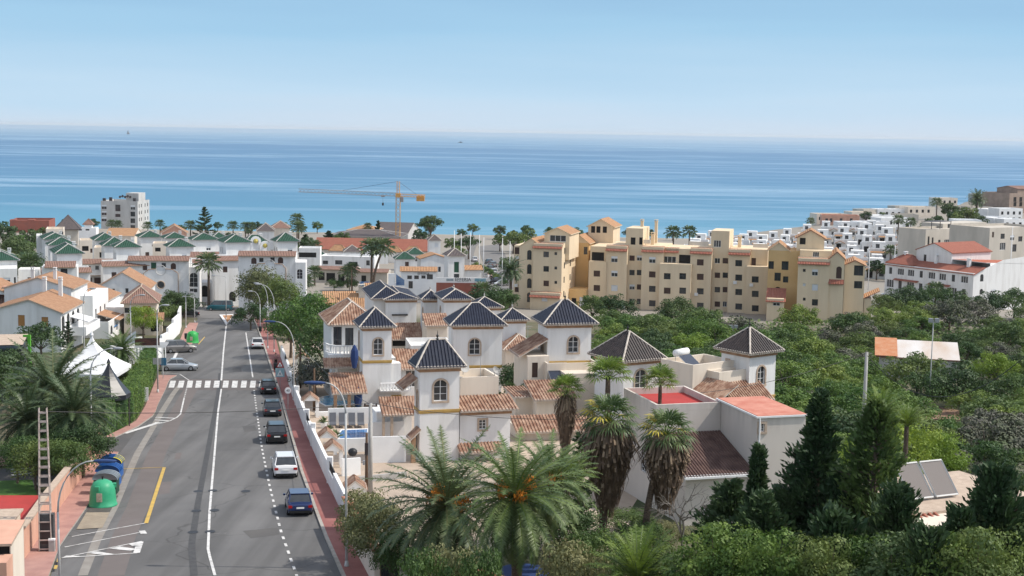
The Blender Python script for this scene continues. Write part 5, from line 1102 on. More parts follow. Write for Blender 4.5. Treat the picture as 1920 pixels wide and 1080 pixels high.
for a in ((646, 676, 472, 486, 396, 'dark', 'white tower house with a grey pyramid roof left of the two palms', DK), (682, 728, 467, 490, 415, 'dark', 'cream tower house peeping between the two palm crowns', GR), (590, 618, 484, 500, 392, 'dark', 'small green capped tower house beside the lone fan palm', GR), (742, 778, 486, 508, 372, 'shutter', 'white house with a green pyramid roof beside the two palms', GR), (763, 795, 477, 500, 392, 'dark', 'cream house with a twin green peak below the red roof end', GR), (805, 826, 451, 475, 415, 'white', 'cream house with a grey pyramid roof at the east end of the red roofs', DK)):
    B, t = hs('tower_house', a[6], 'house', a[0], a[1], a[2], a[3]+10, a[4], 10, 4.5, 'hip', 1.7, 'white_wall', [((a[0]+a[1])/2+3, a[2]+9, 1, 1.2, a[5])], 'tower houses below the red roof', rm=a[7])
B, t = hs('white_house', 'tall white house with a bare wall between the office and the shuttered house', 'house', 789, 842, 485, 540, 318, 12, 6, 'y', 1.0, 'white_wall', [(824, 505, .6, 1.2, 'dark')], rm=TN)
B, t = hs('shuttered_house', 'white tower house with a tall green shutter beside the beach road', 'house', 841, 871, 480, 535, 308, 14, 5, 'hip', 1.5, 'white_wall', [(856, 501, 1.1, 2.4, 'green'), (856, 518, 1.2, 1.1, 'dark')], rm=DK)
r = B.raw(t.r[2], .3, t.r[2]+4.0, 5, -1, B.loc(880, 506)[1]); mb = MB(); r.emit(mb, B.root); B.part('wall', mb, 'white_wall'); B.shed(r.r[0]+.1, 0, r.r[2]+.4, 2, r.r[5], r.r[5]+.9, TN, 0)
# sales office with its signs
def text(s, size, M_, name, m, parent=None, ext_=.01):
    cu = bpy.data.curves.new(name, 'FONT'); cu.body = s; cu.size = size; cu.align_x = 'CENTER'; cu.align_y = 'CENTER'; cu.extrude = ext_; ob = bpy.data.objects.new(name, cu); COL.objects.link(ob)
    bpy.context.view_layer.update(); me = bpy.data.meshes.new_from_object(ob); bpy.data.objects.remove(ob); me.materials.clear(); me.materials.append(MT[m] if isinstance(m, str) else m)
    o = link(name, me, parent); o.matrix_local = M_
    if parent is not None: KIDS.setdefault(parent.name, []).append(o)
    return o
FR = Matrix.Rotation(pi/2, 4, 'X')
B, t = hs('sales_office', 'low white sales office with four square windows and a tiled roof', 'office', 752, 818, 508, 546, 300, 4, 6, 'shed', .8, 'white_clean', [(768, 520, 1.0, .8, 'dark'), (781, 520, 1.0, .8, 'dark'), (794, 519.5, .9, .7, 'dark'), (806, 519, 1.3, 1.1, 'dark'), (770, 534, .9, 1.6, 'dark'), (786, 529, 2.4, 1.4, 'half'), (806, 529, 2.2, 1.5, 'half')], rm=TN)
u, z = B.loc(794, 513.5, -.05); text('EFFERIA', .75, Matrix.Translation((u, -.05, z)) @ FR, 'sign_lettering', 'frame_dark', B.root)
B = Bld('poster_wall', 'slanted white poster wall with a blue sea picture at the sales office', 'poster wall', 728, 546, 298, 4, None, ('white_clean',)); B.blk(728, 741, 513, dep=.4); s2 = B.blk(741, 760, 530, dep=.4); B.done()
a0, zt0 = B.loc(742, 511); a1, zt1 = B.loc(760, 528); zb_ = B.loc(750, 535)[1]; B.part('slanted_top', MB().poly([(a0, 0.1, s2.r[5]), (a1, .1, s2.r[5]), (a0, .1, zt0)]), 'white_clean')
B.part('picture', MB().poly([(a0+.1, -.03, zb_), (a1-.2, -.03, zb_), (a1-.2, -.03, zb_+1.2), (a0+.1, -.03, zt0-.4)]), mat('poster_sea', (.05, .10, .22), .5, c2=(.16, .25, .38), scale=.4, st=(1, 1, 3)))
B = Bld('boundary_wall', 'white boundary wall with lettering and a swimming pool picture by the beach road', 'wall', 840, 532, 294, 3, None, ('white_clean', 'red_wall')); w_ = B.blk(818, 915, 521, dep=.3); B.blk(818, 915, 530.5, yoff=-.12, dep=.1, mat=1); B.done()
u, z = B.loc(868, 524.3, -.04); text('EFFERIA', 1.0, Matrix.Translation((u, -.04, z)) @ FR, 'sign_lettering', 'frame_dark', B.root); B.box('emblem', u+2.6, -.05, z-.25, u+3.1, -.02, z+.3, 'frame_dark')
u, z = B.loc(868, 527.6, -.04); text('REAL ESTATE', .42, Matrix.Translation((u, -.04, z)) @ FR, 'sign_lettering', 'grey_metal', B.root)
u0_, z1_ = B.loc(890, 521.8, -.05); u1_, z0_ = B.loc(911, 528, -.05); B.box('picture', u0_, -.06, z0_, u1_, -.02, z1_, mat('poster_pool', (.10, .28, .38), .4, c2=(.30, .45, .48), scale=1.2, st=(1, 1, 3)))
u0_, z1_ = B.loc(837, 522.5, -.05); u1_, z0_ = B.loc(850, 527, -.05); B.box('picture', u0_, -.06, z0_, u1_, -.02, z1_, mat('poster_grey', (.35, .40, .42), .4, c2=(.2, .25, .28), scale=1))
# orange-tiled villa beyond the roadside tree
B, t = hs('villa_roofs', 'low villa with broad tan tiled roofs and a stub chimney behind the bright green tree', 'villa', 640, 704, 577, 600, 222, 9, 6, 'shed', 2.2, 'white_wall', rm=TN)
B.shed(t.r[0]-3, -1, t.r[0]+2.5, 4.5, t.r[5]+.6, t.r[5]+2.2, TN, 0); B.shed(t.r[0]+4, 1.5, t.r[2]+1.5, 7, t.r[5]+1.5, t.r[5]+3.3, TN, 0); B.chimney(t.r[0]+3.3, 1.5, t.r[5], t.r[5]+3.2, .45, 'beige_wall')
# far left seafront
B = Bld('tower_block', 'grey and white seafront tower block with dish aerials on its roof', 'tower block', 190, 435, 590, -3, None, ('grey_wall', 'white_clean'))
t = B.blk(189, 258, 381, dep=16)
for i in range(3): t.win(195, 388+i*11.5, 2.2, 1.9, 'half'); 
for i, k in enumerate(('dark', 'dark', 'dark')): t.win(221, 390+i*14, 2.2, (2.8, 1.3, 1.3)[i], k)
for i in range(4): t.win(249, 389+i*12.5, 2.0, 2.0, ('half', 'dark', 'dark', 'dark')[i])
for i in range(4):
    for v in (2, 5, 10, 13.5): t.winl(v, 12.2-i*2.9, 1.0, 1.5, 'dark', 'R')
for v in (0, ): pass
B.done(); W = t.r[2]; B.box('stairwell', W*.62, 3, t.r[5], W-.5, 12, t.r[5]+4.2, 'grey_wall'); B.parapet(*t.r[:4], t.r[5], .9, .25)
for u, h_ in ((.6, 2), (3.4, 2.4), (W-2.2, 2.2)): B.box('roof_vent', u, .5, t.r[5], u+1.1, 1.6, t.r[5]+h_, 'frame_dark')
for i in range(5): dish(B, W*.5+i*1.1, 1.2, t.r[5]+2.6+.3*(i % 2), .55, 0, 'frame_dark')
B.part('facade_cladding', MB().box(t.r[2]+.01, .2, 0, t.r[2]+.03, .5, t.r[5]), 'white_clean')
hs('red_building', 'low rust red building with two square roof towers on the seafront', 'building', 18, 92, 417, 430, 545, 10, 16, None, 0, 'red_wall', par=.8)
for i, (a, b) in enumerate(((18, 29), (51, 64))): hs('roof_tower', ['square rust red roof tower nearest the picture edge', 'square rust red roof tower nearer the thatched roof'][i], 'tower', a, b, 412, 430, 549, 10, 4, None, 0, 'red_wall', group='rust red roof towers')
hs('thatched_pavilion', 'dark thatched seafront pavilion with a wide hipped roof', 'pavilion', 108, 146, 430, 440, 470, 16, 10, 'hip', 4.5, 'beige_wall', rm=('grey_roof', 'grey_roof'), over=1)
hs('seafront_kiosk', 'white seafront building with a small conical straw roof', 'kiosk', 146, 180, 429, 438, 500, 8, 6, None, 0, 'white_clean', [(x, 430, 1.3, .9, 'dark') for x in (150, 157, 164, 171)], par=.3)
hs('straw_hut', 'small upper hut with a conical straw roof on the white seafront building', 'hut', 158, 172, 421, 434, 502, 8, 3, 'hip', 2.0, 'white_clean', rm=('brown_roof', 'brown_roof'), over=.6)
hs('flat_house', 'salmon flat roofed house beneath the grey tower block', 'house', 198, 252, 442, 452, 420, 6, 14, 'x', 1.8, 'cream_wall', rm=('tan_roof', 'cream_wall'))
hs('pink_gabled_house', 'pink gabled house with a pale orange roof behind the green roofs', 'house', 304, 350, 436, 446, 460, 14, 9, 'y', 2.4, 'pink_wall', rm=('orange_roof', 'cream_wall'), over=.6)
hs('flat_house', 'cream flat house behind the farthest green roof of the left row', 'house', 86, 119, 433, 450, 350, 16, 8, None, 0, 'cream_wall', [(116, 440, .8, 1.6, 'dark')], par=.5)
hs('flat_house', 'cream block with a dark doorway at the top of the left row of green roofs', 'house', 68, 78, 444, 480, 312, 18, 6, None, 0, 'white_wall', par=.3)
hs('brown_house', 'house with a grey blue hipped roof on the seafront behind the green roofs', 'house', 482, 514, 433, 443, 470, 10, 9, 'hip', 2.4, 'white_wall', rm=DK)
hs('brown_house', 'house with a brown hipped roof near the tall double palm on the seafront', 'house', 508, 544, 428, 440, 500, 10, 9, 'hip', 2.4, 'cream_wall', rm=('brown_roof', 'mortar'))
hs('seaside_house', 'white end wall house with a dark balcony beside the second arcade building', 'house', 560, 600, 468, 500, 360, 4, 6, None, 0, 'white_wall', [(570, 478, 4.5, 1.3, 'void')], par=.4)
hs('seaside_house', 'cream terraces house between the left rows of green roofs', 'house', 150, 186, 456, 480, 330, 18, 7, None, 0, 'cream_wall', [(160, 466, 1.5, 1.2, 'void'), (175, 470, 1.4, 1, 'shutter')], par=.7)
hs('seaside_house', 'cream terraces house with roof walls above the long eave', 'house', 176, 212, 470, 490, 300, 14, 6, None, 0, 'cream_wall', [(200, 478, 3, 1.2, 'void')], par=.7)
hs('seaside_house', 'cream house with stepped parapets above the blank arcade wall', 'house', 286, 312, 462, 480, 312, 12, 6, None, 0, 'cream_wall', [(296, 468, 1.2, .9, 'void')], par=.7)
# ---------------- crane ----------------
def crane():
    p = PD(746, 445, 500); z0 = g(p.x, p.y); t = thing('tower_crane', 'orange and grey tower crane with a long jib above the town', 'crane', (p.x, p.y, z0), 0); H = PD(746, 367, 500).z-z0; top = PD(745.5, 340, 500).z-z0
    def lat(mb, a, b, w_, n, m=0, tri=False):
        a, b = Vector(a), Vector(b); d = (b-a).normalized(); s = d.cross(Vector((0, 0, 1))) if abs(d.z) < .9 else Vector((1, 0, 0)); s.normalize(); u = s.cross(d); cs = [s*w_/2+u*w_/2, s*w_/2-u*w_/2, -s*w_/2-u*w_/2, -s*w_/2+u*w_/2]
        if tri: cs = [s*w_/2-u*w_*.4, -s*w_/2-u*w_*.4, u*w_*.6]
        for c in cs: mb.tube(a+c, b+c, .09, .09, 4, m)
        for i in range(n):
            p0, p1 = a.lerp(b, i/n), a.lerp(b, (i+1)/n)
            for k in range(len(cs)): mb.tube(p0+cs[k], p1+cs[(k+1) % len(cs)], .055, .055, 3, m)
    mb = MB(); lat(mb, (0, 0, 0), (0, 0, H), 1.5, 13); mb.build('mast', MT['crane_yellow'], t)
    mb = MB(); lat(mb, (0, 0, H), (0, 0, top), .9, 4); mb.box(-.9, -.9, H-.6, .9, .9, H+.9); mb.build('tower_head', MT['crane_yellow'], t)
    e = PD(560, 357, 508); r = PD(797, 371, 498); base = Vector((p.x, p.y, z0)); e -= base; r -= base
    dirx = Vector((e.x, e.y, 0)); mb = MB(); lat(mb, (-.8, 0, H+.3), (e.x, e.y, H+.9), 1.1, 26, tri=True); mb.build('jib', MT['crane_grey'], t)
    mb = MB(); lat(mb, (.8, 0, H+.2), (r.x, r.y, H+.1), .9, 8); mb.build('counter_jib', MT['crane_yellow'], t)
    MB().box(r.x-3.2, -.8, H-1.8, r.x-.3, .8, H+.2).build('counterweight', MT['crane_yellow'], t); MB().box(.9, -1.6, H-2.2, 2.0, -.4, H-.4).build('cab', MT['crane_grey'], t)
    mb = MB(); mb.tube((0, 0, top), (e.x*.55, e.y*.55, H+1.4), .05, .05, 3); mb.tube((0, 0, top), (r.x*.7, r.y*.7, H+.5), .05, .05, 3); mb.build('tie_bar', MT['frame_dark'], t)
    hx = PD(718, 375, 500).x-p.x; MB().box(hx-.7, -.5, H-.5, hx+.7, .5, H+.1).build('trolley', MT['crane_grey'], t); mb = MB(); mb.tube((hx, 0, H-.4), (hx, 0, H-2.6), .04, .04, 3); mb.build('hoist_cable', MT['frame_dark'], t); MB().box(hx-.3, -.3, H-3.6, hx+.3, .3, H-2.6).build('hook', MT['frame_dark'], t)
crane()
# ---------------- boats ----------------
def boat(px, D, sail, label):
    p = PD(px, 300, D); t = thing('sailboat' if sail else 'motorboat', label, 'boat', (p.x, D, 0), .3); L = 9 if sail else 12
    L *= D/4200; mb = MB(); hw = L*.14; a = mb._a([(-L/2, -hw, 0), (L*.3, -hw, 0), (L/2, 0, 0), (L*.3, hw, 0), (-L/2, hw, 0)]+[(-L/2, -hw*1.2, L*.12), (L*.32, -hw*1.2, L*.13), (L*.58, 0, L*.16), (L*.32, hw*1.2, L*.13), (-L/2, hw*1.2, L*.12)])
    for i in range(5): j = (i+1) % 5; mb.f.append((a+i, a+j, a+5+j, a+5+i)); mb.m.append(0)
    mb.f.append(tuple(a+5+i for i in range(5))); mb.m.append(0); mb.build('hull', MT['slate'] if 'slate' in MT else MT['frame_dark'], t)
    if sail: MB().tube((0, 0, 0), (0, 0, L*1.6), L*.012, L*.008, 4).build('mast', MT['frame_dark'], t); MB().poly([(-.02*L, 0, L*.15), (-L*.42, 0, L*.17), (-.02*L, .02*L, L*1.5)]).build('sail', mat('sail', (.12, .15, .19), .8), t); MB().poly([(.02*L, 0, L*.15), (L*.45, 0, L*.15), (.02*L, .02*L, L*1.2)]).build('sail', MT['crane_grey'], t)
    else: MB().box(-L*.2, -hw*.7, L*.12, L*.2, hw*.7, L*.26).build('cabin', MT['frame_dark'], t)
boat(241, 7600, True, 'dark sailing boat far out near the horizon'); boat(863, 5600, False, 'small dark motorboat alone on the pale band of sea')
# ---------------- white bungalows on the right ----------------
def bungalow(kind):
    B = Bld('bungalow', 'x', 'bungalow', 1400, 480, 450, -12, 'white bungalows with flat roofs', ('white_clean',)); B.root.location = (0, -5000, 0); B.mats = [MT['white_wall']]
    t = B.raw(0, 0, 6.4, 8, -1, 3.0); t.winl(1.4, .3, 1.6, 1.9, 'void'); t.winl(4.6, .8, 1.3, 1.1, 'dark')
    k = B.raw((.4, 2.6, 1.4)[kind], 3, (3.4, 5.8, 5.2)[kind], 7.2, 2.9, 5.6); k.winl(1.4, 3.7, 1.2, 1.3, 'dark'); k.winl(1.5, 3.8, 1, 1.2, 'dark', 'R')
    B.done(); B.parapet(0, 0, 6.4, 3, 3.0, .7, .15)
    if kind != 2: B.gable(3.2 if kind == 0 else .3, -1.2, 6.2 if kind == 0 else 3.3, .6, 2.5, .7, 'y', .25, TN)
    else: B.shed(.2, -1.3, 6.2, .1, 2.6, 3.0, TN, 0)
    if kind == 1: B.box('awning', .4, -1.2, 2.4, 2.6, 0, 2.46, 'frame_dark')
    return B.root
protos = [bungalow(i) for i in range(3)]
rows = [(388, 1500, 1735, 'front row by the garden trees'), (408, 1470, 1745, 'second row from the garden trees'), (430, 1250, 1730, 'row third from the garden trees'), (452, 1255, 1740, 'middle row'), (476, 1262, 1745, 'fifth row from the garden trees'), (500, 1275, 1700, 'sixth row from the garden trees'), (524, 1300, 1640, 'row nearest the sea')]
used = [False]*3; random.seed(3)
for D, pa, pb_, nm in rows:
    st = 7.4/D*F; n = int((pb_-pa)/st)
    for i in range(n):
        px = pa+st*(i+.5); p = PD(px, 450, D + (i % 3)*1.2); k = random.choice((0, 1, 2)); loc = (p.x, p.y, g(p.x, p.y)+random.choice((0, 0, .5, 1.0))); lb = f'flat roofed white bungalow, {ORD[i]} from the left in the {nm}'
        if not used[k]: o = protos[k]; used[k] = True; o.location = loc; o['label'] = lb
        else: o = dup(protos[k], loc, radians(-12+random.uniform(-3, 3)), 1, lb)
# ---------------- right side buildings ----------------
B = Bld('modern_house', 'long beige modern building with a glass balcony beside the white bungalows', 'building', 1736, 500, 400, 34, None, ('beige_wall', 'beige_wall'))
t = B.blk(1736, 1850, 432, dep=10); t.win(1741, 451, .8, 2.4, 'dark'); t.win(1748.5, 453, .8, 2.4, 'dark'); t.win(1761, 458, 1, 2.6, 'dark'); t.win(1775, 458, 2.2, 2.8, 'big'); t.win(1790, 459, 1.4, 2.8, 'dark'); t.win(1798, 460, .8, 2.4, 'dark')
k = B.blk(1768, 1850, 418, yoff=8, dep=8); k.row([1780, 1800, 1825, 1840], 424, 1.6, 1.3, 'dark'); B.done(); B.parapet(*t.r[:4], t.r[5], .6, .2); B.box('pergola_roof', t.r[0]+6, 3, t.r[5]+2.4, t.r[0]+15, 7, t.r[5]+2.5, 'frame_dark')
for u in (6.2, 10, 14.8): B.box('pergola_post', t.r[0]+u, 3.1, t.r[5], t.r[0]+u+.15, 3.25, t.r[5]+2.4, 'frame_dark')
hs('modern_house', 'large beige block with a roof terrace cut by the picture edge', 'building', 1856, 1960, 430, 500, 372, 30, 14, None, 0, 'beige_wall', [(1862, 440, .8, 1.5, 'shutter'), (1880, 443, 1.6, 1.4, 'dark'), (1898, 446, 1.6, 1.4, 'half'), (1913, 448, 1.6, 1.4, 'dark'), (1880, 462, 2.2, 2, 'big'), (1902, 465, 1.6, 2, 'dark')], par=.6)
B = Bld('row_house', 'white row house with red tiled roofs, glazed bays and two arched windows', 'house row', 1826, 545, 296, 32, None, ('white_wall', 'white_clean'))
t = B.blk(1826, 1990, 508, dep=25); z1 = t.r[5]
t.win(1841, 521, 1.1, 1.6, 'dark', arch=True); t.win(1840, 547, 1.1, 1.2, 'dark', arch=True); t.win(1862, 546, 1.5, .7, 'half')
n = 8
for i in range(n):
    v = 1.6+i*3; t.winl(v, z1-2.3, 1.9 if i % 3 else .9, 1.5, 'big' if i % 3 else 'dark', 'L'); t.winl(v, z1-5.4, 1.0 if i % 2 else 2.1, 1.8, 'dark' if i % 2 else 'big', 'L')
k = B.raw(3.0, 9, 16, 19, z1-.1, z1+3.6, 0); k.winl(2.5, z1+1, .8, 1.6, 'dark', 'L'); k.winl(6, z1+1, .8, 1.6, 'dark', 'L')
B.done(); B.gable(*k.r[:4], k.r[5], 1.8, 'x', .3, RR); B.shed(-.5, -.3, 3.2, 25.3, z1-.25, z1+1.2, RR, 0, 'roof', 'x'); B.hip(-.3, 17, 5.5, 25, z1+.2, 2.0, .1, RR, 0)
u, z = B.loc(1880, 500, 0); B.part('gable', MB().poly([(0, 0, z1), (t.r[2], 0, z1), (t.r[2], 0, z1+4), (9, 0, z1+2.6)]), 'white_wall'); B.shed(3.4, .0, t.r[2], 9, z1+1.0, z1+2.2, ('salmon_roof', 'white_clean'), 0, 'roof', '-x')
for v in (4, 13, 22): B.chimney(2.8, v, z1, z1+2.4, .35, 'white_clean')
B.shed(-1.0, 6, -.01, 12, z1-3.4, z1-3.0, RR, 0, 'canopy', 'x'); B.shed(-1.0, 15, -.01, 22, z1-3.4, z1-3.0, RR, 0, 'canopy', 'x')
hs('pink_building', 'long faded pink building on the low cliff beyond the bungalows', 'building', 1541, 1612, 406, 428, 585, -8, 9, None, 0, 'pink_wall', [(x, 413, 1.1, 1.6, 'dark') for x in (1550, 1558, 1577, 1596)], par=.5)
hs('brown_hill_building', 'brown balconied building high on the far headland', 'building', 1893, 1960, 366, 388, 640, 30, 16, None, 0, 'brown_wall', [(1903, 374, 2, 2.2, 'void'), (1914, 374, 2, 2.2, 'void'), (1903, 383, 2, 2, 'void'), (1914, 383, 2, 2, 'void')], par=1)
hs('brown_hill_building', 'upper storey of the brown headland building', 'building', 1908, 1960, 354, 388, 650, 30, 12, 'x', 1.2, 'brown_wall', rm=('brown_roof', 'brown_roof'))
random.seed(11)
for i, (px, py, D, w_, h_, m) in enumerate([(1560, 412, 600, 14, 3, 'cream_wall'), (1620, 409, 620, 12, 3.4, 'cream_wall'), (1645, 404, 640, 16, 3, 'beige_wall'), (1672, 402, 640, 14, 3.6, 'white_clean'), (1700, 399, 660, 12, 3, 'beige_wall'), (1728, 397, 640, 14, 3.5, 'cream_wall'), (1600, 430, 545, 12, 4, 'white_clean'), (1640, 428, 545, 13, 4, 'white_clean'), (1680, 420, 570, 14, 4, 'white_clean'), (1655, 415, 590, 12, 4, 'white_clean'), (1700, 414, 600, 10, 4, 'beige_wall'), (1835, 426, 560, 11, 6, 'white_clean'), (1858, 424, 560, 9, 6.5, 'white_clean'), (1880, 428, 545, 9, 7, 'white_clean'), (1902, 430, 540, 10, 7, 'white_clean'), (1815, 420, 470, 9, 5, 'white_clean'), (1890, 424, 440, 8, 6, 'white_clean'), (1870, 408, 620, 12, 6, 'white_clean'), (1895, 408, 610, 12, 7, 'white_clean'), (1840, 410, 640, 12, 5, 'beige_wall'), (1860, 396, 680, 10, 5, 'cream_wall'), (1880, 388, 700, 10, 5, 'beige_wall'), (1775, 392, 720, 12, 3, 'cream_wall'), (1850, 384, 760, 16, 3.4, 'beige_wall')]):
    B = Bld('headland_house', f'{["cream", "pale", "white"][i % 3]} flat house, {ORD[i]} of those scattered on the headland from the sea cliff inland', 'house', px, py, D, random.uniform(-5, 28), 'flat houses on the headland', (m,))
    ztop = B.loc(px, py)[1]+h_*.5; t = B.raw(-w_/2, 0, w_/2, 8, -2, max(3.2, min(ztop, 9)))
    for u in range(1, int(w_)-1, 3): t.winl(u+.6, t.r[5]-2.2, 1.2, 1.4, 'void' if u % 2 else 'dark')
    if h_ > 5:
        for u in range(1, int(w_)-1, 3): t.winl(u+.6, t.r[5]-5.2, 1.2, 1.8, 'void')
    B.done(); B.parapet(*t.r[:4], t.r[5], .5, .2)
# valley shed
B = Bld('valley_shed', 'low shed with a pale corrugated roof and one rust orange end among the bushes', 'shed', 1648, 670, 200, -14, None, ('grey_wall',)); t = B.blk(1650, 1800, 672, dep=6.5, z0=-2); B.done()
p0 = B.loc(1660, 664); zb_ = t.r[5]; mb = MB(); L = t.r[2]; B._slab(mb, ((-.4, -.5, zb_), (L, -.5, zb_), (L, 6.6, zb_+1.6), (-.4, 6.6, zb_+1.6)), .12, 0)
B.part('roof', mb, [mat('sheet_roof', (.62, .60, .58), .7, c2=(.50, .40, .32), scale=.25, detail=5, st=(1, .3, 1)), 'red_wall']); mb = MB(); B._slab(mb, ((-.6, -.7, zb_+.2), (2.6, -.7, zb_+.2), (2.6, 6.8, zb_+1.82), (-.6, 6.8, zb_+1.82)), .08, 0); B.part('rusty_sheet', mb, [mat('rust_sheet', (.45, .17, .07), .8, c2=(.5, .25, .14), scale=1), 'red_wall'])
# ---------------- plants ----------------
R_ = random.Random(5)
def rv(r=1.0):
    while True:
        v = Vector((R_.uniform(-1, 1), R_.uniform(-1, 1), R_.uniform(-1, 1)))
        if .05 < v.length < 1: return v.normalized()*r
def leafq(mb, p, n, s, m=0, asp=1.0):
    n = (n + rv(.55)).normalized(); a = n.cross(rv()).normalized()*s*.5; b = n.cross(a).normalized()*s*.5*asp; mb.poly([p-a, p-b*.9, p+a, p+b*.9], m)
def blob_crown(rx, ry, rz, zc, nc, nl, ls, cr=.30, seed=1, flat=.2, low=-.35):
    """leaf clumps spread through an uneven crown"""
    R_.seed(seed); mb = MB(); cl = []
    for i in range(nc):
        d = rv(); d.z = abs(d.z)*(1+flat)-.25 if R_.random() < .8 else d.z
        if d.z < low: d.z = low
        k = R_.uniform(.55, 1.0)*R_.uniform(.85, 1.1); cl.append((Vector((d.x*rx*k, d.y*ry*k, zc+d.z*rz*k)), R_.uniform(.7, 1.25)*cr*min(rx, rz*1.3)))
    for c, r in cl:
        for _ in range(nl):
            d = rv(); 
            if d.z < -.5 and R_.random() < .6: d.z = -d.z
            leafq(mb, c+Vector((d.x, d.y, d.z*.75))*r*R_.uniform(.72, 1.05), d, ls*R_.uniform(.6, 1.3), 0, R_.uniform(.5, 1))
    return mb, cl
def limbs(cl, h, r, zb=0, n=9):
    mb = MB(); mb.ring_path([(0, 0, zb-.5), (R_.uniform(-.15, .15), R_.uniform(-.15, .15), h*.4), (0, 0, h)], [r*1.3, r, r*.6], 7)
    for c, _ in cl[:n]: m = Vector((c.x*.4, c.y*.4, h+(c.z-h)*.35)); mb.ring_path([(0, 0, h*.7), m, c], [r*.5, r*.3, r*.08], 5)
    return mb
TREES = {}
def tree_proto(key, rx, rz, zc, nc, nl, ls, th, tr, mats, seed, **k):
    mb, cl = blob_crown(rx, rx*.95, rz, zc, nc, nl, ls, seed=seed, **k); lm = limbs(cl, th, tr).mesh('trunk', MT['trunk'])
    for m in mats: TREES[key, m] = (mb.mesh('crown', MT[m]), lm)
def plant(key, m, loc, label, name='tree', cat='tree', group=None, sc=1, rz=None, szz=None):
    cm, tm = TREES[key, m]; t = thing(name, label, cat, loc, R_.uniform(0, 6) if rz is None else rz, group); t.scale = (sc, sc, szz or sc)
    link('crown', cm, t); link('trunk', tm, t); return t
for s_ in range(4): tree_proto('bush%d' % s_, 3.6, 2.3, 2.5, 48, 105, .25, 1.9, .16, ('leaf_green', 'leaf_mid', 'leaf_dark', 'leaf_grey', 'leaf_lime'), 20+s_, cr=.30)
tree_proto('round', 4.6, 3.8, 5.2, 75, 95, .30, 3.5, .24, ('leaf_green', 'leaf_mid', 'leaf_dark', 'leaf_olive'), 31)
tree_proto('near', 2.4, 2.2, 2.6, 60, 120, .16, 1.8, .12, ('leaf_green', 'leaf_mid', 'leaf_dark', 'leaf_olive', 'leaf_lime'), 33)
tree_proto('tall', 2.5, 3.0, 7.4, 80, 150, .15, 5.5, .14, ('leaf_green', 'leaf_mid', 'leaf_dark'), 34, cr=.26)
tree_proto('umbrella', 5.0, 2.2, 6.0, 60, 70, .40, 4.6, .3, ('leaf_dark', 'leaf_mid'), 35, flat=.6, low=-.1)
tree_proto('far', 3.5, 3.2, 4.2, 32, 45, .55, 3, .25, ('leaf_dark', 'leaf_mid', 'leaf_green'), 36)
def gl_(px, D): p = PD(px, 600, D); return Vector((p.x, D, g(p.x, D)))
def px_of(x, y, z):
    v = Vector((x, y, z-CAMZ)); zc = v.dot(fw); return 960+F*v.dot(rt)/zc, 540-F*v.dot(up)/zc
# valley thicket
R_.seed(77); D = 104; row = 0
while D < 262:
    X = 14 if D < 118 else (D*.052+4); i = 0; st = 4.3+D*.010
    near = 'nearest' if row == 0 else None
    rn = f'{ORD[row]} row up'
    X += R_.uniform(0, 3)
    while X < D*.385+4:
        x = X+R_.uniform(-1.2, 1.2); y = D+R_.uniform(-2.5, 2.5); px, py = px_of(x, y, g(x, y)+2); X += st*R_.uniform(.85, 1.2)
        if D < 118 and px < 1530: continue
        if D < 136 and px < 1490: continue
        if px < 1290 and y < 160: continue
        if px < 1130 and y < 240: continue
        if px < 1430 and y > 232: continue
        if px < 1600 and y > 250: continue
        if 50 < x < 68 and 180 < y < 214: continue
        if y > 254 and px < 1640: continue
        if abs(px-1762) < 46 and abs(py-775) < 26: continue
        if i >= 26: break
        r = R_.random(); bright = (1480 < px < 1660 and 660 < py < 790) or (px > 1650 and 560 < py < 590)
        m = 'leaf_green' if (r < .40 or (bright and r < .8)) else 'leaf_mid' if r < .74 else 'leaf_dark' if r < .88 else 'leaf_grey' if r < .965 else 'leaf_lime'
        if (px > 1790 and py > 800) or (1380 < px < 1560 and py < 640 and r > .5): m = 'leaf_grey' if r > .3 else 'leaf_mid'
        kind = {'leaf_green': 'bright green', 'leaf_mid': 'mid green', 'leaf_dark': 'dark green', 'leaf_grey': 'greyish', 'leaf_lime': 'lime green'}[m]
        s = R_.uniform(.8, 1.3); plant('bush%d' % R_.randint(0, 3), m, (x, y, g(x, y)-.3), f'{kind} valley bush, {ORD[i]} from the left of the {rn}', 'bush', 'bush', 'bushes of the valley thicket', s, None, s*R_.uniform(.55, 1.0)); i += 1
    D += 7.4; row += 1
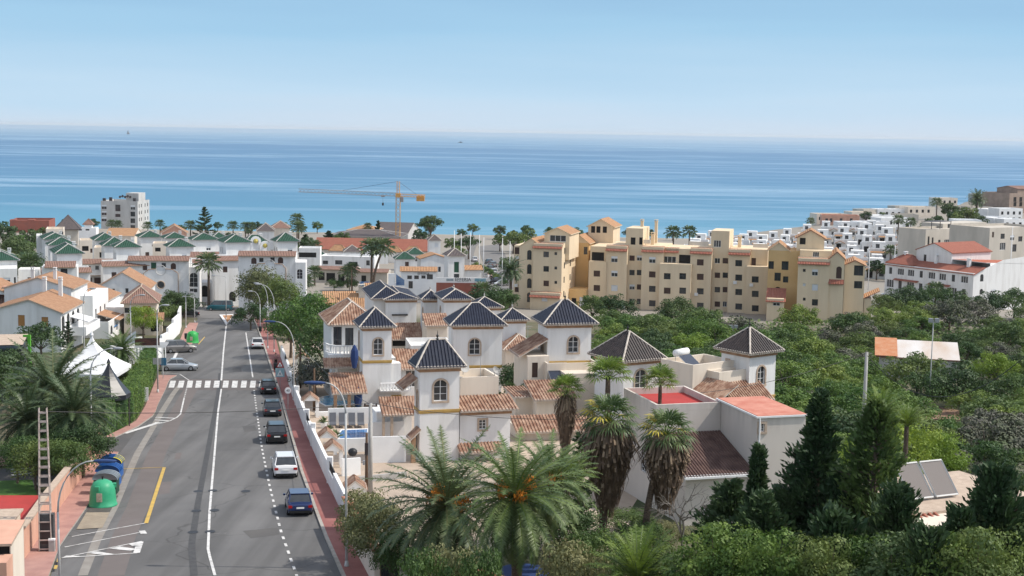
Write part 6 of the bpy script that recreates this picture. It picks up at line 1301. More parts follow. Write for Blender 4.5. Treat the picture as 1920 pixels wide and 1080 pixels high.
# single broadleaf trees: key, material, px, D, scale, label
for key, m, px, D, s, lb, nm in [
    ('round', 'leaf_green', 575, 172, 1.05, 'large bright green tree overhanging the red pavement', 'tree'), ('round', 'leaf_mid', 612, 160, .85, 'darker tree on the side of the bright one nearest the laundry terrace', 'tree'), ('round', 'leaf_dark', 545, 184, .8, 'dark lower tree between the lamp posts and the bright green one', 'tree'), ('bush1', 'leaf_grey', 590, 150, .8, 'grey green shrub against the yard wall under the big tree', 'bush'),
    ('round', 'leaf_olive', 490, 234, 1.05, 'rounded roadside tree with yellowing leaves at the junction', 'tree'), ('round', 'leaf_mid', 525, 228, .9, 'second rounded tree close against the yellowing one', 'tree'), ('bush2', 'leaf_dark', 470, 222, .9, 'dark bush at the foot of the yellowing tree', 'bush'), ('bush0', 'leaf_dark', 540, 208, .9, 'dark bush between the big tree and the yellowing tree', 'bush'),
    ('round', 'leaf_dark', 30, 330, 1.2, 'broad dark tree beyond the cropped green roof', 'tree'), ('round', 'leaf_mid', 58, 300, 1.0, 'mid green tree left of the green roof row', 'tree'), ('round', 'leaf_mid', 6, 310, 1.0, 'tree cut by the picture edge above the cropped green roof', 'tree'), ('bush1', 'leaf_dark', 1270, 243, 1.1, 'lone dark bush in the middle of the yellow retaining wall', 'bush'), ('far', 'leaf_mid', 40, 375, 1.3, 'distant tree in front of the rust red building', 'tree'), ('far', 'leaf_dark', 10, 450, 1.3, 'distant dark tree at the edge near the rust red building', 'tree'), ('far', 'leaf_dark', 62, 420, 1.2, 'dark tree under the rust red square towers', 'tree'), ('far', 'leaf_dark', 84, 470, .9, 'small dark tree right of the rust red building', 'tree'),
    ('umbrella', 'leaf_dark', 806, 520, 1.15, 'wide dark umbrella pine east of the crane', 'pine tree'), ('far', 'leaf_dark', 785, 500, .9, 'small dark tree beside the wide umbrella pine', 'tree'), ('umbrella', 'leaf_dark', 877, 440, .82, 'round dark umbrella pine by the flagpoles', 'pine tree'), ('far', 'leaf_mid', 846, 460, .8, 'pale green tree below the round umbrella pine', 'tree'), ('far', 'leaf_mid', 858, 430, .7, 'low tree in the lane below the round umbrella pine', 'tree'),
    ('far', 'leaf_mid', 935, 480, .9, 'tree at the beach end of the car park', 'tree'), ('far', 'leaf_mid', 960, 470, 1.1, 'tree left of the yellow stair windows, nearer the sea', 'tree'), ('far', 'leaf_mid', 985, 480, 1.1, 'tree peeping over the yellow arched roof', 'tree'), ('far', 'leaf_dark', 950, 370, .8, 'dark tree by the car park fence', 'tree'),
    ('far', 'leaf_dark', 1722, 352, 1.15, 'broad dark tree over the parked cars below the modern house', 'tree'), ('far', 'leaf_mid', 1705, 335, .8, 'smaller tree beside the parked cars', 'tree'), ('far', 'leaf_dark', 1760, 362, .8, 'dark tree against the beige modern wall', 'tree'), ('far', 'leaf_dark', 1640, 385, .8, 'dark garden tree below the front bungalows', 'tree'), ('far', 'leaf_mid', 1665, 380, .7, 'green garden tree below the front bungalows', 'tree'), ('far', 'leaf_dark', 1600, 378, .8, 'dark garden tree behind the yellow penthouse', 'tree'), ('far', 'leaf_dark', 1725, 480, 1.1, 'dark tree in the middle of the headland', 'tree'), ('far', 'leaf_dark', 1748, 500, 1.3, 'large dark tree above the modern house roof', 'tree'), ('far', 'leaf_mid', 1800, 530, 1.5, 'wide green tree on the headland slope', 'tree'), ('far', 'leaf_dark', 1785, 545, 1.2, 'dark tree on the headland slope', 'tree'), ('far', 'leaf_dark', 1820, 540, 1.1, 'dark tree beside the headland date palm', 'tree'), ('far', 'leaf_dark', 1905, 480, 1, 'dark tree at the picture edge below the white headland houses', 'tree'), ('far', 'leaf_dark', 1770, 600, 1.2, 'dark tree near the cliff by the twin palms', 'tree'), ('far', 'leaf_dark', 1615, 590, .8, 'little dark tree beside the pink cliff building', 'tree'),
    ('bush3', 'leaf_dark', 75, 178, .95, 'rounded dark garden bush against the nearest white gable', 'bush'), ('near', 'leaf_lime', 268, 205, 1.05, 'small lime green tree before the hipped cream house', 'tree'), ('bush0', 'leaf_dark', 322, 236, 1.05, 'dark bush at the top of the stepped white wall', 'bush'), ('bush1', 'leaf_dark', 345, 242, .9, 'dark bush beside the junction lamps', 'bush'), ('bush2', 'leaf_mid', 305, 225, .8, 'mid green bush between the hipped house and the stepped wall', 'bush'),
    ('far', 'leaf_mid', 640, 470, .9, 'bushy tree behind the long red roof', 'tree'), ('far', 'leaf_dark', 575, 450, .8, 'dark tree at the foot of the tall double palm', 'tree'), ('far', 'leaf_dark', 548, 440, .8, 'dark tree on the near side of the tall double palm', 'tree'), ('far', 'leaf_dark', 430, 470, .8, 'dark tree behind the green roofs near the island pine', 'tree'), ('far', 'leaf_dark', 405, 480, .8, 'dark tree right of the island pine', 'tree'),
    ('bush1', 'leaf_mid', 650, 252, .7, 'green shrub in front of the broad tan roofs', 'bush'), ('bush1', 'leaf_mid', 627, 320, .6, 'dark shrub before the dark arcade bays', 'bush'), ('bush2', 'leaf_mid', 655, 322, .6, 'dark shrub beside the signboard', 'bush'), ('bush3', 'leaf_dark', 905, 300, .6, 'clipped dark shrub at the boundary wall end', 'bush'),
    ('bush1', 'leaf_dark', 975, 150, .8, 'green shrub between the wide tower and the broad tower', 'bush'), ('bush2', 'leaf_mid', 965, 135, .75, 'shrub by the cream gable between two villas', 'bush'),
    ('bush0', 'leaf_mid', 935, 262, 1.1, 'green bush behind the villa roofs beside the first yellow block', 'bush'), ('bush1', 'leaf_dark', 900, 256, 1.1, 'dark bush behind the farthest blue roofs', 'bush'), ('bush2', 'leaf_dark', 1155, 246, 1.1, 'first dark bush along the yellow retaining wall', 'bush'), ('bush3', 'leaf_mid', 1110, 246, 1.0, 'bush behind the broad blue tower roof', 'bush'),
    ('bush3', 'leaf_dark', 1700, 268, 1.3, 'wide dark bush in front of the pale garden wall', 'bush'), ('bush1', 'leaf_mid', 1745, 272, 1.3, 'wide green bush before the white row house', 'bush'), ('bush0', 'leaf_dark', 1800, 272, 1.1, 'bush at the near corner of the white row house', 'bush'), ('bush2', 'leaf_dark', 1850, 274, 1.1, 'bush under the arched end window of the white row house', 'bush'), ('bush3', 'leaf_mid', 1900, 276, 1.2, 'bush at the picture edge before the white row house', 'bush'), ('bush3', 'leaf_mid', 1655, 264, 1.0, 'bush at the foot of the last yellow block', 'bush')]:
    p = gl_(px, D); plant(key, m, p, lb, nm if nm in ('bush',) else 'pine_tree' if 'pine' in nm else 'tree', nm, None, s)
# nearer shrubs by the bottom of the picture
for key, m, px, D, s, tp, lb in [('near', 'leaf_olive', 690, 80, .8, 925, 'flowering shrub spilling over the terracotta topped wall'), ('near', 'leaf_olive', 715, 76, .9, 945, 'thin leaved shrub behind the curved cream wall'), ('near', 'leaf_mid', 740, 74, .5, 1000, 'green shrub inside the curve of the cream wall'),
    ('near', 'leaf_olive', 850, 61, .75, 1030, 'grey green olive bush below the first date palm'), ('near', 'leaf_mid', 800, 59, .6, 1045, 'leafy bush beside the black gate'), ('near', 'leaf_mid', 905, 58, .6, 1045, 'green bush below the two date palms'), ('near', 'leaf_dark', 1060, 80, 1.1, 950, 'dark shrub between the date palm and the fan palm trunks'), ('near', 'leaf_dark', 1010, 84, 1.0, 930, 'dark shrub behind the blue trampoline'), ('near', 'leaf_mid', 1120, 72, .8, 1010, 'grey shrub behind the beige garden wall'), ('near', 'leaf_mid', 1170, 74, .8, 1000, 'shrub at the base of the fan palm trunks'), ('near', 'leaf_olive', 1090, 62, .85, 1030, 'fine leaved bush at the bottom beside the small palm'), ('near', 'leaf_mid', 1215, 82, .8, 985, 'grey green shrub under the leaning fan palm'), ('near', 'leaf_olive', 1262, 84, .7, 985, 'low olive shrub at the foot of the pale house wall'), ('near', 'leaf_mid', 1175, 88, .9, 960, 'shrub against the left wall of the pale house'), ('near', 'leaf_mid', 1270, 63, .8, 1040, 'bush beside the small bottom palm and the bare tree'),
    ('tall', 'leaf_green', 1370, 52, .9, 990, 'bright leafy bush at the bottom below the bare tree'), ('tall', 'leaf_green', 1460, 50, .8, 1000, 'bright leafy bush below the first cypress'), ('tall', 'leaf_dark', 1420, 55, .9, 1000, 'leafy bush behind the bright bottom bushes'), ('tall', 'leaf_mid', 1560, 49, .8, 1012, 'mid green leafy tree at the bottom below the tall cypress pair'), ('tall', 'leaf_green', 1640, 50, .8, 1010, 'bright leafy bush under the tallest conifer'), ('tall', 'leaf_dark', 1720, 48, 1.0, 1010, 'leafy bush before the red tiles at the bottom'), ('tall', 'leaf_green', 1790, 47, .8, 1005, 'bright leafy bush near the bottom corner'), ('tall', 'leaf_mid', 1870, 46, .8, 1000, 'mid green leafy tree in the very bottom corner'), ('tall', 'leaf_dark', 1910, 50, 1.2, 960, 'dark leafy bush at the edge under the last cypress'), ('tall', 'leaf_dark', 1500, 56, .8, 1005, 'leafy bush between the spire and the cypress pair'),
    ('near', 'leaf_lime', 1640, 92, 1.3, 0, 'sunlit lime shrub behind the tallest conifer'), ('near', 'leaf_lime', 1700, 100, 1.3, 0, 'sunlit lime shrub above the solar panel roof'), ('near', 'leaf_lime', 1760, 104, 1.1, 0, 'sunlit lime shrub right above the solar panels'),
    ('near', 'leaf_mid', 120, 99, .8, 0, 'dark leafed shrub behind the pink wall by the lattice pole'), ('near', 'leaf_mid', 60, 99, .75, 0, 'leafy shrub in the garden under the left date palms'), ('near', 'leaf_mid', 25, 101, .75, 0, 'leafy shrub at the edge of the garden lawn'), ('near', 'leaf_dark', 150, 103, .9, 0, 'dark shrub at the end of the pink wall'), ('near', 'leaf_mid', 90, 104, .75, 0, 'leafy shrub behind the two trunks of the left palms'),
    ('near', 'leaf_mid', 50, 128, 1.1, 0, 'grey green shrub beside the black roofed bar'), ('near', 'leaf_dark', 20, 134, 1.3, 0, 'dark shrub against the black roofed bar'), ('near', 'leaf_mid', 180, 132, .8, 0, 'small garden palm like shrub by the black cone roof'), ('near', 'leaf_mid', 235, 146, .7, 0, 'shrub beside the pergola')]:
    p = gl_(px, D); plant(key, m, p, lb, 'bush' if key == 'near' else 'tree', 'bush' if key == 'near' else 'tree', None, s, None, (PD(px, tp, D).z-p.z)/(4.6 if key == 'near' else 10.3) if tp else None)
# ---------------- palms ----------------
def frond(mb, az, el, L, droop, n, ll, lw, m=0, o=(0, 0, 0), vee=.35, rm=1):
    p = Vector(o); h = Vector((cos(az), sin(az), 0)); side = Vector((-sin(az), cos(az), 0)); K = 9; pts = [p.copy()]; st = L/K
    for i in range(K): a = el-droop*((i+.5)/K)**1.35; p = p + (h*cos(a)+Vector((0, 0, sin(a))))*st; pts.append(p.copy())
    mb.ring_path(pts, [.045*(1-i/K)+.008 for i in range(K+1)], 3, rm, cap=False)
    for i in range(n):
        t = .14+.86*(i+.5)/n; k = min(K-1, int(t*K)); q = pts[k].lerp(pts[k+1], t*K-k); d = (pts[k+1]-pts[k]).normalized(); nn = side.cross(d); l = ll*(sin(pi*min(1, t*.93+.08))**.6)
        for s in (-1, 1):
            v = (side*s+d*.55-nn*vee*(1 if R_.random() < .7 else -.4)+Vector((0, 0, -.12+R_.uniform(-.15, .15)))).normalized()*l*R_.uniform(.85, 1.1); b = d*lw
            mb.poly([q-b, q+b, q+v+Vector((0, 0, -.12*l))], m)
def date_palm(name_mesh, nf, L, n, ll, lw, el0=-.5, el1=1.35, seed=1, droop=1.3):
    R_.seed(seed); mb = MB()
    for i in range(nf):
        f = i/nf; el = el1+(el0-el1)*f**.8; frond(mb, i*2.399+R_.uniform(-.2, .2), el, L*R_.uniform(.85, 1.08)*(1-.1*f), droop*R_.uniform(.75, 1.2)*(.6+.5*f), n, ll, lw)
    return mb
def palm_trunk(h, r, lean=(0, 0), name='trunk', m='palm_trunk'):
    mb = MB(); pts = []; rr = []
    for i in range(13): f = i/12; pts.append((lean[0]*f*f, lean[1]*f*f, -h*(1-f)-.3*(i == 0))); rr.append(r*(1.25-.35*f)*(1+.06*(i % 2)))
    mb.ring_path([(x-lean[0], y-lean[1], z) for x, y, z in pts], rr, 9); return mb.mesh(name, MT[m], True)
def clusters(n, r, seed=3):
    R_.seed(seed); out = []
    for i in range(n):
        mb = MB(); a = i*2*pi/n+.4; c = Vector((cos(a)*r*1.3, sin(a)*r*1.3, .35+R_.uniform(-.35, .5)))
        for _ in range(110): v = rv(R_.uniform(.1, .48)); v.z *= 1.1; q = c+v; mb.tube((cos(a)*.2, sin(a)*.2, .35) if _ % 9 == 0 else q+Vector((0, 0, .12)), q, .015, .038, 3)
        out.append(mb.mesh('date_cluster', MT['dates']))
    return out
DP = date_palm('crown', 96, 4.6, 62, .56, .036, -.95, seed=4); DPm = DP.mesh('crown', [MT['palm_leaf'], MT['palm_leaf_bright']]); DPd = date_palm('crown', 104, 4.5, 62, .52, .036, -1.1, seed=9).mesh('crown', [MT['palm_leaf_dark'], MT['leaf_olive']])
DPf = date_palm('crown', 46, 3.2, 16, .7, .09, seed=6).mesh('crown', [MT['palm_leaf_dark'], MT['palm_leaf']])
def put_palm(crown, px, py, D, r, h, lean, label, dates=None, sc=1, name='date_palm', group=None, tr='palm_trunk', extra=()):
    c = PD(px, py, D); hh = (c.z-g(c.x, c.y))/sc if h is None else h; t = thing(name, label, 'palm tree', c, R_.uniform(0, 6) if not dates else 2.2, group); t.scale = (sc,)*3
    link('crown', crown, t); link('trunk', palm_trunk(hh, r, lean, m=tr), t)
    for me in (dates or ()): link('date_cluster', me, t)
    for nm, me in extra: link(nm, me, t)
    return t
dk = MB(); R_.seed(8)
for i in range(46): a = R_.uniform(0, 6.28); dk.ring_path([(cos(a)*.15, sin(a)*.15, -.1), (cos(a)*.5, sin(a)*.5, -.25-R_.random()*.3), (cos(a)*.75, sin(a)*.75, -1.0-R_.random()*.7)], [.05, .04, .01], 3, cap=False)
boots = dk.mesh('old_frond', MT['dead_frond'])
put_palm(DPd, 838, 948, 72, .27, None, (.3, 0), 'date palm with dark drooping fronds and orange fruit nearest the cream wall', clusters(4, .65, 3), 1.08, extra=(('old_frond', boots),))
put_palm(DPm, 965, 935, 66, .27, None, (0, .3), 'date palm with bright fronds and the largest orange fruit clusters', clusters(5, .6, 5), .9, extra=(('old_frond', boots),))
put_palm(DPm, 1030, 905, 76, .24, None, (0, 0), 'date palm half hidden behind the one with the largest fruit', clusters(3, .7, 6), .78)
put_palm(DPd, 100, 738, 112, .3, None, (0, 0), 'large date palm with feathery grey green fronds at the left edge', None, 1.3); put_palm(DPd, 138, 775, 106, .28, None, (0, 0), 'lower date palm leaning over the pink wall and the dark hedge', None, .92); put_palm(DPd, 52, 790, 107, .3, None, (0, 0), 'date palm with low fronds behind the lattice pole', None, .9)
put_palm(DPm, 228, 656, 150, .32, None, (0, 0), 'stout date palm between the white tent and the pergola', None, .64)
up_ = date_palm('crown', 40, 3.0, 40, .42, .03, .5, 1.45, 12, .9).mesh('crown', [MT['palm_leaf_bright'], MT['palm_leaf']])
put_palm(up_, 1195, 1090, 60, .2, 1.5, (0, 0), 'young bright green palm rising from the bottom edge'); put_palm(up_, 1065, 905, 82, .15, 2.5, (0, 0), 'young palm sprouting under the fan palm with the brown skirt', sc=.8)
# fan palms
def fan_crown(nf, pet, bl, nb, seed, up0=-.25, wid=.09, cols=1):
    R_.seed(seed); mb = MB()
    for i in range(nf):
        f = i/nf; el = 1.35+(up0-1.35)*f; az = i*2.399+R_.uniform(-.2, .2); h = Vector((cos(az), sin(az), 0)); d = h*cos(el)+Vector((0, 0, sin(el))); pl = pet*R_.uniform(.8, 1.1); q = d*pl; mb.tube((0, 0, 0), q, .03, .018, 3, 1)
        sd_ = Vector((-sin(az), cos(az), 0)); nn = sd_.cross(d); tip = (d-Vector((0, 0, .35))).normalized(); m = 0 if R_.random() < .85 else 2
        for k in range(nb):
            a = radians(-105+210*k/(nb-1)); v = (tip*cos(a)+sd_*sin(a)+nn*.12*(k % 2)).normalized(); l = bl*(.75+.25*cos(a))*R_.uniform(.9, 1.1); w_ = v.cross(nn).normalized()*wid; e1 = q+v*l*.6; e2 = q+v*l-Vector((0, 0, l*.22)); mb.poly([q, e1-w_, e2, e1+w_], m)
    return mb
def skirt(L, r0, n, seed=2):
    R_.seed(seed); mb = MB()
    for i in range(n):
        f = R_.random(); a = R_.uniform(0, 6.283); z0 = -L*f*.75; r = r0*(1-.72*f)*R_.uniform(.75, 1.15); w_ = R_.uniform(.03, .09); l = L*R_.uniform(.22, .5); t = Vector((-sin(a), cos(a), 0)); o = Vector((cos(a), sin(a), 0))
        p0 = o*.16+Vector((0, 0, z0)); p1 = o*r*.75+Vector((0, 0, z0-l*.15)); p2 = o*r*R_.uniform(.85, 1.15)+Vector((0, 0, z0-l*.6))+t*R_.uniform(-.15, .15); p3 = o*r*.8+Vector((0, 0, z0-l))+t*R_.uniform(-.2, .2)
        mb.poly([p0-t*.02, p1-t*w_, p1+t*w_, p0+t*.02], R_.choice((0, 0, 1))); mb.poly([p1-t*w_, p2-t*w_*.9, p2+t*w_*.9, p1+t*w_], R_.choice((0, 1))); mb.poly([p2-t*w_*.9, p3, p2+t*w_*.9], 0)
    return mb
FC = fan_crown(36, 1.15, 1.0, 17, 3, -.35, .05).mesh('crown', [MT['palm_leaf'], MT['palm_leaf_bright'], MT['yellow_leaf']]); FCb = fan_crown(26, 1.1, .95, 17, 5, .1, .05).mesh('crown', [MT['palm_leaf_bright'], MT['palm_leaf'], MT['palm_leaf']]); FCf = fan_crown(26, 1.3, 1.2, 7, 7, -.5, .16).mesh('crown', [MT['palm_leaf_dark'], MT['palm_leaf'], MT['palm_leaf']])
SKm = [MT['dead_frond'], mat('dead_frond_pale', (.27, .20, .13), .85, c2=(.16, .11, .075), scale=2)]
sk1 = skirt(4.9, 1.7, 1500, 2).mesh('dead_skirt', SKm); sk2 = skirt(4.2, 1.55, 1300, 4).mesh('dead_skirt', SKm); sk3 = skirt(4.6, .95, 900, 6).mesh('dead_skirt', SKm)
put_palm(FC, 1142, 790, 85, .2, None, (.2, 0), 'tall fan palm with the longest brown skirt of dead fronds', name='fan_palm', extra=(('dead_skirt', sk1),), sc=1.08)
put_palm(FC, 1250, 815, 83, .19, None, (1.2, 0), 'leaning fan palm with a ragged skirt in front of the flat roofed house', name='fan_palm', extra=(('dead_skirt', sk2),), sc=1.0).rotation_euler = (0, 0, 0)
put_palm(FCb, 1062, 738, 102, .2, None, (0, 0), 'fan palm with a narrow brown skirt before the tiled villa roofs', name='fan_palm', extra=(('dead_skirt', sk3),), sc=.9); put_palm(FCb, 1140, 712, 101, .18, None, (0, 0), 'fan palm crown showing above the longest skirted palm', name='fan_palm', sc=1.1); put_palm(FCb, 1238, 722, 99, .16, None, (0, 0), 'bright fan palm crown before the arched window of the dark roofed villa', name='fan_palm', sc=.9)
for px, py, D, s, lb in [(391, 495, 266, 1.35, 'tall fan palm standing before the stacked arches at the junction'), (590, 463, 385, 1.2, 'lone fan palm beside the green capped house at the red roof'), (697, 466, 322, 1.5, 'straight tall fan palm, left of the crossing pair'), (719, 466, 320, 1.5, 'leaning tall fan palm, right of the crossing pair'), (1263, 437, 420, 1.35, 'fan palm on the left of the twins behind the yellow roofs'), (1293, 436, 420, 1.3, 'fan palm on the right of the twins behind the yellow roofs'), (1208, 438, 425, 1.2, 'fan palm half hidden by the yellow stair tower'), (557, 412, 470, 1.3, 'top crown of the tall double palm on the seafront'), (560, 428, 465, 1.4, 'lower thick crown of the tall double palm'), (209, 420, 520, 1.0, 'palm in front of the grey tower block left corner'), (221, 421, 515, 1.0, 'second palm in front of the grey tower block'), (277, 424, 500, 1.0, 'palm under the bright side of the tower block'), (300, 420, 520, 1.0, 'palm right of the tower block'), (357, 424, 480, 1.2, 'palm beside the pink gabled house'), (437, 424, 480, 1.1, 'palm between the island pine and the seafront'), (460, 425, 480, 1.0, 'left palm of the seafront pair near the grey blue roof'), (470, 425, 480, 1.0, 'right palm of the seafront pair near the grey blue roof'), (652, 512, 330, 1.1, 'low palm at the signboard before the arcade bays'), (590, 512, 335, 1.1, 'low palm beside the white seaside house'), (574, 530, 300, 1.0, 'low palm at the street wall behind the second arcade'), (52, 500, 262, 1.6, 'fan palm above the white single window house'), (1757, 380, 620, 1.4, 'left palm of the pair on the cliff'), (1778, 390, 600, 1.1, 'short palm of the cliff group'), (1655, 405, 600, 1.0, 'small palm beside the pink cliff building'), (1685, 413, 500, 1.2, 'green palm among the upper bungalows'), (1708, 417, 495, 1.1, 'second green palm among the upper bungalows'), (1670, 470, 385, 1.0, 'low palm in the garden below the front bungalows'), (1520, 415, 580, 1.0, 'little palm near the sea beyond the bungalows'), (690, 425, 520, .9, 'small palm before the restaurant roof terrace'), (804, 427, 525, .9, 'small palm above the wide umbrella pine'), (1755, 545, 282, 1.1, 'spiky palm before the white row house'), (660, 505, 322, 1.0, 'palm beside the blue signboard'), (905, 548, 262, 1.2, 'palm fronds behind the farthest blue villa roofs')]:
    put_palm(FCf, px, py, D, .17, None, ((1.6, .0) if px == 719 else (0, 0)), lb, name='fan_palm', sc=s).rotation_euler = (0, 0, 0)
for px, py, D, s, lb in [(1832, 373, 600, 1.75, 'large date palm alone on the headland skyline'), (958, 508, 272, 1.1, 'date palm at the corner of the yellow block by the beach road'), (1650, 783, 86, .75, 'pale date palm fronds behind the tallest conifer'), (1700, 800, 90, .65, 'pale drooping palm on the valley side of the tallest conifer')]:
    put_palm(DPf if D > 100 else up_, px, py, D, .25, None, (0, 0), lb, sc=s)
# ---------------- conifers ----------------
def conifer(H, prof, n, ls, seed, spray=.5, nl=26, trunk=.2, lean=0):
    R_.seed(seed); mb = MB(); tm = MB(); tm.ring_path([(0, 0, -.5), (lean*.4, 0, H*.5), (lean, 0, H*.97)], [trunk, trunk*.7, .03], 7)
    for i in range(n):
        f = (i+.5)/n; z = H*(.06+.93*f); R0 = lerp(prof, f)*R_.uniform(.55, 1.2); a = i*2.399+R_.uniform(-.5, .5); o = Vector((lean*f, 0, z)); e = o+Vector((cos(a)*R0, sin(a)*R0, R0*R_.uniform(.1, .6)))
        tm.ring_path([o, e], [.04, .01], 3, cap=False)
        for k in range(nl):
            t = R_.uniform(.3, 1.05); c = o.lerp(e, t)+rv(spray*R_.uniform(.2, 1)*(.5+.5*R0/1.5)); dd = (e-o).normalized()+rv(.6)+Vector((0, 0, .35)); dd.normalize(); w_ = dd.cross(rv()).normalized()*ls*.22; l_ = dd*ls*R_.uniform(.7, 1.5); mb.poly([c-l_*.5, c-w_, c+l_*.5, c+w_])
    return mb, tm
def put_con(mbs, mats, px, D, label, sc=1, name='cypress', cat='cypress tree', top=None, H=None, rz=0):
    p = gl_(px, D)
    if top: z = PD(px, top, D).z; sz = (z-p.z)/H
    else: sz = sc
    t = thing(name, label, cat, p, rz); t.scale = (sc, sc, sz); link('crown', mbs[0].mesh('crown', MT[mats]), t); link('trunk', mbs[1].mesh('trunk', MT['trunk']), t)
CY = [(0, 1.9), (.3, 2.0), (.6, 1.5), (.8, .9), (1, .15)]
put_con(conifer(13, CY, 240, .26, 1, .42, 120), 'cypress_leaf', 1545, 57, 'tall dark cypress left of the pair beside the large pale house', 1.0, top=735, H=13)
put_con(conifer(13, [(0, 2.2), (.4, 2.1), (.7, 1.5), (.88, 1.0), (1, .25)], 170, .26, 2, .4, 85, .26), 'leaf_mid', 1652, 55, 'tallest conifer with a bare showing trunk and ragged branches', 1.0, 'conifer', 'conifer', 748, 13)
put_con(conifer(9, [(0, 2.2), (.4, 1.9), (.62, 1.1), (.72, .5), (1, .14)], 170, .25, 3, .4, 120), 'cypress_leaf', 1432, 60, 'cypress with a thin spire in front of the large pale house', 1.0, top=838, H=9)
put_con(conifer(8, [(0, 2.2), (.6, 1.8), (.85, 1.0), (1, .3)], 137, .26, 4, .42, 120), 'cypress_leaf', 1382, 62, 'bushy dark cypress reaching over the pale house wall', 1.0, top=905, H=8)
put_con(conifer(9, [(0, 2.4), (.6, 2.0), (.85, 1.2), (1, .3)], 162, .26, 5, .42, 120), 'cypress_leaf', 1885, 50, 'dark cypress covering the solar panel roof at the right edge', 1.0, top=880, H=9)
put_con(conifer(7, [(0, 2.2), (.6, 1.8), (1, .5)], 112, .26, 6, .42, 120), 'cypress_leaf', 1760, 47, 'low dark cypress before the solar panel roof', .9, top=1000, H=7)
put_con(conifer(8, [(0, 2.0), (.6, 1.9), (1, .5)], 125, .26, 16, .42, 120), 'cypress_leaf', 1600, 56, 'low dark cypress between the two tallest conifers', 1, top=890, H=8)
put_con(conifer(8, [(0, 2.0), (.6, 1.9), (1, .5)], 125, .26, 18, .42, 120), 'cypress_leaf', 1490, 57, 'low dark cypress between the spire and the tall one', 1, top=925, H=8)
put_con(conifer(7, [(0, 1.8), (.6, 1.5), (1, .4)], 100, .26, 26, .42, 110), 'cypress_leaf', 1825, 49, 'dark cypress top in front of the beige roof edge', 1, top=965, H=7)
put_con(conifer(7, [(0, .9), (.5, .9), (1, .15)], 70, .22, 7, .25, 40), 'cypress_leaf', 127, 172, 'slim dark cypress beside the nearest terrace house arches', 1.0, top=602, H=7)
put_con(conifer(7, [(0, .9), (.5, 1.0), (1, .4)], 70, .22, 17, .25, 50), 'leaf_dark', 1096, 88, 'narrow dark cypress in the shade beside the longest palm skirt', 1.0, top=815, H=7)
put_con(conifer(16, [(0, 4.4), (.4, 3.8), (.75, 2.2), (1, .2)], 60, .8, 8, .25, 40, .25), 'cypress_leaf', 386, 480, 'island pine with level branches on the seafront', 1.0, 'pine_tree', 'pine tree', 388, 16)
put_con(conifer(9, [(0, 2.6), (.5, 2.0), (1, .1)], 50, .9, 9, .4, 50), 'cypress_leaf', 616, 480, 'small conical conifer beside the restaurant roofs', 1.0, 'conifer', 'conifer', 433, 9)
put_con(conifer(9, [(0, 1.9), (.5, 1.4), (1, .1)], 40, .9, 10, .3, 50), 'cypress_leaf', 708, 510, 'small dark conifer above the restaurant roof by the crane', 1.0, 'conifer', 'conifer', 414, 9)
put_con(conifer(9, [(0, 2.6), (.5, 2.2), (1, .3)], 40, .9, 11, .4, 50), 'cypress_leaf', 572, 455, 'dark conifer at the foot of the tall double palm', 1.0, 'conifer', 'conifer', 440, 9)
put_con(conifer(8, [(0, 2.3), (.55, 2.0), (.8, 1.2), (1, .25)], 130, .26, 41, .5, 95), 'cypress_leaf', 1700, 52, 'dark ragged cypress right of the tallest conifer', 1, top=915, H=8)
put_con(conifer(8, [(0, 2.3), (.55, 2.0), (.8, 1.2), (1, .25)], 130, .26, 42, .5, 95), 'cypress_leaf', 1445, 54, 'dark ragged cypress below the thin spire', 1, top=930, H=8)
put_con(conifer(7, [(0, 2.2), (.6, 1.9), (1, .4)], 110, .26, 43, .5, 95), 'cypress_leaf', 1580, 51, 'dark ragged cypress in front of the tall pair', 1, top=965, H=7)
# bare tree by the pale house
p = gl_(1292, 82); t = thing('bare_tree', 'leafless grey tree before the pale house wall', 'bare tree', p, 0); t.scale = (1.5,)*3; mb = MB(); R_.seed(5)
def br(o, d, l, r, n):
    e = o+d*l; mb.ring_path([o, o.lerp(e, .5)+rv(l*.06), e], [r, r*.8, r*.6], 4, cap=False)
    if n: [br(e, (d+rv(.75)).normalized(), l*.74, r*.62, n-1) for _ in range(3)]
br(Vector((0, 0, -.3)), Vector((0, 0, 1)), 1.3, .08, 5); mb.build('branches', mat('bare_bark', (.20, .18, .16), .9), t)
# hedges
def hedge(a, b, h, w_, label, m, ls=.2, dens=70, taper=0):
    a, b = Vector(a), Vector(b); d = b-a; L = Vector((d.x, d.y)).length; th = atan2(d.y, d.x); t = thing('hedge', label, 'hedge', a, th); mb = MB(); R_.seed(int(L*7)+3); dz = (b.z-a.z)
    for i in range(int(L*dens)):
        u = R_.uniform(0, L); face = R_.random(); bump = .16*sin(u*3.1)+.12*sin(u*7.3+1); hh = h+bump+dz*u/L
        if face < .42: p = Vector((u, R_.uniform(-.05, .22)+bump*.5, R_.uniform(dz*u/L, hh))); n = Vector((0, -1, .3))
        elif face < .6: p = Vector((u, w_-R_.uniform(-.05, .22), R_.uniform(dz*u/L, hh))); n = Vector((0, 1, .3))
        else: p = Vector((u, R_.uniform(0, w_), hh-R_.uniform(-.12, .2))); n = Vector((0, 0, 1))
        leafq(mb, p, n, ls*R_.uniform(.6, 1.3), 0, .7)
    mb.build('foliage', MT[m], t)
    k = MB(); k.prism([(.1, .15), (L-.1, .15), (L-.1, w_-.15), (.1, w_-.15)], lambda p: dz*p[0]/L-.3, lambda p: h-.25+dz*p[0]/L); k.build('stems', MT['leaf_dark'], t)
H = [G(*q) for q in ((203, 818), (252, 790), (268, 765), (286, 722), (296, 690))]
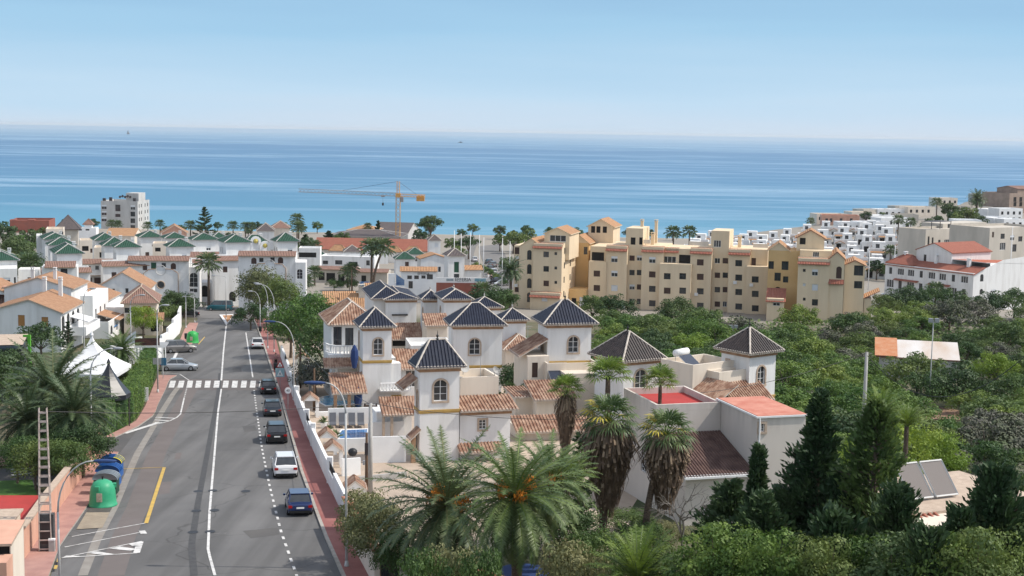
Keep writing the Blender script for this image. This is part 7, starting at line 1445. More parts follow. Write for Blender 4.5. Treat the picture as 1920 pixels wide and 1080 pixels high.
for i, (nm, a, b) in enumerate((('nearest stretch of the tall hedge by the side street', H[0], H[1]), ('second stretch of the tall green pavement hedge at its bend', H[1], H[2]), ('long straight stretch of the tall green hedge on the pink pavement', H[2], H[3]), ('last stretch of the tall green hedge before the parked silver saloon', H[3], H[4]))): hedge(b, a, 3.1, 1.6, nm, 'leaf_green', .2, 420) if False else hedge(a, b, 3.0, 1.6, nm, 'leaf_green', .2, 420)
hedge(gl_(172, 178), gl_(221, 181), 2.0, 1.4, 'clipped dark hedge behind the white tent', 'leaf_dark', .22, 160); hedge(gl_(600, 268), gl_(640, 264), 1.2, 1.0, 'low hedge by the tan roofs and the parked cars', 'leaf_mid', .3, 60)
hedge(gl_(1670, 292), gl_(1731, 296), 2.4, 1.5, 'dark clipped hedge above the valley by the row house', 'leaf_dark', .3, 100); hedge(gl_(880, 272), gl_(960, 276), 2.6, 2.0, 'dark hedge between the cross road and the villas', 'leaf_dark', .32, 120); hedge(gl_(1645, 318), gl_(1700, 312), 1.2, 1, 'low hedge along the lane by the parked cars', 'leaf_mid', .3, 80)
for i in range(9): plant('bush%d' % (i % 4), 'leaf_mid' if i % 2 else 'leaf_green', G(893+8.5*i*(1-.03*i), 503+4.2*i), f'small median shrub, {ORD[i]} from the sea along the beach road', 'bush', 'shrub', 'shrubs on the median of the beach road', .38)

# scrub growing over the valley floor, and trees along the seafront
mb = MB(); R_.seed(99)
for _ in range(26000):
    y = R_.uniform(100, 262); x = R_.uniform(12, y*.40+4); px, py = px_of(x, y, g(x, y))
    if (px < 1500 and y < 138) or (px < 1290 and y < 165) or (px < 1130 and y < 240) or (px < 1450 and y > 256) or (50 < x < 68 and 180 < y < 213) or (abs(px-1762) < 40 and abs(py-778) < 22): continue
    leafq(mb, Vector((x, y, g(x, y)+R_.uniform(.05, .9))), Vector((0, -.4, 1)).normalized(), R_.uniform(.5, 1.0), 0, .8)
tag(mb.build('undergrowth', MT['leaf_mid']), 'low green scrub covering the valley floor between the bushes', 'scrub', None, 'stuff')
for i in range(34):
    px = 60+i*36+R_.uniform(-12, 12)
    if 600 < px < 790 or 180 < px < 285: continue
    D_ = R_.uniform(535, 580); plant('far', R_.choice(['leaf_dark', 'leaf_mid']), gl_(px, D_), f'low seafront tree, {ORD[min(i, 25)]} of the shore row counted from the red building' if i < 26 else f'low seafront tree before the sea behind the yellow blocks, {ORD[i-26]} in line', 'tree', 'tree', 'low trees along the shore', R_.uniform(.5, .85))
# ---------------- lamps, poles and wires ----------------
def lamp(bx_, by, tx, ty, hx, hy, label, D=None, r=.072, blue=True, head=True, group='curved street lamps'):
    b = G(bx_, by) if D is None else gl_(bx_, D); D = b.y; t = thing('street_lamp', label, 'street lamp', b, 0, group); T = PD(tx, ty, D)-b; Hh = PD(hx, hy, D)-b; T.y = 0; Hh.y = 0; T.x *= .3
    mb = MB(); mb.ring_path([(0, 0, -.2), (T.x*.5, 0, T.z*.5), (T.x, 0, T.z)], [r*1.2, r, r*.8], 8); mb.lathe([(r*2.4, 0), (r*1.9, .25), (r*1.2, .5)], 8); mb.build('pole', MT['lamp_grey'], t, True)
    am = MB(); pts = []; c = Vector((Hh.x, 0, T.z))
    for i in range(9): a = i/8*pi/2; pts.append((Hh.x+(T.x-Hh.x)*cos(a), 0, T.z+(Hh.z-T.z)*sin(a)))
    am.ring_path(pts, [r*.75-r*.03*i for i in range(9)], 6); am.build('arm', MT['lamp_grey'], t, True)
    if head:
        s = -1 if Hh.x < T.x else 1; hm = MB(); L = 1.25 if blue else .8
        a0 = hm._a([]); rings = [(0, .06, .05), (.2*L, .14, .1), (.6*L, .17, .12), (.9*L, .12, .08), (L, .04, .03)]; rr = [hm._a([(Hh.x+s*x, y_*cos(k*pi/4), Hh.z+z_*sin(k*pi/4)) for k in range(8)]) for x, y_, z_ in rings]
        for p, q in zip(rr, rr[1:]):
            for k in range(8): j = (k+1) % 8; hm.f.append((p+k, p+j, q+j, q+k)); hm.m.append(0)
        hm.build('lamp_head', MT['lamp_blue'] if blue else MT['grey_metal'], t, True)
    return t, b
lamp(112, 1100, 107, 960, 176, 864, 'nearest curved lamp over the recycling bins with a blue head'); lamp(650, 1066, 641, 775, 610, 718, 'curved lamp on the red pavement nearest the camera, its blue head above the pool'); lamp(551, 752, 550, 648, 517, 603, 'curved lamp beside the speed limit sign with a blue head'); lamp(514, 662, 514, 570, 489, 533, 'curved lamp in front of the big bright green tree', blue=False); lamp(502, 655, 502, 565, 486, 531, 'straight grey lamp next to the curved one before the bright tree', blue=False); lamp(488, 622, 487, 570, 474, 546, 'curved lamp with a litter bin strapped to it', blue=False)
lamp(172, 872, 171, 700, 212, 653, 'tall thin lamp behind the bins with a flat grey head', blue=False, r=.08); lamp(157, 640, 156, 570, 168, 541, 'lamp with a double arm before the white terrace roofs', D=168, blue=False); lamp(245, 650, 244, 572, 261, 553, 'lamp before the hipped cream house', D=178, blue=False); lamp(296, 738, 295, 590, 304, 572, 'grey lamp at the hedge end carrying a square sign', blue=False); lamp(349, 616, 348, 556, 355, 548, 'left lamp of the pair at the junction', blue=False); lamp(365, 606, 364, 560, 350, 556, 'right lamp of the pair at the junction', blue=False); lamp(424, 600, 424, 520, 405, 517, 'white lamp rising from the traffic island', blue=False)
lamp(1750, 690, 1751, 603, 1751, 600, 'double floodlight on a pole beside the valley shed', D=168, blue=False, head=False, group='floodlights in the valley'); lamp(1375, 640, 1375, 612, 1375, 611, 'small double floodlight on a pole behind the dark tower roof', D=205, blue=False, head=False, group='floodlights in the valley')
for px, py, D in ((1751, 599, 168), (1375, 611, 205)):
    for s in (-1, 1): pass
def pole(name, label, cat, px, py0, py1, r, m, D=None, extra=None, group=None):
    b = G(px, py0) if D is None else gl_(px, D); z = PD(px, py1, b.y).z-b.z; t = thing(name, label, cat, b, 0, group); mb = MB(); mb.ring_path([(0, 0, -.3), (0, 0, z)], [r*1.25, r*.8], 8); mb.build('pole', MT[m], t, True)
    if extra: extra(t, z)
    return b+Vector((0, 0, z))
def insul(t, z): MB().box(-.5, -.05, z-.25, .5, .05, z-.15).build('crossarm', MT['wood'], t); [MB().lathe([(.05, 0), (.07, .08), (.03, .16)], 6, (x, 0, z-.15)).build('insulator', MT['frame_dark'], t) for x in (-.42, .42)]
P1 = pole('utility_pole', 'grey concrete utility pole in front of the villa yard wall', 'utility pole', 694, 926, 756, .16, 'concrete', extra=insul)
def equip(t, z): MB().box(-.12, -.22, z-1.6, .12, -.08, z-.7).build('junction_box', MT['frame_dark'], t); MB().box(-.25, -.3, z-2.3, -.1, -.1, z-2.0).build('bracket', MT['grey_metal'], t)
P2 = pole('utility_pole', 'brown wooden utility pole with a black junction box beside the concrete one', 'utility pole', 687, 930, 812, .11, 'wood', extra=equip)
P3 = pole('utility_pole', 'dark wooden pole by the laundry terrace', 'utility pole', 563, 728, 645, .12, 'wood'); P4 = pole('utility_pole', 'shorter dark pole at the upper pool', 'utility pole', 589, 770, 691, .12, 'wood')
P5 = pole('utility_pole', 'grey concrete pole standing in the valley bushes', 'utility pole', 1628, 790, 661, .17, 'concrete', D=118)
for px, y0, y1, D in ((850, 548, 432, 330), (863, 545, 438, 332), (880, 530, 436, 350), (897, 528, 440, 352), (940, 540, 446, 330), (954, 545, 452, 325), (905, 510, 445, 370)):
    pole('flagpole', f'white flagpole by the beach road, {ORD[[850, 863, 880, 897, 905, 940, 954].index(px)]} counted from the shuttered tower house', 'flagpole', px, y0, y1, .09, 'white_clean', D=D, group='white flagpoles by the beach road')
for px, y1, D, lb in ((1548, 500, 330, 'thin grey lamp pole behind the last yellow block'), (1625, 470, 350, 'thin white lamp pole beyond the yellow block'), (1672, 460, 345, 'thin white lamp pole before the bungalow gardens'), (1889, 425, 330, 'white lamp pole before the beige block'), (765, 505, 305, 'white mast left at the sales office'), (775, 500, 303, 'white mast right at the sales office'), (659, 505, 308, 'dark pole by the blue signboard')): pole('lamp_pole', lb, 'pole', px, 600, y1, .09, 'white_clean' if 'dark' not in lb else 'wood', D=D)
# lattice pylon with transformer
b = G(86, 1036); zt = PD(84, 765, b.y).z-b.z; t = thing('lattice_pole', 'rusty lattice pole in front of the pink wall', 'lattice pole', b, radians(10)); mb = MB(); cs = [(-.36, -.22), (.36, -.22), (.36, .22), (-.36, .22)]
for x, y in cs: mb.tube((x, y, 0), (x*.62, y*.62, zt), .035, .03, 4)
n = 16
for i in range(n):
    z0 = zt*(i+.5)/n; k = 1-.38*(i+.5)/n
    for (x, y), (u, v) in zip(cs, cs[1:]+cs[:1]): mb.box(min(x*k, u*k)-.02, min(y*k, v*k)-.02, z0-.04, max(x*k, u*k)+.02, max(y*k, v*k)+.02, z0+.04)
mb.build('lattice', mat('rusty_steel', (.50, .43, .39), .7, c2=(.38, .30, .26), scale=3), t); pyl = b+Vector((0, 0, zt-.2))
b2 = G(90, 1032); t = thing('cable_cabinet', 'dark cable cabinet wrapped around the foot of the lattice pole', 'cabinet', b2+Vector((.1, -.35, .1)), radians(8)); MB().box(-.42, -.25, 0, .42, .25, 2.3).build('body', mat('cab', (.05, .052, .055), .5, c2=(.10, .10, .10), scale=4), t); MB().box(-.30, -.28, .5, .30, -.255, 1.9).build('door', MT['frame_dark'], t); MB().box(.15, -.5, 0, .5, -.28, .75).build('meter_box', MT['concrete'], t); MB().box(.13, -.53, .75, .52, -.27, .85).build('lid', MT['white_clean'], t)
def wire(a, b, sag, label, r=.022):
    mb = MB(); a, b = Vector(a), Vector(b); mb.ring_path([a.lerp(b, i/16)-Vector((0, 0, sag*4*(i/16)*(1-i/16))) for i in range(17)], r, 4); o = mb.build('overhead_wire', MT['black_metal']); tag(o, label, 'wire')
wire(pyl, P1, .35, 'black overhead cable crossing the street from the lattice pole'); wire(P1, PD(1150, 784, 105), .5, 'overhead cable running from the concrete pole towards the fan palms'); wire(PD(1310, 737, 112), P5, .5, 'cable rising over the valley to the lone concrete pole'); wire(P5-Vector((0, 0, .2)), PD(1935, 655, 100), 3.6, 'slack cable hanging over the valley bushes', .03); wire(P1-Vector((0, 0, .1)), P3, .6, 'cable from the concrete pole back to the laundry terrace pole')
# ---------------- signs and street furniture ----------------
def sign(px, py, kind, label, hz, w_=.6, rz=12):
    b = G(px, py); t = thing('traffic_sign', label, 'traffic sign', b+Vector((0, 0, .14)), radians(rz)); MB().tube((0, 0, 0), (0, 0, hz+.3), .035, .035, 6).build('post', MT['grey_metal'], t)
    if kind == '40':
        for r_, y_, m in ((.36, -.05, 'lamp_red'), (.29, -.06, 'white_clean')):
            d = MB(); d.M = Matrix.Translation((0, y_, hz)) @ Matrix.Rotation(pi/2, 4, 'X'); d.lathe([(.001, 0), (r_, 0), (r_, .012), (.001, .012)], 20); d.build('sign_face' if m == 'white_clean' else 'sign_rim', mat('pale_rim', (.55, .42, .40), .5) if m == 'lamp_red' else MT[m], t)
        text('40', .36, Matrix.Translation((0, -.075, hz-.01)) @ FR, 'lettering', 'frame_dark', t)
    if kind == 'ped':
        MB().poly([(-.42, -.05, hz), (.42, -.05, hz), (0, -.05, hz+.75)]).build('sign_rim', MT['lamp_red'], t); MB().poly([(-.28, -.06, hz+.08), (.28, -.06, hz+.08), (0, -.06, hz+.58)]).build('sign_face', MT['white_clean'], t); MB().box(-.05, -.08, hz+.14, .05, -.065, hz+.36).build('sign_symbol', MT['frame_dark'], t)
        MB().box(-.5, -.06, hz-1.1, .5, -.03, hz-.1).build('sign_face', mat('sign_pale_blue', (.30, .45, .48), .5), t); MB().poly([(-.34, -.07, hz-.98), (.34, -.07, hz-.98), (0, -.07, hz-.25)]).build('sign_symbol', MT['white_clean'], t); MB().poly([(-.12, -.08, hz-.9), (.0, -.08, hz-.55), (.12, -.08, hz-.9), (0, -.08, hz-.75)]).build('sign_symbol', MT['frame_dark'], t)
sign(540, 771, '40', 'round forty speed limit sign facing the camera', 2.0); sign(525, 734, 'ped', 'triangular warning sign above a square pedestrian crossing sign', 2.6)
b = G(306, 712); t = thing('parking_sign', 'square blue sign seen from the side by the silver saloon', 'sign', b, 0); MB().tube((0, 0, 0), (0, 0, 2.5), .04, .04, 6).build('post', MT['grey_metal'], t); MB().box(-.4, -.03, 1.7, .4, .0, 2.6).build('panel', mat('sign_blue', (.05, .18, .30), .5), t)
b = G(296, 737); t = thing('sign_box', 'small grey sign box fixed on the lamp by the hedge end', 'sign', b+Vector((0, -.15, 3.2)), 0); MB().box(-.45, -.05, 0, .45, 0, .7).box(-.05, 0, .2, .05, .1, .4).build('panel', MT['concrete'], t)
def litter(px, py, lb): b = G(px, py); o = MB().lathe([(.22, .25), (.24, .3), (.27, 1.0), (.25, 1.05), (.03, 1.1)], 10).lathe([(.04, 0), (.04, .3)], 6).build('litter_bin', MT['black_metal'], None, True); o.location = b+Vector((0, 0, .14)); tag(o, lb, 'litter bin', 'black litter bins on the pavement')
litter(517, 699, 'black litter bin before the warning sign'); litter(488, 626, 'black litter bin on the far lamp near the island'); litter(349, 640, 'dark litter bin left of the green igloo bank by the stepped wall')
# person walking on the pavement, people by the beach road, person at the laundry
def person(loc, rz, shirt, trousers, hair, label, arms='walk', scale=1.0, lean=0):
    t = thing('person', label, 'person', loc, rz, None); t.scale = (scale,)*3
    def skin(vs, es, rs_, name, m, par):
        me = bpy.data.meshes.new(name); me.from_pydata(vs, es, []); ob = bpy.data.objects.new(name, me); COL.objects.link(ob); md = ob.modifiers.new('s', 'SKIN'); sv = me.skin_vertices[0].data
        for i, r in enumerate(rs_): sv[i].radius = (r if isinstance(r, tuple) else (r, r))
        sv[0].use_root = True; md.use_smooth_shade = True; ob.modifiers.new('u', 'SUBSURF').levels = 1
        dg = bpy.context.evaluated_depsgraph_get(); me2 = bpy.data.meshes.new_from_object(ob.evaluated_get(dg)); bpy.data.objects.remove(ob); me2.materials.clear(); me2.materials.append(m)
        o = link(name, me2, par); return o
    L = lean; hipz = .92; f = .16 if arms == 'walk' else .04
    ay = {'walk': ((.15, 1.12, .28, .9), (-.15, 1.12, -.1, .88)), 'reach': ((.30, 1.30, .55, 1.45), (.30, 1.22, .5, 1.25)), 'down': ((-.02, 1.12, .04, .86), (-.02, 1.12, .04, .86))}[arms]
    vs = [(0, 0, hipz), (0, L*.4, 1.15), (0, L*.9, 1.40), (0, L*1.0, 1.50), (0, L*1.05+.01, 1.60), (0, L*1.05+.02, 1.70),
          (.09, 0, .88), (.10, f, .48), (.10, f*.7-.05, .08), (.10, f*.7+.12, .03), (-.09, 0, .88), (-.10, -f*.4, .48), (-.10, -f-.08, .09), (-.10, -f+.08, .03),
          (.18, L*.9, 1.38), (.22, L+ay[0][0], ay[0][1]), (.21, L+ay[0][2], ay[0][3]), (.20, L+ay[0][2]+.09, ay[0][3]-.02), (-.18, L*.9, 1.38), (-.22, L+ay[1][0], ay[1][1]), (-.21, L+ay[1][2], ay[1][3]), (-.20, L+ay[1][2]+.09, ay[1][3]-.02)]
    es = [(0, 1), (1, 2), (2, 3), (3, 4), (4, 5), (0, 6), (6, 7), (7, 8), (8, 9), (0, 10), (10, 11), (11, 12), (12, 13), (2, 14), (14, 15), (15, 16), (16, 17), (2, 18), (18, 19), (19, 20), (20, 21)]
    rr = [(.14, .10), (.125, .09), (.14, .10), .05, (.085, .10), (.075, .085), .085, .06, .04, .035, .085, .06, .04, .035, .06, .04, .03, .028, .06, .04, .03, .028]
    skm = MT.setdefault('skin', mat('skin', (.42, .26, .19), .6)); body = skin(vs, es, rr, 'body', skm, t)
    skin([vs[0], vs[1], vs[2], vs[14], vs[15], vs[18], vs[19]], [(0, 1), (1, 2), (2, 3), (3, 4), (2, 5), (5, 6)], [(.16, .125), (.15, .115), (.16, .12), .075, .055, .075, .055], 'shirt', shirt, t)
    skin([vs[0], vs[6], vs[7], vs[8], vs[10], vs[11], vs[12]], [(0, 1), (1, 2), (2, 3), (0, 4), (4, 5), (5, 6)], [(.165, .13), .105, .08, .062, .105, .08, .062], 'trousers', trousers, t)
    h = MB(); h.lathe([(.001, -.02), (.075, 0), (.092, .05), (.08, .11), (.03, .145), (.001, .15)], 10, (0, L*1.05+.0, 1.665)); h.build('hair', hair, t, True); return t
fab = lambda n, c: mat('fabric_'+n, c, .85)
p = G(517, 690); person(p+Vector((0, 0, .15)), radians(190), fab('pink', (.45, .22, .22)), fab('black', (.02, .02, .022)), fab('hair', (.03, .02, .015)), 'person in a pink top and black trousers walking on the red pavement')
pt = Vector((0, 0, 0)); ptD = 150; q = PD(622, 704, ptD); person((q.x, q.y, q.z), radians(110), fab('white', (.75, .74, .72)), MT['fabric_black'] if 'fabric_black' in MT else fab('black2', (.02, .02, .022)), fab('hair2', (.08, .05, .03)), 'person in a white shirt reaching to the washing line on the terrace', 'reach', 1.0, .12)
p = G(921, 531); person(p+Vector((0, 0, .1)), radians(20), fab('dark', (.02, .02, .03)), fab('dark2', (.02, .02, .025)), fab('hair3', (.02, .015, .01)), 'person in dark clothes walking by the beach road', 'walk', 1.35)
p = G(915, 528); person(p+Vector((0, 0, .1)), radians(200), fab('white2', (.8, .8, .8)), fab('pale', (.6, .6, .6)), fab('hair4', (.1, .07, .04)), 'person in white standing at the boundary wall end', 'down', 1.25)
# recycling bins
ig = PD(0, 0, 1); b = G(193, 948); zg = g(b.x, b.y)+.05
def igloo(px, py, col, label, sc=1.0, rz=0):
    b = G(px, py); t = thing('recycling_bin', label, 'recycling bin', (b.x, b.y, g(b.x, b.y)+.05), rz, None); t.scale = (sc,)*3; K = 20
    mb = MB(); mb.lathe([(.78, 0), (.98, .0), (1.0, .06), (.93, .12), (.90, .5), (.86, 1.0), (.80, 1.35), (.62, 1.62), (.35, 1.78), (.08, 1.82)], K); mb.build('body', col, t, True)
    MB().lathe([(.05, 1.78), (.05, 2.0), (.12, 2.03), (.05, 2.06)], 8).build('lifting_hook', MT['rubber'], t)
    for a in (0, 2.1, 4.2): m2 = MB(); m2.M = Matrix.Rotation(a+.35, 4, 'Z'); m2.box(.70, -.16, 1.22, .92, .16, 1.50); m2.build('filling_port', col, t)
    m3 = MB(); m3.box(-.16, -.945, .45, .22, -.90, 1.05); m3.build('sticker', mat('sticker', (.55, .50, .38), .7, c2=(.35, .30, .22), scale=6), t); return t
GRN = mat('plastic_green', (.03, .30, .15), .45, c2=(.05, .34, .18), scale=2); GRN2 = mat('plastic_bright_green', (.04, .35, .08), .45); BLU = mat('plastic_blue', (.02, .10, .32), .4); YEL = mat('plastic_yellow', (.65, .55, .04), .45); GRY = mat('plastic_grey', (.24, .28, .31), .4); DGR = mat('plastic_dark_green', (.02, .06, .04), .5)
igloo(193, 948, GRN, 'green dome shaped glass bank nearest the camera', 1.0)
def cont(px, py, body, lid, label, rz=0, lid2=None):
    b = G(px, py); t = thing('waste_container', label, 'waste container', (b.x, b.y, g(b.x, b.y)+.05), rz, 'row of waste containers behind the green dome'); mb = MB()
    mb.prism([(-.8, -.5), (.8, -.5), (.8, .5), (-.8, .5)], .12, 1.25); mb.build('body', body, t)
    lm = MB(); K = 10; prof = [(.9*cos(pi*i/K), 1.2+.5*sin(pi*i/K)) for i in range(K+1)]; a = lm._a([(x, -.58, z) for x, z in prof]); c = lm._a([(x, .58, z) for x, z in prof])
    for i in range(K): lm.f.append((a+i, a+i+1, c+i+1, c+i)); lm.m.append(1 if lid2 and i < 4 else 0)
    for k in (a, c): lm.f.append(tuple(k+i for i in range(K+1))); lm.m.append(0)
    for y in (-.3, 0, .3): lm.ring_path([(x*1.02, y, 1.2+(z-1.2)*1.04) for x, z in prof], .03, 4)
    lm.build('lid', [lid, lid2 or lid], t, True)
    for x in (-.7, .7):
        for y in (-.4, .4): w_ = MB(); w_.M = Matrix.Translation((x, y, .09)) @ Matrix.Rotation(pi/2, 4, 'Y'); w_.lathe([(.05, -.03), (.09, -.03), (.09, .03), (.05, .03)], 10); w_.build('wheel', MT['rubber'], t)
for i, (bd, ld, l2, lb) in enumerate(((DGR, GRY, None, 'dark green container with a grey lid right behind the green dome'), (BLU, BLU, None, 'blue container with a blue lid behind the grey lidded one'), (BLU, BLU, YEL, 'farthest container with a blue and yellow lid'))): cont(200+i*4.6, 928-i*16.0, bd, ld, lb, radians(4), l2)
igloo(361, 643, GRN2, 'bright green dome shaped glass bank at the stepped white wall', .95)
# ---------------- walls and yards on the street ----------------
def wallrun(pts, h, th, m, name, label, cat='wall', cop=None, group=None, lift=0, steps=None):
    o = pts[0]; z0 = g(o.x, o.y); t = thing(name, label, cat, (o.x, o.y, z0), 0, group); mb = MB(); cm_ = MB()
    for i, (a, b) in enumerate(zip(pts, pts[1:])):
        d = Vector((b.x-a.x, b.y-a.y, 0)); d.normalize(); s = Vector((d.y, -d.x, 0))*th; hh = h if steps is None else steps[i]
        q = [a, b, b+s, a+s]; q = [(p.x-o.x, p.y-o.y) for p in q]; gz = lambda p: g(p[0]+o.x, p[1]+o.y)-z0
        mb.prism(q, lambda p: gz(p)-.3, lambda p: gz(p)+hh+lift)
        if cop: e = Vector((d.y, -d.x, 0))*.12; q2 = [a-e, b-e, b+s+e, a+s+e]; cm_.prism([(p.x-o.x, p.y-o.y) for p in q2], lambda p: gz(p)+hh+lift+.003, lambda p: gz(p)+hh+lift+.12)
    mb.build('wall', MT[m] if isinstance(m, str) else m, t)
    if cop: cm_.build('coping', MT[cop] if isinstance(cop, str) else cop, t)
    return t, z0
RGT = rs([p for p in WR if G(655, 985).y < p.y < G(524, 671).y+4], 24); RGT = sorted(RGT, key=lambda p: p.y)
steps = [1.15 if i % 6 == 2 else 1.7 for i in range(24)]
tW, zW = wallrun(RGT, 1.6, .25, 'white_clean', 'street_wall', 'white villa garden wall with black fence panels along the red pavement', 'wall', None, None, 0, steps)
for i in range(24):
    a, b = RGT[i], RGT[i+1]
    if steps[i] == 1.15:
        mb = MB(); n = 9; d = b-a
        for k in range(n+1): q = a+d*(k/n); q.z = g(q.x, q.y); q -= tW.location; mb.tube((q.x+.12, q.y, q.z+1.15), (q.x+.12, q.y, q.z+1.85), .03, .03, 4)
        for hz in (1.25, 1.8): p0 = a-tW.location; p1 = b-tW.location; mb.tube((p0.x+.12, p0.y, g(a.x, a.y)-tW.location.z+hz), (p1.x+.12, p1.y, g(b.x, b.y)-tW.location.z+hz), .035, .035, 4)
        mb.build('fence_panel', MT['black_metal'], tW)
# black-lined pillars
for i in (3, 7, 9, 13, 17): a = RGT[i]; q = a-tW.location; z = g(a.x, a.y)-tW.location.z; MB().box(q.x-.05, q.y-.2, z-.1, q.x+.38, q.y+.2, z+2.15).build('pillar', MT['white_clean'], tW)
def gatecap(px, py, D, label, w_=1.5, L=1.8):
    B = Bld('gate_roof', label, 'gate canopy', px, py, D, 10, 'little tiled canopies over the villa gates', ('white_clean',)); z = B.loc(px, py)[1]
    for u in (-.7, .7): B.box('post', u-.14, .1, -.2, u+.14, .38, z-.05, 'white_clean'); B.box('post', u-.14, L-.4, -.2, u+.14, L-.1, z-.05, 'white_clean')
    B.gable(-w_*.45, .1, w_*.45, L-.1, z, .55, 'y', .15, BT, .26)
for px, py, lb in ((662, 918, 'nearest little tiled gate canopy above the cream wall'), (620, 846, 'little tiled gate canopy beside the lower pool, nearer one of a touching pair'), (609, 822, 'little tiled gate canopy beside the lower pool, farther one of a touching pair'), (578, 752, 'little tiled gate canopy at the upper pool by the blue lamp head'), (566, 705, 'little tiled gate canopy by the laundry terrace'), (563, 673, 'farthest little tiled gate canopy near the big tree')):
    d = G(px, py+32); gatecap(px+4, py, d.y, lb)
# curved cream wall with terracotta coping, gate
CW = sorted([p for p in GP([(700, 1082), (684, 1048), (669, 1020), (656, 992), (660, 975)])], key=lambda p: -p.y)
terr = mat('terracotta', (.48, .20, .12), .85, c2=(.36, .14, .09), scale=4)
wallrun(GP([(652, 992), (668, 1023), (684, 1052), (712, 1104)]), 2.1, .3, 'cream_wall', 'garden_wall', 'curved cream garden wall with terracotta coping nearest the camera', 'wall', terr)
a = G(712, 1104); b = a+Vector((1.3, -.4, 0)); c = b+Vector((3.5, -2.5, 0)); wallrun([b, c, c+Vector((3, -3, 0))], 2.1, .3, 'cream_wall', 'garden_wall', 'short cream wall with terracotta coping right of the black gate', 'wall', terr)
t = thing('gate', 'black metal gate between the cream garden walls', 'gate', (a.x+.1, a.y-.1, g(a.x, a.y)), -.3); mb = MB(); [mb.tube((x*.14, 0, 0), (x*.14, 0, 2.2), .03, .03, 4) for x in range(9)]; mb.box(0, -.03, .1, 1.2, .03, .2); mb.box(0, -.03, 2.1, 1.2, .03, 2.2); mb.build('bars', MT['black_metal'], t); MB().box(.02, -.015, .2, 1.18, .015, 2.1).build('panel', MT['black_metal'], t)
wallrun([gl_(930, 62.5), gl_(1105, 66.5)], 1.7, .25, mat('tan_wall', (.38, .29, .20), .9, c2=(.32, .24, .17), scale=1), 'garden_wall', 'plain tan garden wall at the bottom beside the palm trunk', 'wall', 'cream_wall')
tt = gl_(990, 76); o = thing('trampoline', 'round blue trampoline in the garden behind the date palm', 'trampoline', tt, 0); MB().lathe([(.01, .8), (1.3, .8), (1.45, .78), (1.45, .84), (1.3, .86), (.01, .82)], 20).build('mat', MT['canvas_blue'], o); [MB().tube((1.3*cos(k*pi/2), 1.3*sin(k*pi/2), 0), (1.3*cos(k*pi/2), 1.3*sin(k*pi/2), .8), .03, .03, 5).build('leg', MT['frame_dark'], o) for k in range(4)]
# yard walls between pools
wh = 'white_clean'
def yard(a, b, h, label, th=.25, m=wh, cop=None): A, B_ = G(*a), G(*b); return wallrun([A, B_], h, th, m, 'yard_wall', label, 'wall', cop)
yard((693, 868), (760, 866), 2.2, 'white yard wall with a round cornered step behind the concrete pole'); yard((628, 848), (690, 846), 1.2, 'low grey white yard wall at the near end of the lower pool', .3); yard((640, 893), (674, 890), 1.4, 'low white wall with the black kettle beside the street wall'); yard((615, 796), (703, 794), 1.6, 'white wall behind the four sun loungers'); yard((690, 826), (757, 824), 1.7, 'white wall at the villa end of the lower pool'); yard((560, 727), (640, 724), 1.6, 'pale wall below the laundry terrace', .25, 'cream_wall'); yard((553, 694), (625, 690), 2.3, 'pale green rendered wall under the big tree', .3, mat('pale_green_wall', (.50, .52, .42), .9)); yard((590, 780), (655, 778), .45, 'low clipped planter wall before the upper pool', .5)
yard((672, 905), (760, 896), .5, 'low grey kerb wall along the drive', .25, 'concrete')
def pool(pts, label, m):
    P = GP(pts); c = sum(P, Vector())/len(P); t = thing('swimming_pool', label, 'swimming pool', (c.x, c.y, g(c.x, c.y)+.06), 0); MB().prism([((p.x-c.x)*1.12, (p.y-c.y)*1.12) for p in P], -.6, lambda q: g(q[0]+c.x, q[1]+c.y)-g(c.x, c.y)).build('rim', MT['white_clean'], t); MB().poly([(p.x-c.x, p.y-c.y, g(p.x, p.y)-g(c.x, c.y)+.012) for p in P]).build('water', m, t)
wm = mat('pool_water', (.03, .22, .42), .08, c2=(.10, .42, .62), scale=.9, bump=.25, bscale=2.5, spec=.6); wd = mat('pool_water_deep', (.02, .10, .32), .08, c2=(.04, .25, .55), scale=.7, bump=.35, bscale=2.5, spec=.6, st=(1, 2.2, 1))
pool([(599, 749), (606, 745), (620, 742), (663, 740), (665, 757), (640, 760), (612, 761), (602, 756)], 'upper swimming pool with light blue water and a rounded end', wm); pool([(641, 808), (689, 806), (686, 826), (656, 828), (655, 832), (627, 834)], 'lower swimming pool with deep blue water beside the nearest tower', wd)
# sun loungers
def lounger(px, py, lb):
    b = G(px, py); t = thing('sun_lounger', lb, 'sun lounger', (b.x, b.y, g(b.x, b.y)+.04), radians(8), 'grey sun loungers by the lower pool'); MB().box(-.32, -.2, .28, .32, 1.15, .36).build('seat', mat('sling', (.10, .105, .12), .8) if 'slg' not in MT else MT['slg'], t); bm = MB(); bm.M = Matrix.Translation((0, 1.1, .32)) @ Matrix.Rotation(radians(58), 4, 'X'); bm.box(-.32, 0, -.03, .32, .95, .03); bm.build('backrest', bpy.data.materials['sling'], t)
    for x in (-.28, .28):
        for y in (-.1, 1.0): MB().tube((x, y, 0), (x, y, .28), .025, .025, 5).build('leg', MT['frame_dark'], t)
for i, (px, lb) in enumerate(((624, 'first grey sun lounger, next to the potted palm'), (642, 'second grey sun lounger from the potted palm'), (660, 'third grey sun lounger from the potted palm'), (677, 'last grey sun lounger, nearest the villa door'))): lounger(px, 803, lb)
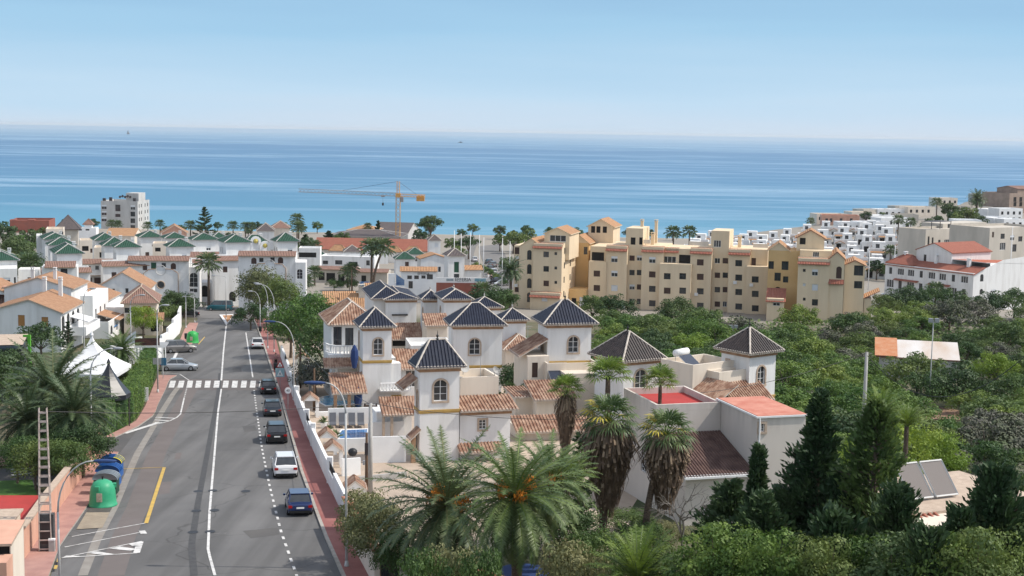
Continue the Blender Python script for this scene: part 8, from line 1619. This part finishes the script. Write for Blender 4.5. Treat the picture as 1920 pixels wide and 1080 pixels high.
for px, py, s, lb in ((607, 803, .9, 'potted palm plant beside the first sun lounger'), (629, 832, 1.0, 'spiky potted plant at the corner of the lower pool'), (617, 812, .6, 'small potted plant by the pool edge')):
    b = G(px, py); t = thing('potted_plant', lb, 'potted plant', (b.x, b.y, g(b.x, b.y)+.05), 0); t.scale = (s,)*3; MB().lathe([(.25, 0), (.38, .5), (.40, .55), (.02, .52)], 12).build('pot', MT['white_clean'], t); cr_ = MB(); R_.seed(px)
    for i in range(60): a = R_.uniform(0, 6.3); e = R_.uniform(.1, 1.4); d = Vector((cos(a)*cos(e), sin(a)*cos(e), sin(e))); l = R_.uniform(.5, .95); s_ = Vector((-sin(a), cos(a), 0))*.06; o_ = Vector((0, 0, .55)); cr_.poly([o_, o_+d*l*.6-s_, o_+d*l-Vector((0, 0, .1)), o_+d*l*.6+s_])
    cr_.build('leaves', MT['palm_leaf'], t)
hedge(G(625, 774), G(678, 772), .45, .7, 'round topped clipped hedge between the two pools', 'leaf_mid', .12, 500)
b = G(661, 889); t = thing('kettle_barbecue', 'black round barbecue kettle standing on the low white wall', 'barbecue', (b.x, b.y, g(b.x, b.y)+1.45), 0); MB().lathe([(.02, 0), (.25, .05), (.38, .25), (.36, .45), (.2, .6), (.02, .64)], 14).build('kettle', MT['black_metal'], t, True); MB().tube((0, 0, -.1), (0, 0, .05), .06, .06, 6).build('stand', MT['grey_metal'], t)
# laundry
for px, c, lb in ((572, (.25, .38, .5), 'light blue cloth on the washing line'), (578, (.03, .05, .12), 'navy cloth on the washing line'), (585, (.62, .64, .66), 'white sheet on the washing line')):
    q = PD(px, 690, 150); mb = MB(); n = 6
    for i in range(n): x0, x1 = -.3+.6*i/n, -.3+.6*(i+1)/n; y0, y1 = .05*sin(i*2.1), .05*sin((i+1)*2.1); mb.poly([(x0, y0, 0), (x1, y1, 0), (x1, y1*.7, 1.0), (x0, y0*.7, 1.0)])
    o = mb.build('laundry', mat('cloth'+str(px), c, .9)); o.location = (q.x, q.y, q.z-.7); tag(o, lb, 'laundry')
a, b = PD(565, 686, 150), PD(625, 684, 150); wire(a, b, .1, 'washing line strung across the terrace', .012)
# pink wall on the left
PW = GP([(46, 1052), (58, 1036), (90, 985), (138, 920), (173, 873), (190, 842)]); wallrun(PW[::-1], 2.0, .22, 'pink_wall', 'boundary_wall', 'salmon pink boundary wall beside the recycling bins', 'wall', 'stone_trim')
# left bottom corner houses
pts = GP([(-40, 1000), (40, 1000), (78, 935), (0, 935), (-60, 940)]); tag(MB().poly([Vector((p.x, p.y, g(p.x, p.y)+.25)) for p in pts]).build('red_court', MT['red_paint']), kind='structure')
B = Bld('corner_house', 'small beige roofed outbuilding beside the red court', 'house', -60, 1000, 80, 8, None, ('cream_wall',)); t = B.blk(-60, 18, 985, dep=3, z0=-1); B.done(); B.box('roof_slab', t.r[0], -.2, t.r[5], t.r[2]+.15, 3.2, t.r[5]+.12, 'stone_trim')
B = Bld('corner_house', 'salmon gatehouse with a tiled top at the bottom left corner', 'house', -60, 1080, 66, 8, None, ('pink_wall', 'cream_wall')); t = B.blk(-60, 20, 1018, dep=3, z0=-1, mat=1); t.win(-10, 1040, 2.5, 1.0, 'void'); k = B.blk(-60, 12, 1056, yoff=-1.5, dep=1.4, z0=-1); B.done(); B.shed(t.r[0], -.3, t.r[2]+.1, 3, t.r[5]+.02, t.r[5]+.3, ('pink_wall', 'stone_trim'), 0)
b = G(34, 1078); t = thing('gate', 'arched grey metal gate with white lettering at the bottom left', 'gate', (b.x, b.y-1, g(b.x, b.y)), radians(78)); mb = MB(); K = 10; arc = [(0, 0, 0)]+[(0, 0, 1.3)]+[(.6-.6*cos(pi*i/K), 0, 1.5+.6*sin(pi*i/K)) for i in range(K+1)]+[(1.2, 0, 0)]; mb.ring_path(arc, .06, 5); mb.build('frame', MT['stone_trim'], t); MB().poly([p for p in arc]).build('panel', MT['grey_metal'], t)
# lawn patch
tag(MB().poly([Vector((p.x, p.y, g(p.x, p.y)+.04)) for p in GP([(-60, 905), (60, 900), (70, 930), (-60, 936)])]).build('lawn', mat('lawn_green', (.07, .16, .03), .9, c2=(.05, .11, .02), scale=3)), kind='structure')
# ---------------- restaurant garden on the left ----------------
def cone_tent(px, py_top, py_eave, xl, xr, D, m, label, name, H0, K=8, spike=True, rz=0):
    c = PD((xl+xr)/2, py_eave, D); z0 = g(c.x, c.y); t = thing(name, label, 'tent', (c.x, c.y, z0), rz); ze = c.z-z0; zt = PD(px, py_top, D).z-z0; R = (xr-xl)/2/F*D; mb = MB(); n = 9; rings = []
    for i in range(n+1): f = i/n; r = R*(1-f)**(1.7 if K == 4 else 1.35)+.08; rings.append(mb._a([((r*cos(2*pi*(k+.5)/K)), r*sin(2*pi*(k+.5)/K), ze+(zt-ze)*f) for k in range(K)]))
    for a, b in zip(rings, rings[1:]):
        for k in range(K): j = (k+1) % K; mb.f.append((a+k, a+j, b+j, b+k)); mb.m.append(0)
    r0 = rings[0]; low = mb._a([(R*1.01*cos(2*pi*(k+.5)/K), R*1.01*sin(2*pi*(k+.5)/K), ze-.45) for k in range(K)])
    for k in range(K): j = (k+1) % K; mb.f.append((r0+k, r0+j, low+j, low+k)); mb.m.append(0)
    mb.build('canopy', MT[m], t); MB().lathe([(.14, 0), (.2, .1), (.12, .3), (.02, .5)], 8, (0, 0, zt-.1)).build('finial', MT[m], t)
    for k in range(0, K, 1 if K < 5 else 2): MB().tube((R*.95*cos(2*pi*(k+.5)/K), R*.95*sin(2*pi*(k+.5)/K), -.2), (R*.95*cos(2*pi*(k+.5)/K), R*.95*sin(2*pi*(k+.5)/K), ze), .06, .06, 6).build('post', MT['frame_dark'], t)
cone_tent(174, 628, 692, 92, 254, 143, 'canvas_white', 'large white pointed marquee in the restaurant garden', 'marquee', 3, 4); cone_tent(203, 680, 737, 166, 243, 126, 'canvas_black', 'black conical canopy beside the tall hedge', 'canopy_tent', 3, 8)
b = gl_(172, 142); wallrun([b, b+Vector((5.5, 1, 0))], 1.5, .15, 'white_clean', 'garden_screen', 'white screen wall under the marquee edge', 'screen')
B = Bld('black_bar', 'black walled bar with a sloping beige roof at the left edge', 'building', -30, 700, 140, 14, None, ('shutter_dk',) if 'shutter_dk' in MT else ('canvas_black',)); t = B.blk(-40, 40, 655, dep=5, z0=-1); B.done(); B.shed(t.r[0], -.4, t.r[2]+.2, 5.2, t.r[5]+.5, t.r[5]+.8, ('stone_trim', 'canvas_black'), 0)
b = gl_(54, 138); t = thing('green_post', 'bright green metal post with a bracket beside the black bar', 'post', b, 0); z = PD(54, 632, 138).z-b.z; m_ = mat('green_paint', (.12, .42, .04), .6); MB().box(-.14, -.1, 0, .14, .1, z).build('post', m_, t); MB().box(-.6, -.09, z, .14, .09, z+.22).build('bracket', m_, t)
# pergola with dark sign, stairs, stepped walls
b = gl_(256, 165); t = thing('pergola', 'white timber pergola with a dark sign panel above the hedge', 'pergola', b, radians(8)); [MB().tube((x, y, 0), (x, y, 3.2), .1, .1, 6).build('post', MT['white_clean'], t) for x in (0, 3) for y in (0, 3)]; [MB().box(-.3, y-.06, 3.2, 3.4, y+.06, 3.4).build('beam', MT['white_clean'], t) for y in (0, 1, 2, 3)]; MB().box(-.2, -.3, 3.5, 2.7, -.2, 4.4).build('sign_panel', mat('dark_sign', (.035, .02, .02), .5, c2=(.12, .05, .035), scale=2, st=(1, 1, 3)), t); [MB().tube((x, 0, 2.4), (x+s*.8, 0, 3.2), .06, .06, 5).build('brace', MT['white_clean'], t) for x, s in ((3, -1), (0, 1))]
q = [G(*p) for p in ((300, 652), (312, 646), (322, 636), (333, 625), (337, 612))]; wallrun(q, 2.6, .3, 'white_clean', 'stepped_wall', 'stepped white wall rising towards the junction hedge', 'wall', None, None, 0, [1.8, 2.4, 3.0, 3.4]); q = [gl_(205, 172), gl_(258, 176), gl_(300, 182)]; wallrun(q, 2.6, .3, 'white_clean', 'garden_wall', 'white terrace wall behind the pergola sign', 'wall'); q = [gl_(225, 185), gl_(292, 190)]; wallrun(q, 1.5, .25, 'white_clean', 'garden_wall', 'low white garden wall before the hipped cream house', 'wall')
b = gl_(250, 179); t = thing('staircase', 'white outdoor staircase leading up to the third terrace house', 'staircase', b, radians(-20)); mb = MB(); [mb.box(-i*.35, 0, 0, -i*.35+.36, 1.4, 2.9-i*.24) for i in range(12)]; mb.build('steps', MT['white_wall'], t); MB().poly([(.4, -.05, 3.0), (-4, -.05, 0.1), (-4, -.05, 1.0), (.4, -.05, 3.9)]).build('parapet', MT['white_clean'], t)
# street wall, guard rail at the cross road
q = GP([(300, 570), (380, 563), (440, 558)]); wallrun(q, 1.5, .3, 'beige_wall', 'street_wall', 'long beige street wall below the arcade buildings', 'wall'); t, z0 = wallrun(GP([(345, 578), (400, 574), (440, 571)]), .15, .3, 'concrete', 'guard_rail', 'low dark guard rail along the cross road', 'guard rail'); a, b = GP([(350, 578), (440, 571)]); mb = MB()
for i in range(9): q = a.lerp(b, i/8)-t.location; q.z = g(q.x+t.location.x, q.y+t.location.y)-z0; mb.tube(q, q+Vector((0, 0, .9)), .06, .06, 4)
p0, p1 = a-t.location, b-t.location; mb.tube((p0.x, p0.y, g(a.x, a.y)-z0+.9), (p1.x, p1.y, g(b.x, b.y)-z0+.9), .07, .07, 4); mb.build('rail', MT['frame_dark'], t)
q = [gl_(555, 256), gl_(612, 262)]; wallrun(q, 1.8, .3, 'beige_wall', 'street_wall', 'beige balustraded wall right of the second arcade building', 'wall'); q = [gl_(1618, 300), gl_(1680, 296)]; wallrun(q, 1.8, .3, 'white_clean', 'garden_wall', 'white garden wall by the last yellow block and the hedge', 'wall')
# sign board and cars in the middle distance
b = gl_(683, 305); t = thing('billboard', 'blue and white signboard beside the slanting palms', 'signboard', b, 0); [MB().tube((x, 0, 0), (x, 0, 3.4), .06, .06, 5).build('post', MT['grey_metal'], t) for x in (-.9, .9)]; MB().box(-1.1, -.06, 1.6, 1.1, .02, 3.6).build('panel', mat('board_blue', (.06, .16, .34), .5, c2=(.45, .50, .55), scale=1.2, lo=.5, hi=.56), t)
for px, py, rot, k, c, lb in ((584, 573, 100, 'hatch', 'slate', 'dark car parked left of the low hedge by the tan roofs'), (597, 566, 100, 'hatch', 'black', 'black car parked farther behind the low hedge'), (575, 565, 100, 'sedan', 'grey', 'grey car parked beside the yellowing tree')): car(px, py, rot, k, c, lb, 'cars parked beyond the junction')
for i, (px, D, rot, k, c) in enumerate(((929, 300, 60, 'van', 'white'), (921, 395, 20, 'hatch', 'black'), (927, 380, 20, 'suv', 'white'), (934, 366, 20, 'hatch', 'silver'), (926, 410, 20, 'suv', 'grey'), (919, 422, 20, 'hatch', 'slate'), (947, 350, 100, 'suv', 'black'), (955, 345, 100, 'hatch', 'white'), (890, 430, 10, 'hatch', 'white'), (945, 296, 80, 'sedan', 'white'))):
    car(0, 0, rot, k, c, f'{c} {"van" if k == "van" else "car"} parked by the beach road, {ORD[i]} of the ten in the lot and lane', 'cars parked by the beach road', loc=gl_(px, D))
for i, (px, D, c, k) in enumerate(((1690, 318, 'beige', 'hatch'), (1702, 316, 'slate', 'hatch'), (1716, 312, 'blue', 'sedan'), (1682, 330, 'silver', 'hatch'), (1694, 330, 'white', 'suv'))): car(0, 0, 70, k, c, f'{["beige", "dark", "bright blue", "silver", "white"][i]} car parked under the broad dark tree by the row house', 'cars parked by the row house', loc=gl_(px, D))
# floodlight heads
for px, py, D, lb in ((1751, 600, 168, 'pair of floodlight heads on the tall valley pole'), (1375, 612, 205, 'pair of floodlight heads on the small valley pole')):
    q = PD(px, py, D); t = thing('floodlight', lb, 'floodlight', q, 0); MB().box(-.6, -.05, -.35, .6, .05, -.25).build('crossbar', MT['lamp_grey'], t); [MB().box(x-.25, -.2, -.25, x+.25, .15, .2).build('lamp_head', MT['grey_metal'], t) for x in (-.38, .38)]
# near roof with solar panels, bottom right
B = Bld('near_house', 'house with a beige flat roof and red tiles under the tilted solar panels', 'house', 1700, 985, 56, 24, None, ('cream_wall', 'beige_wall')); z = B.loc(1740, 960, 2)[1]; t = B.raw(-2.5, 0, 9, 7, -1, z, 0); B.done(); B.box('roof_slab', -2.6, 1.6, z, 9.1, 7.1, z+.12, 'stone_trim'); B.shed(-3.0, -1.4, 3, 1.7, z-1.1, z+.05, ('red_roof', 'stone_trim'), .3)
for i, u in enumerate((2.9, 4.3)):
    mb = MB(); a_ = [(u, 3.2, z+.25), (u+1.25, 3.2, z+.25), (u+1.25, 4.4, z+1.55), (u, 4.4, z+1.55)]; mb.poly(a_); mb.poly([(x, y+.05, zz+.02) for x, y, zz in a_], 1)
    for k in range(4): mb.tube(a_[k], a_[(k+1) % 4], .05, .05, 4, 2)
    for x in (u+.1, u+1.15): mb.tube((x, 4.4, z+.1), (x, 4.4, z+1.55), .03, .03, 4, 2); mb.tube((x, 3.2, z+.2), (x, 4.4, z+.2), .03, .03, 4, 2)
    B.part('solar_panel', mb, [mat('panel_back', (.17, .15, .14), .7), 'solar', 'lamp_grey'])
# rocky bare patch in the valley
pr = G(1762, 778); tag(MB().poly([Vector((pr.x+a, pr.y+b, g(pr.x+a, pr.y+b)+.12)) for a, b in ((-3, -4), (2.5, -4.5), (4, 2), (1, 7), (-2, 5))]).build('bare_earth', mat('bare_earth', (.34, .21, .13), .95, c2=(.15, .10, .08), scale=1.5, detail=8, bump=1, bscale=2)), kind='structure')
# ---------------- sea air ----------------
hz = MB().box(-30000, -80, -20, 30000, 16000, 60).build('haze', [])
hm = bpy.data.materials.new('sea_air'); hm.use_nodes = True; ht = hm.node_tree; ht.nodes.clear(); ho = ht.nodes.new('ShaderNodeOutputMaterial'); hv = ht.nodes.new('ShaderNodeVolumePrincipled')
hv.inputs['Color'].default_value = (.94, .97, 1, 1); hv.inputs['Density'].default_value = .00004; hv.inputs['Anisotropy'].default_value = .2; ht.links.new(hv.outputs[0], ho.inputs['Volume']); hz.data.materials.append(hm); tag(hz, kind='stuff')
for px, py, D, lb in ((905, 560, 190, 'thin television aerial behind the farthest blue roofs'), (1104, 640, 140, 'white dish aerial on a thin mast beside the broad blue tower'), (990, 610, 160, 'yellow ladder aerial between the blue roofs'), (1290, 690, 128, 'small aerial by the water tank terrace')):
    q = PD(px, py, D); o = MB().tube((0, 0, -3), (0, 0, 0), .03, .02, 4).tube((-.5, 0, -.1), (.5, 0, -.1), .02, .02, 3).tube((-.35, 0, -.35), (.35, 0, -.35), .02, .02, 3).tube((0, -.3, -.2), (0, .4, -.2), .02, .02, 3).build('aerial', MT['grey_metal']); o.location = q; tag(o, lb, 'aerial')
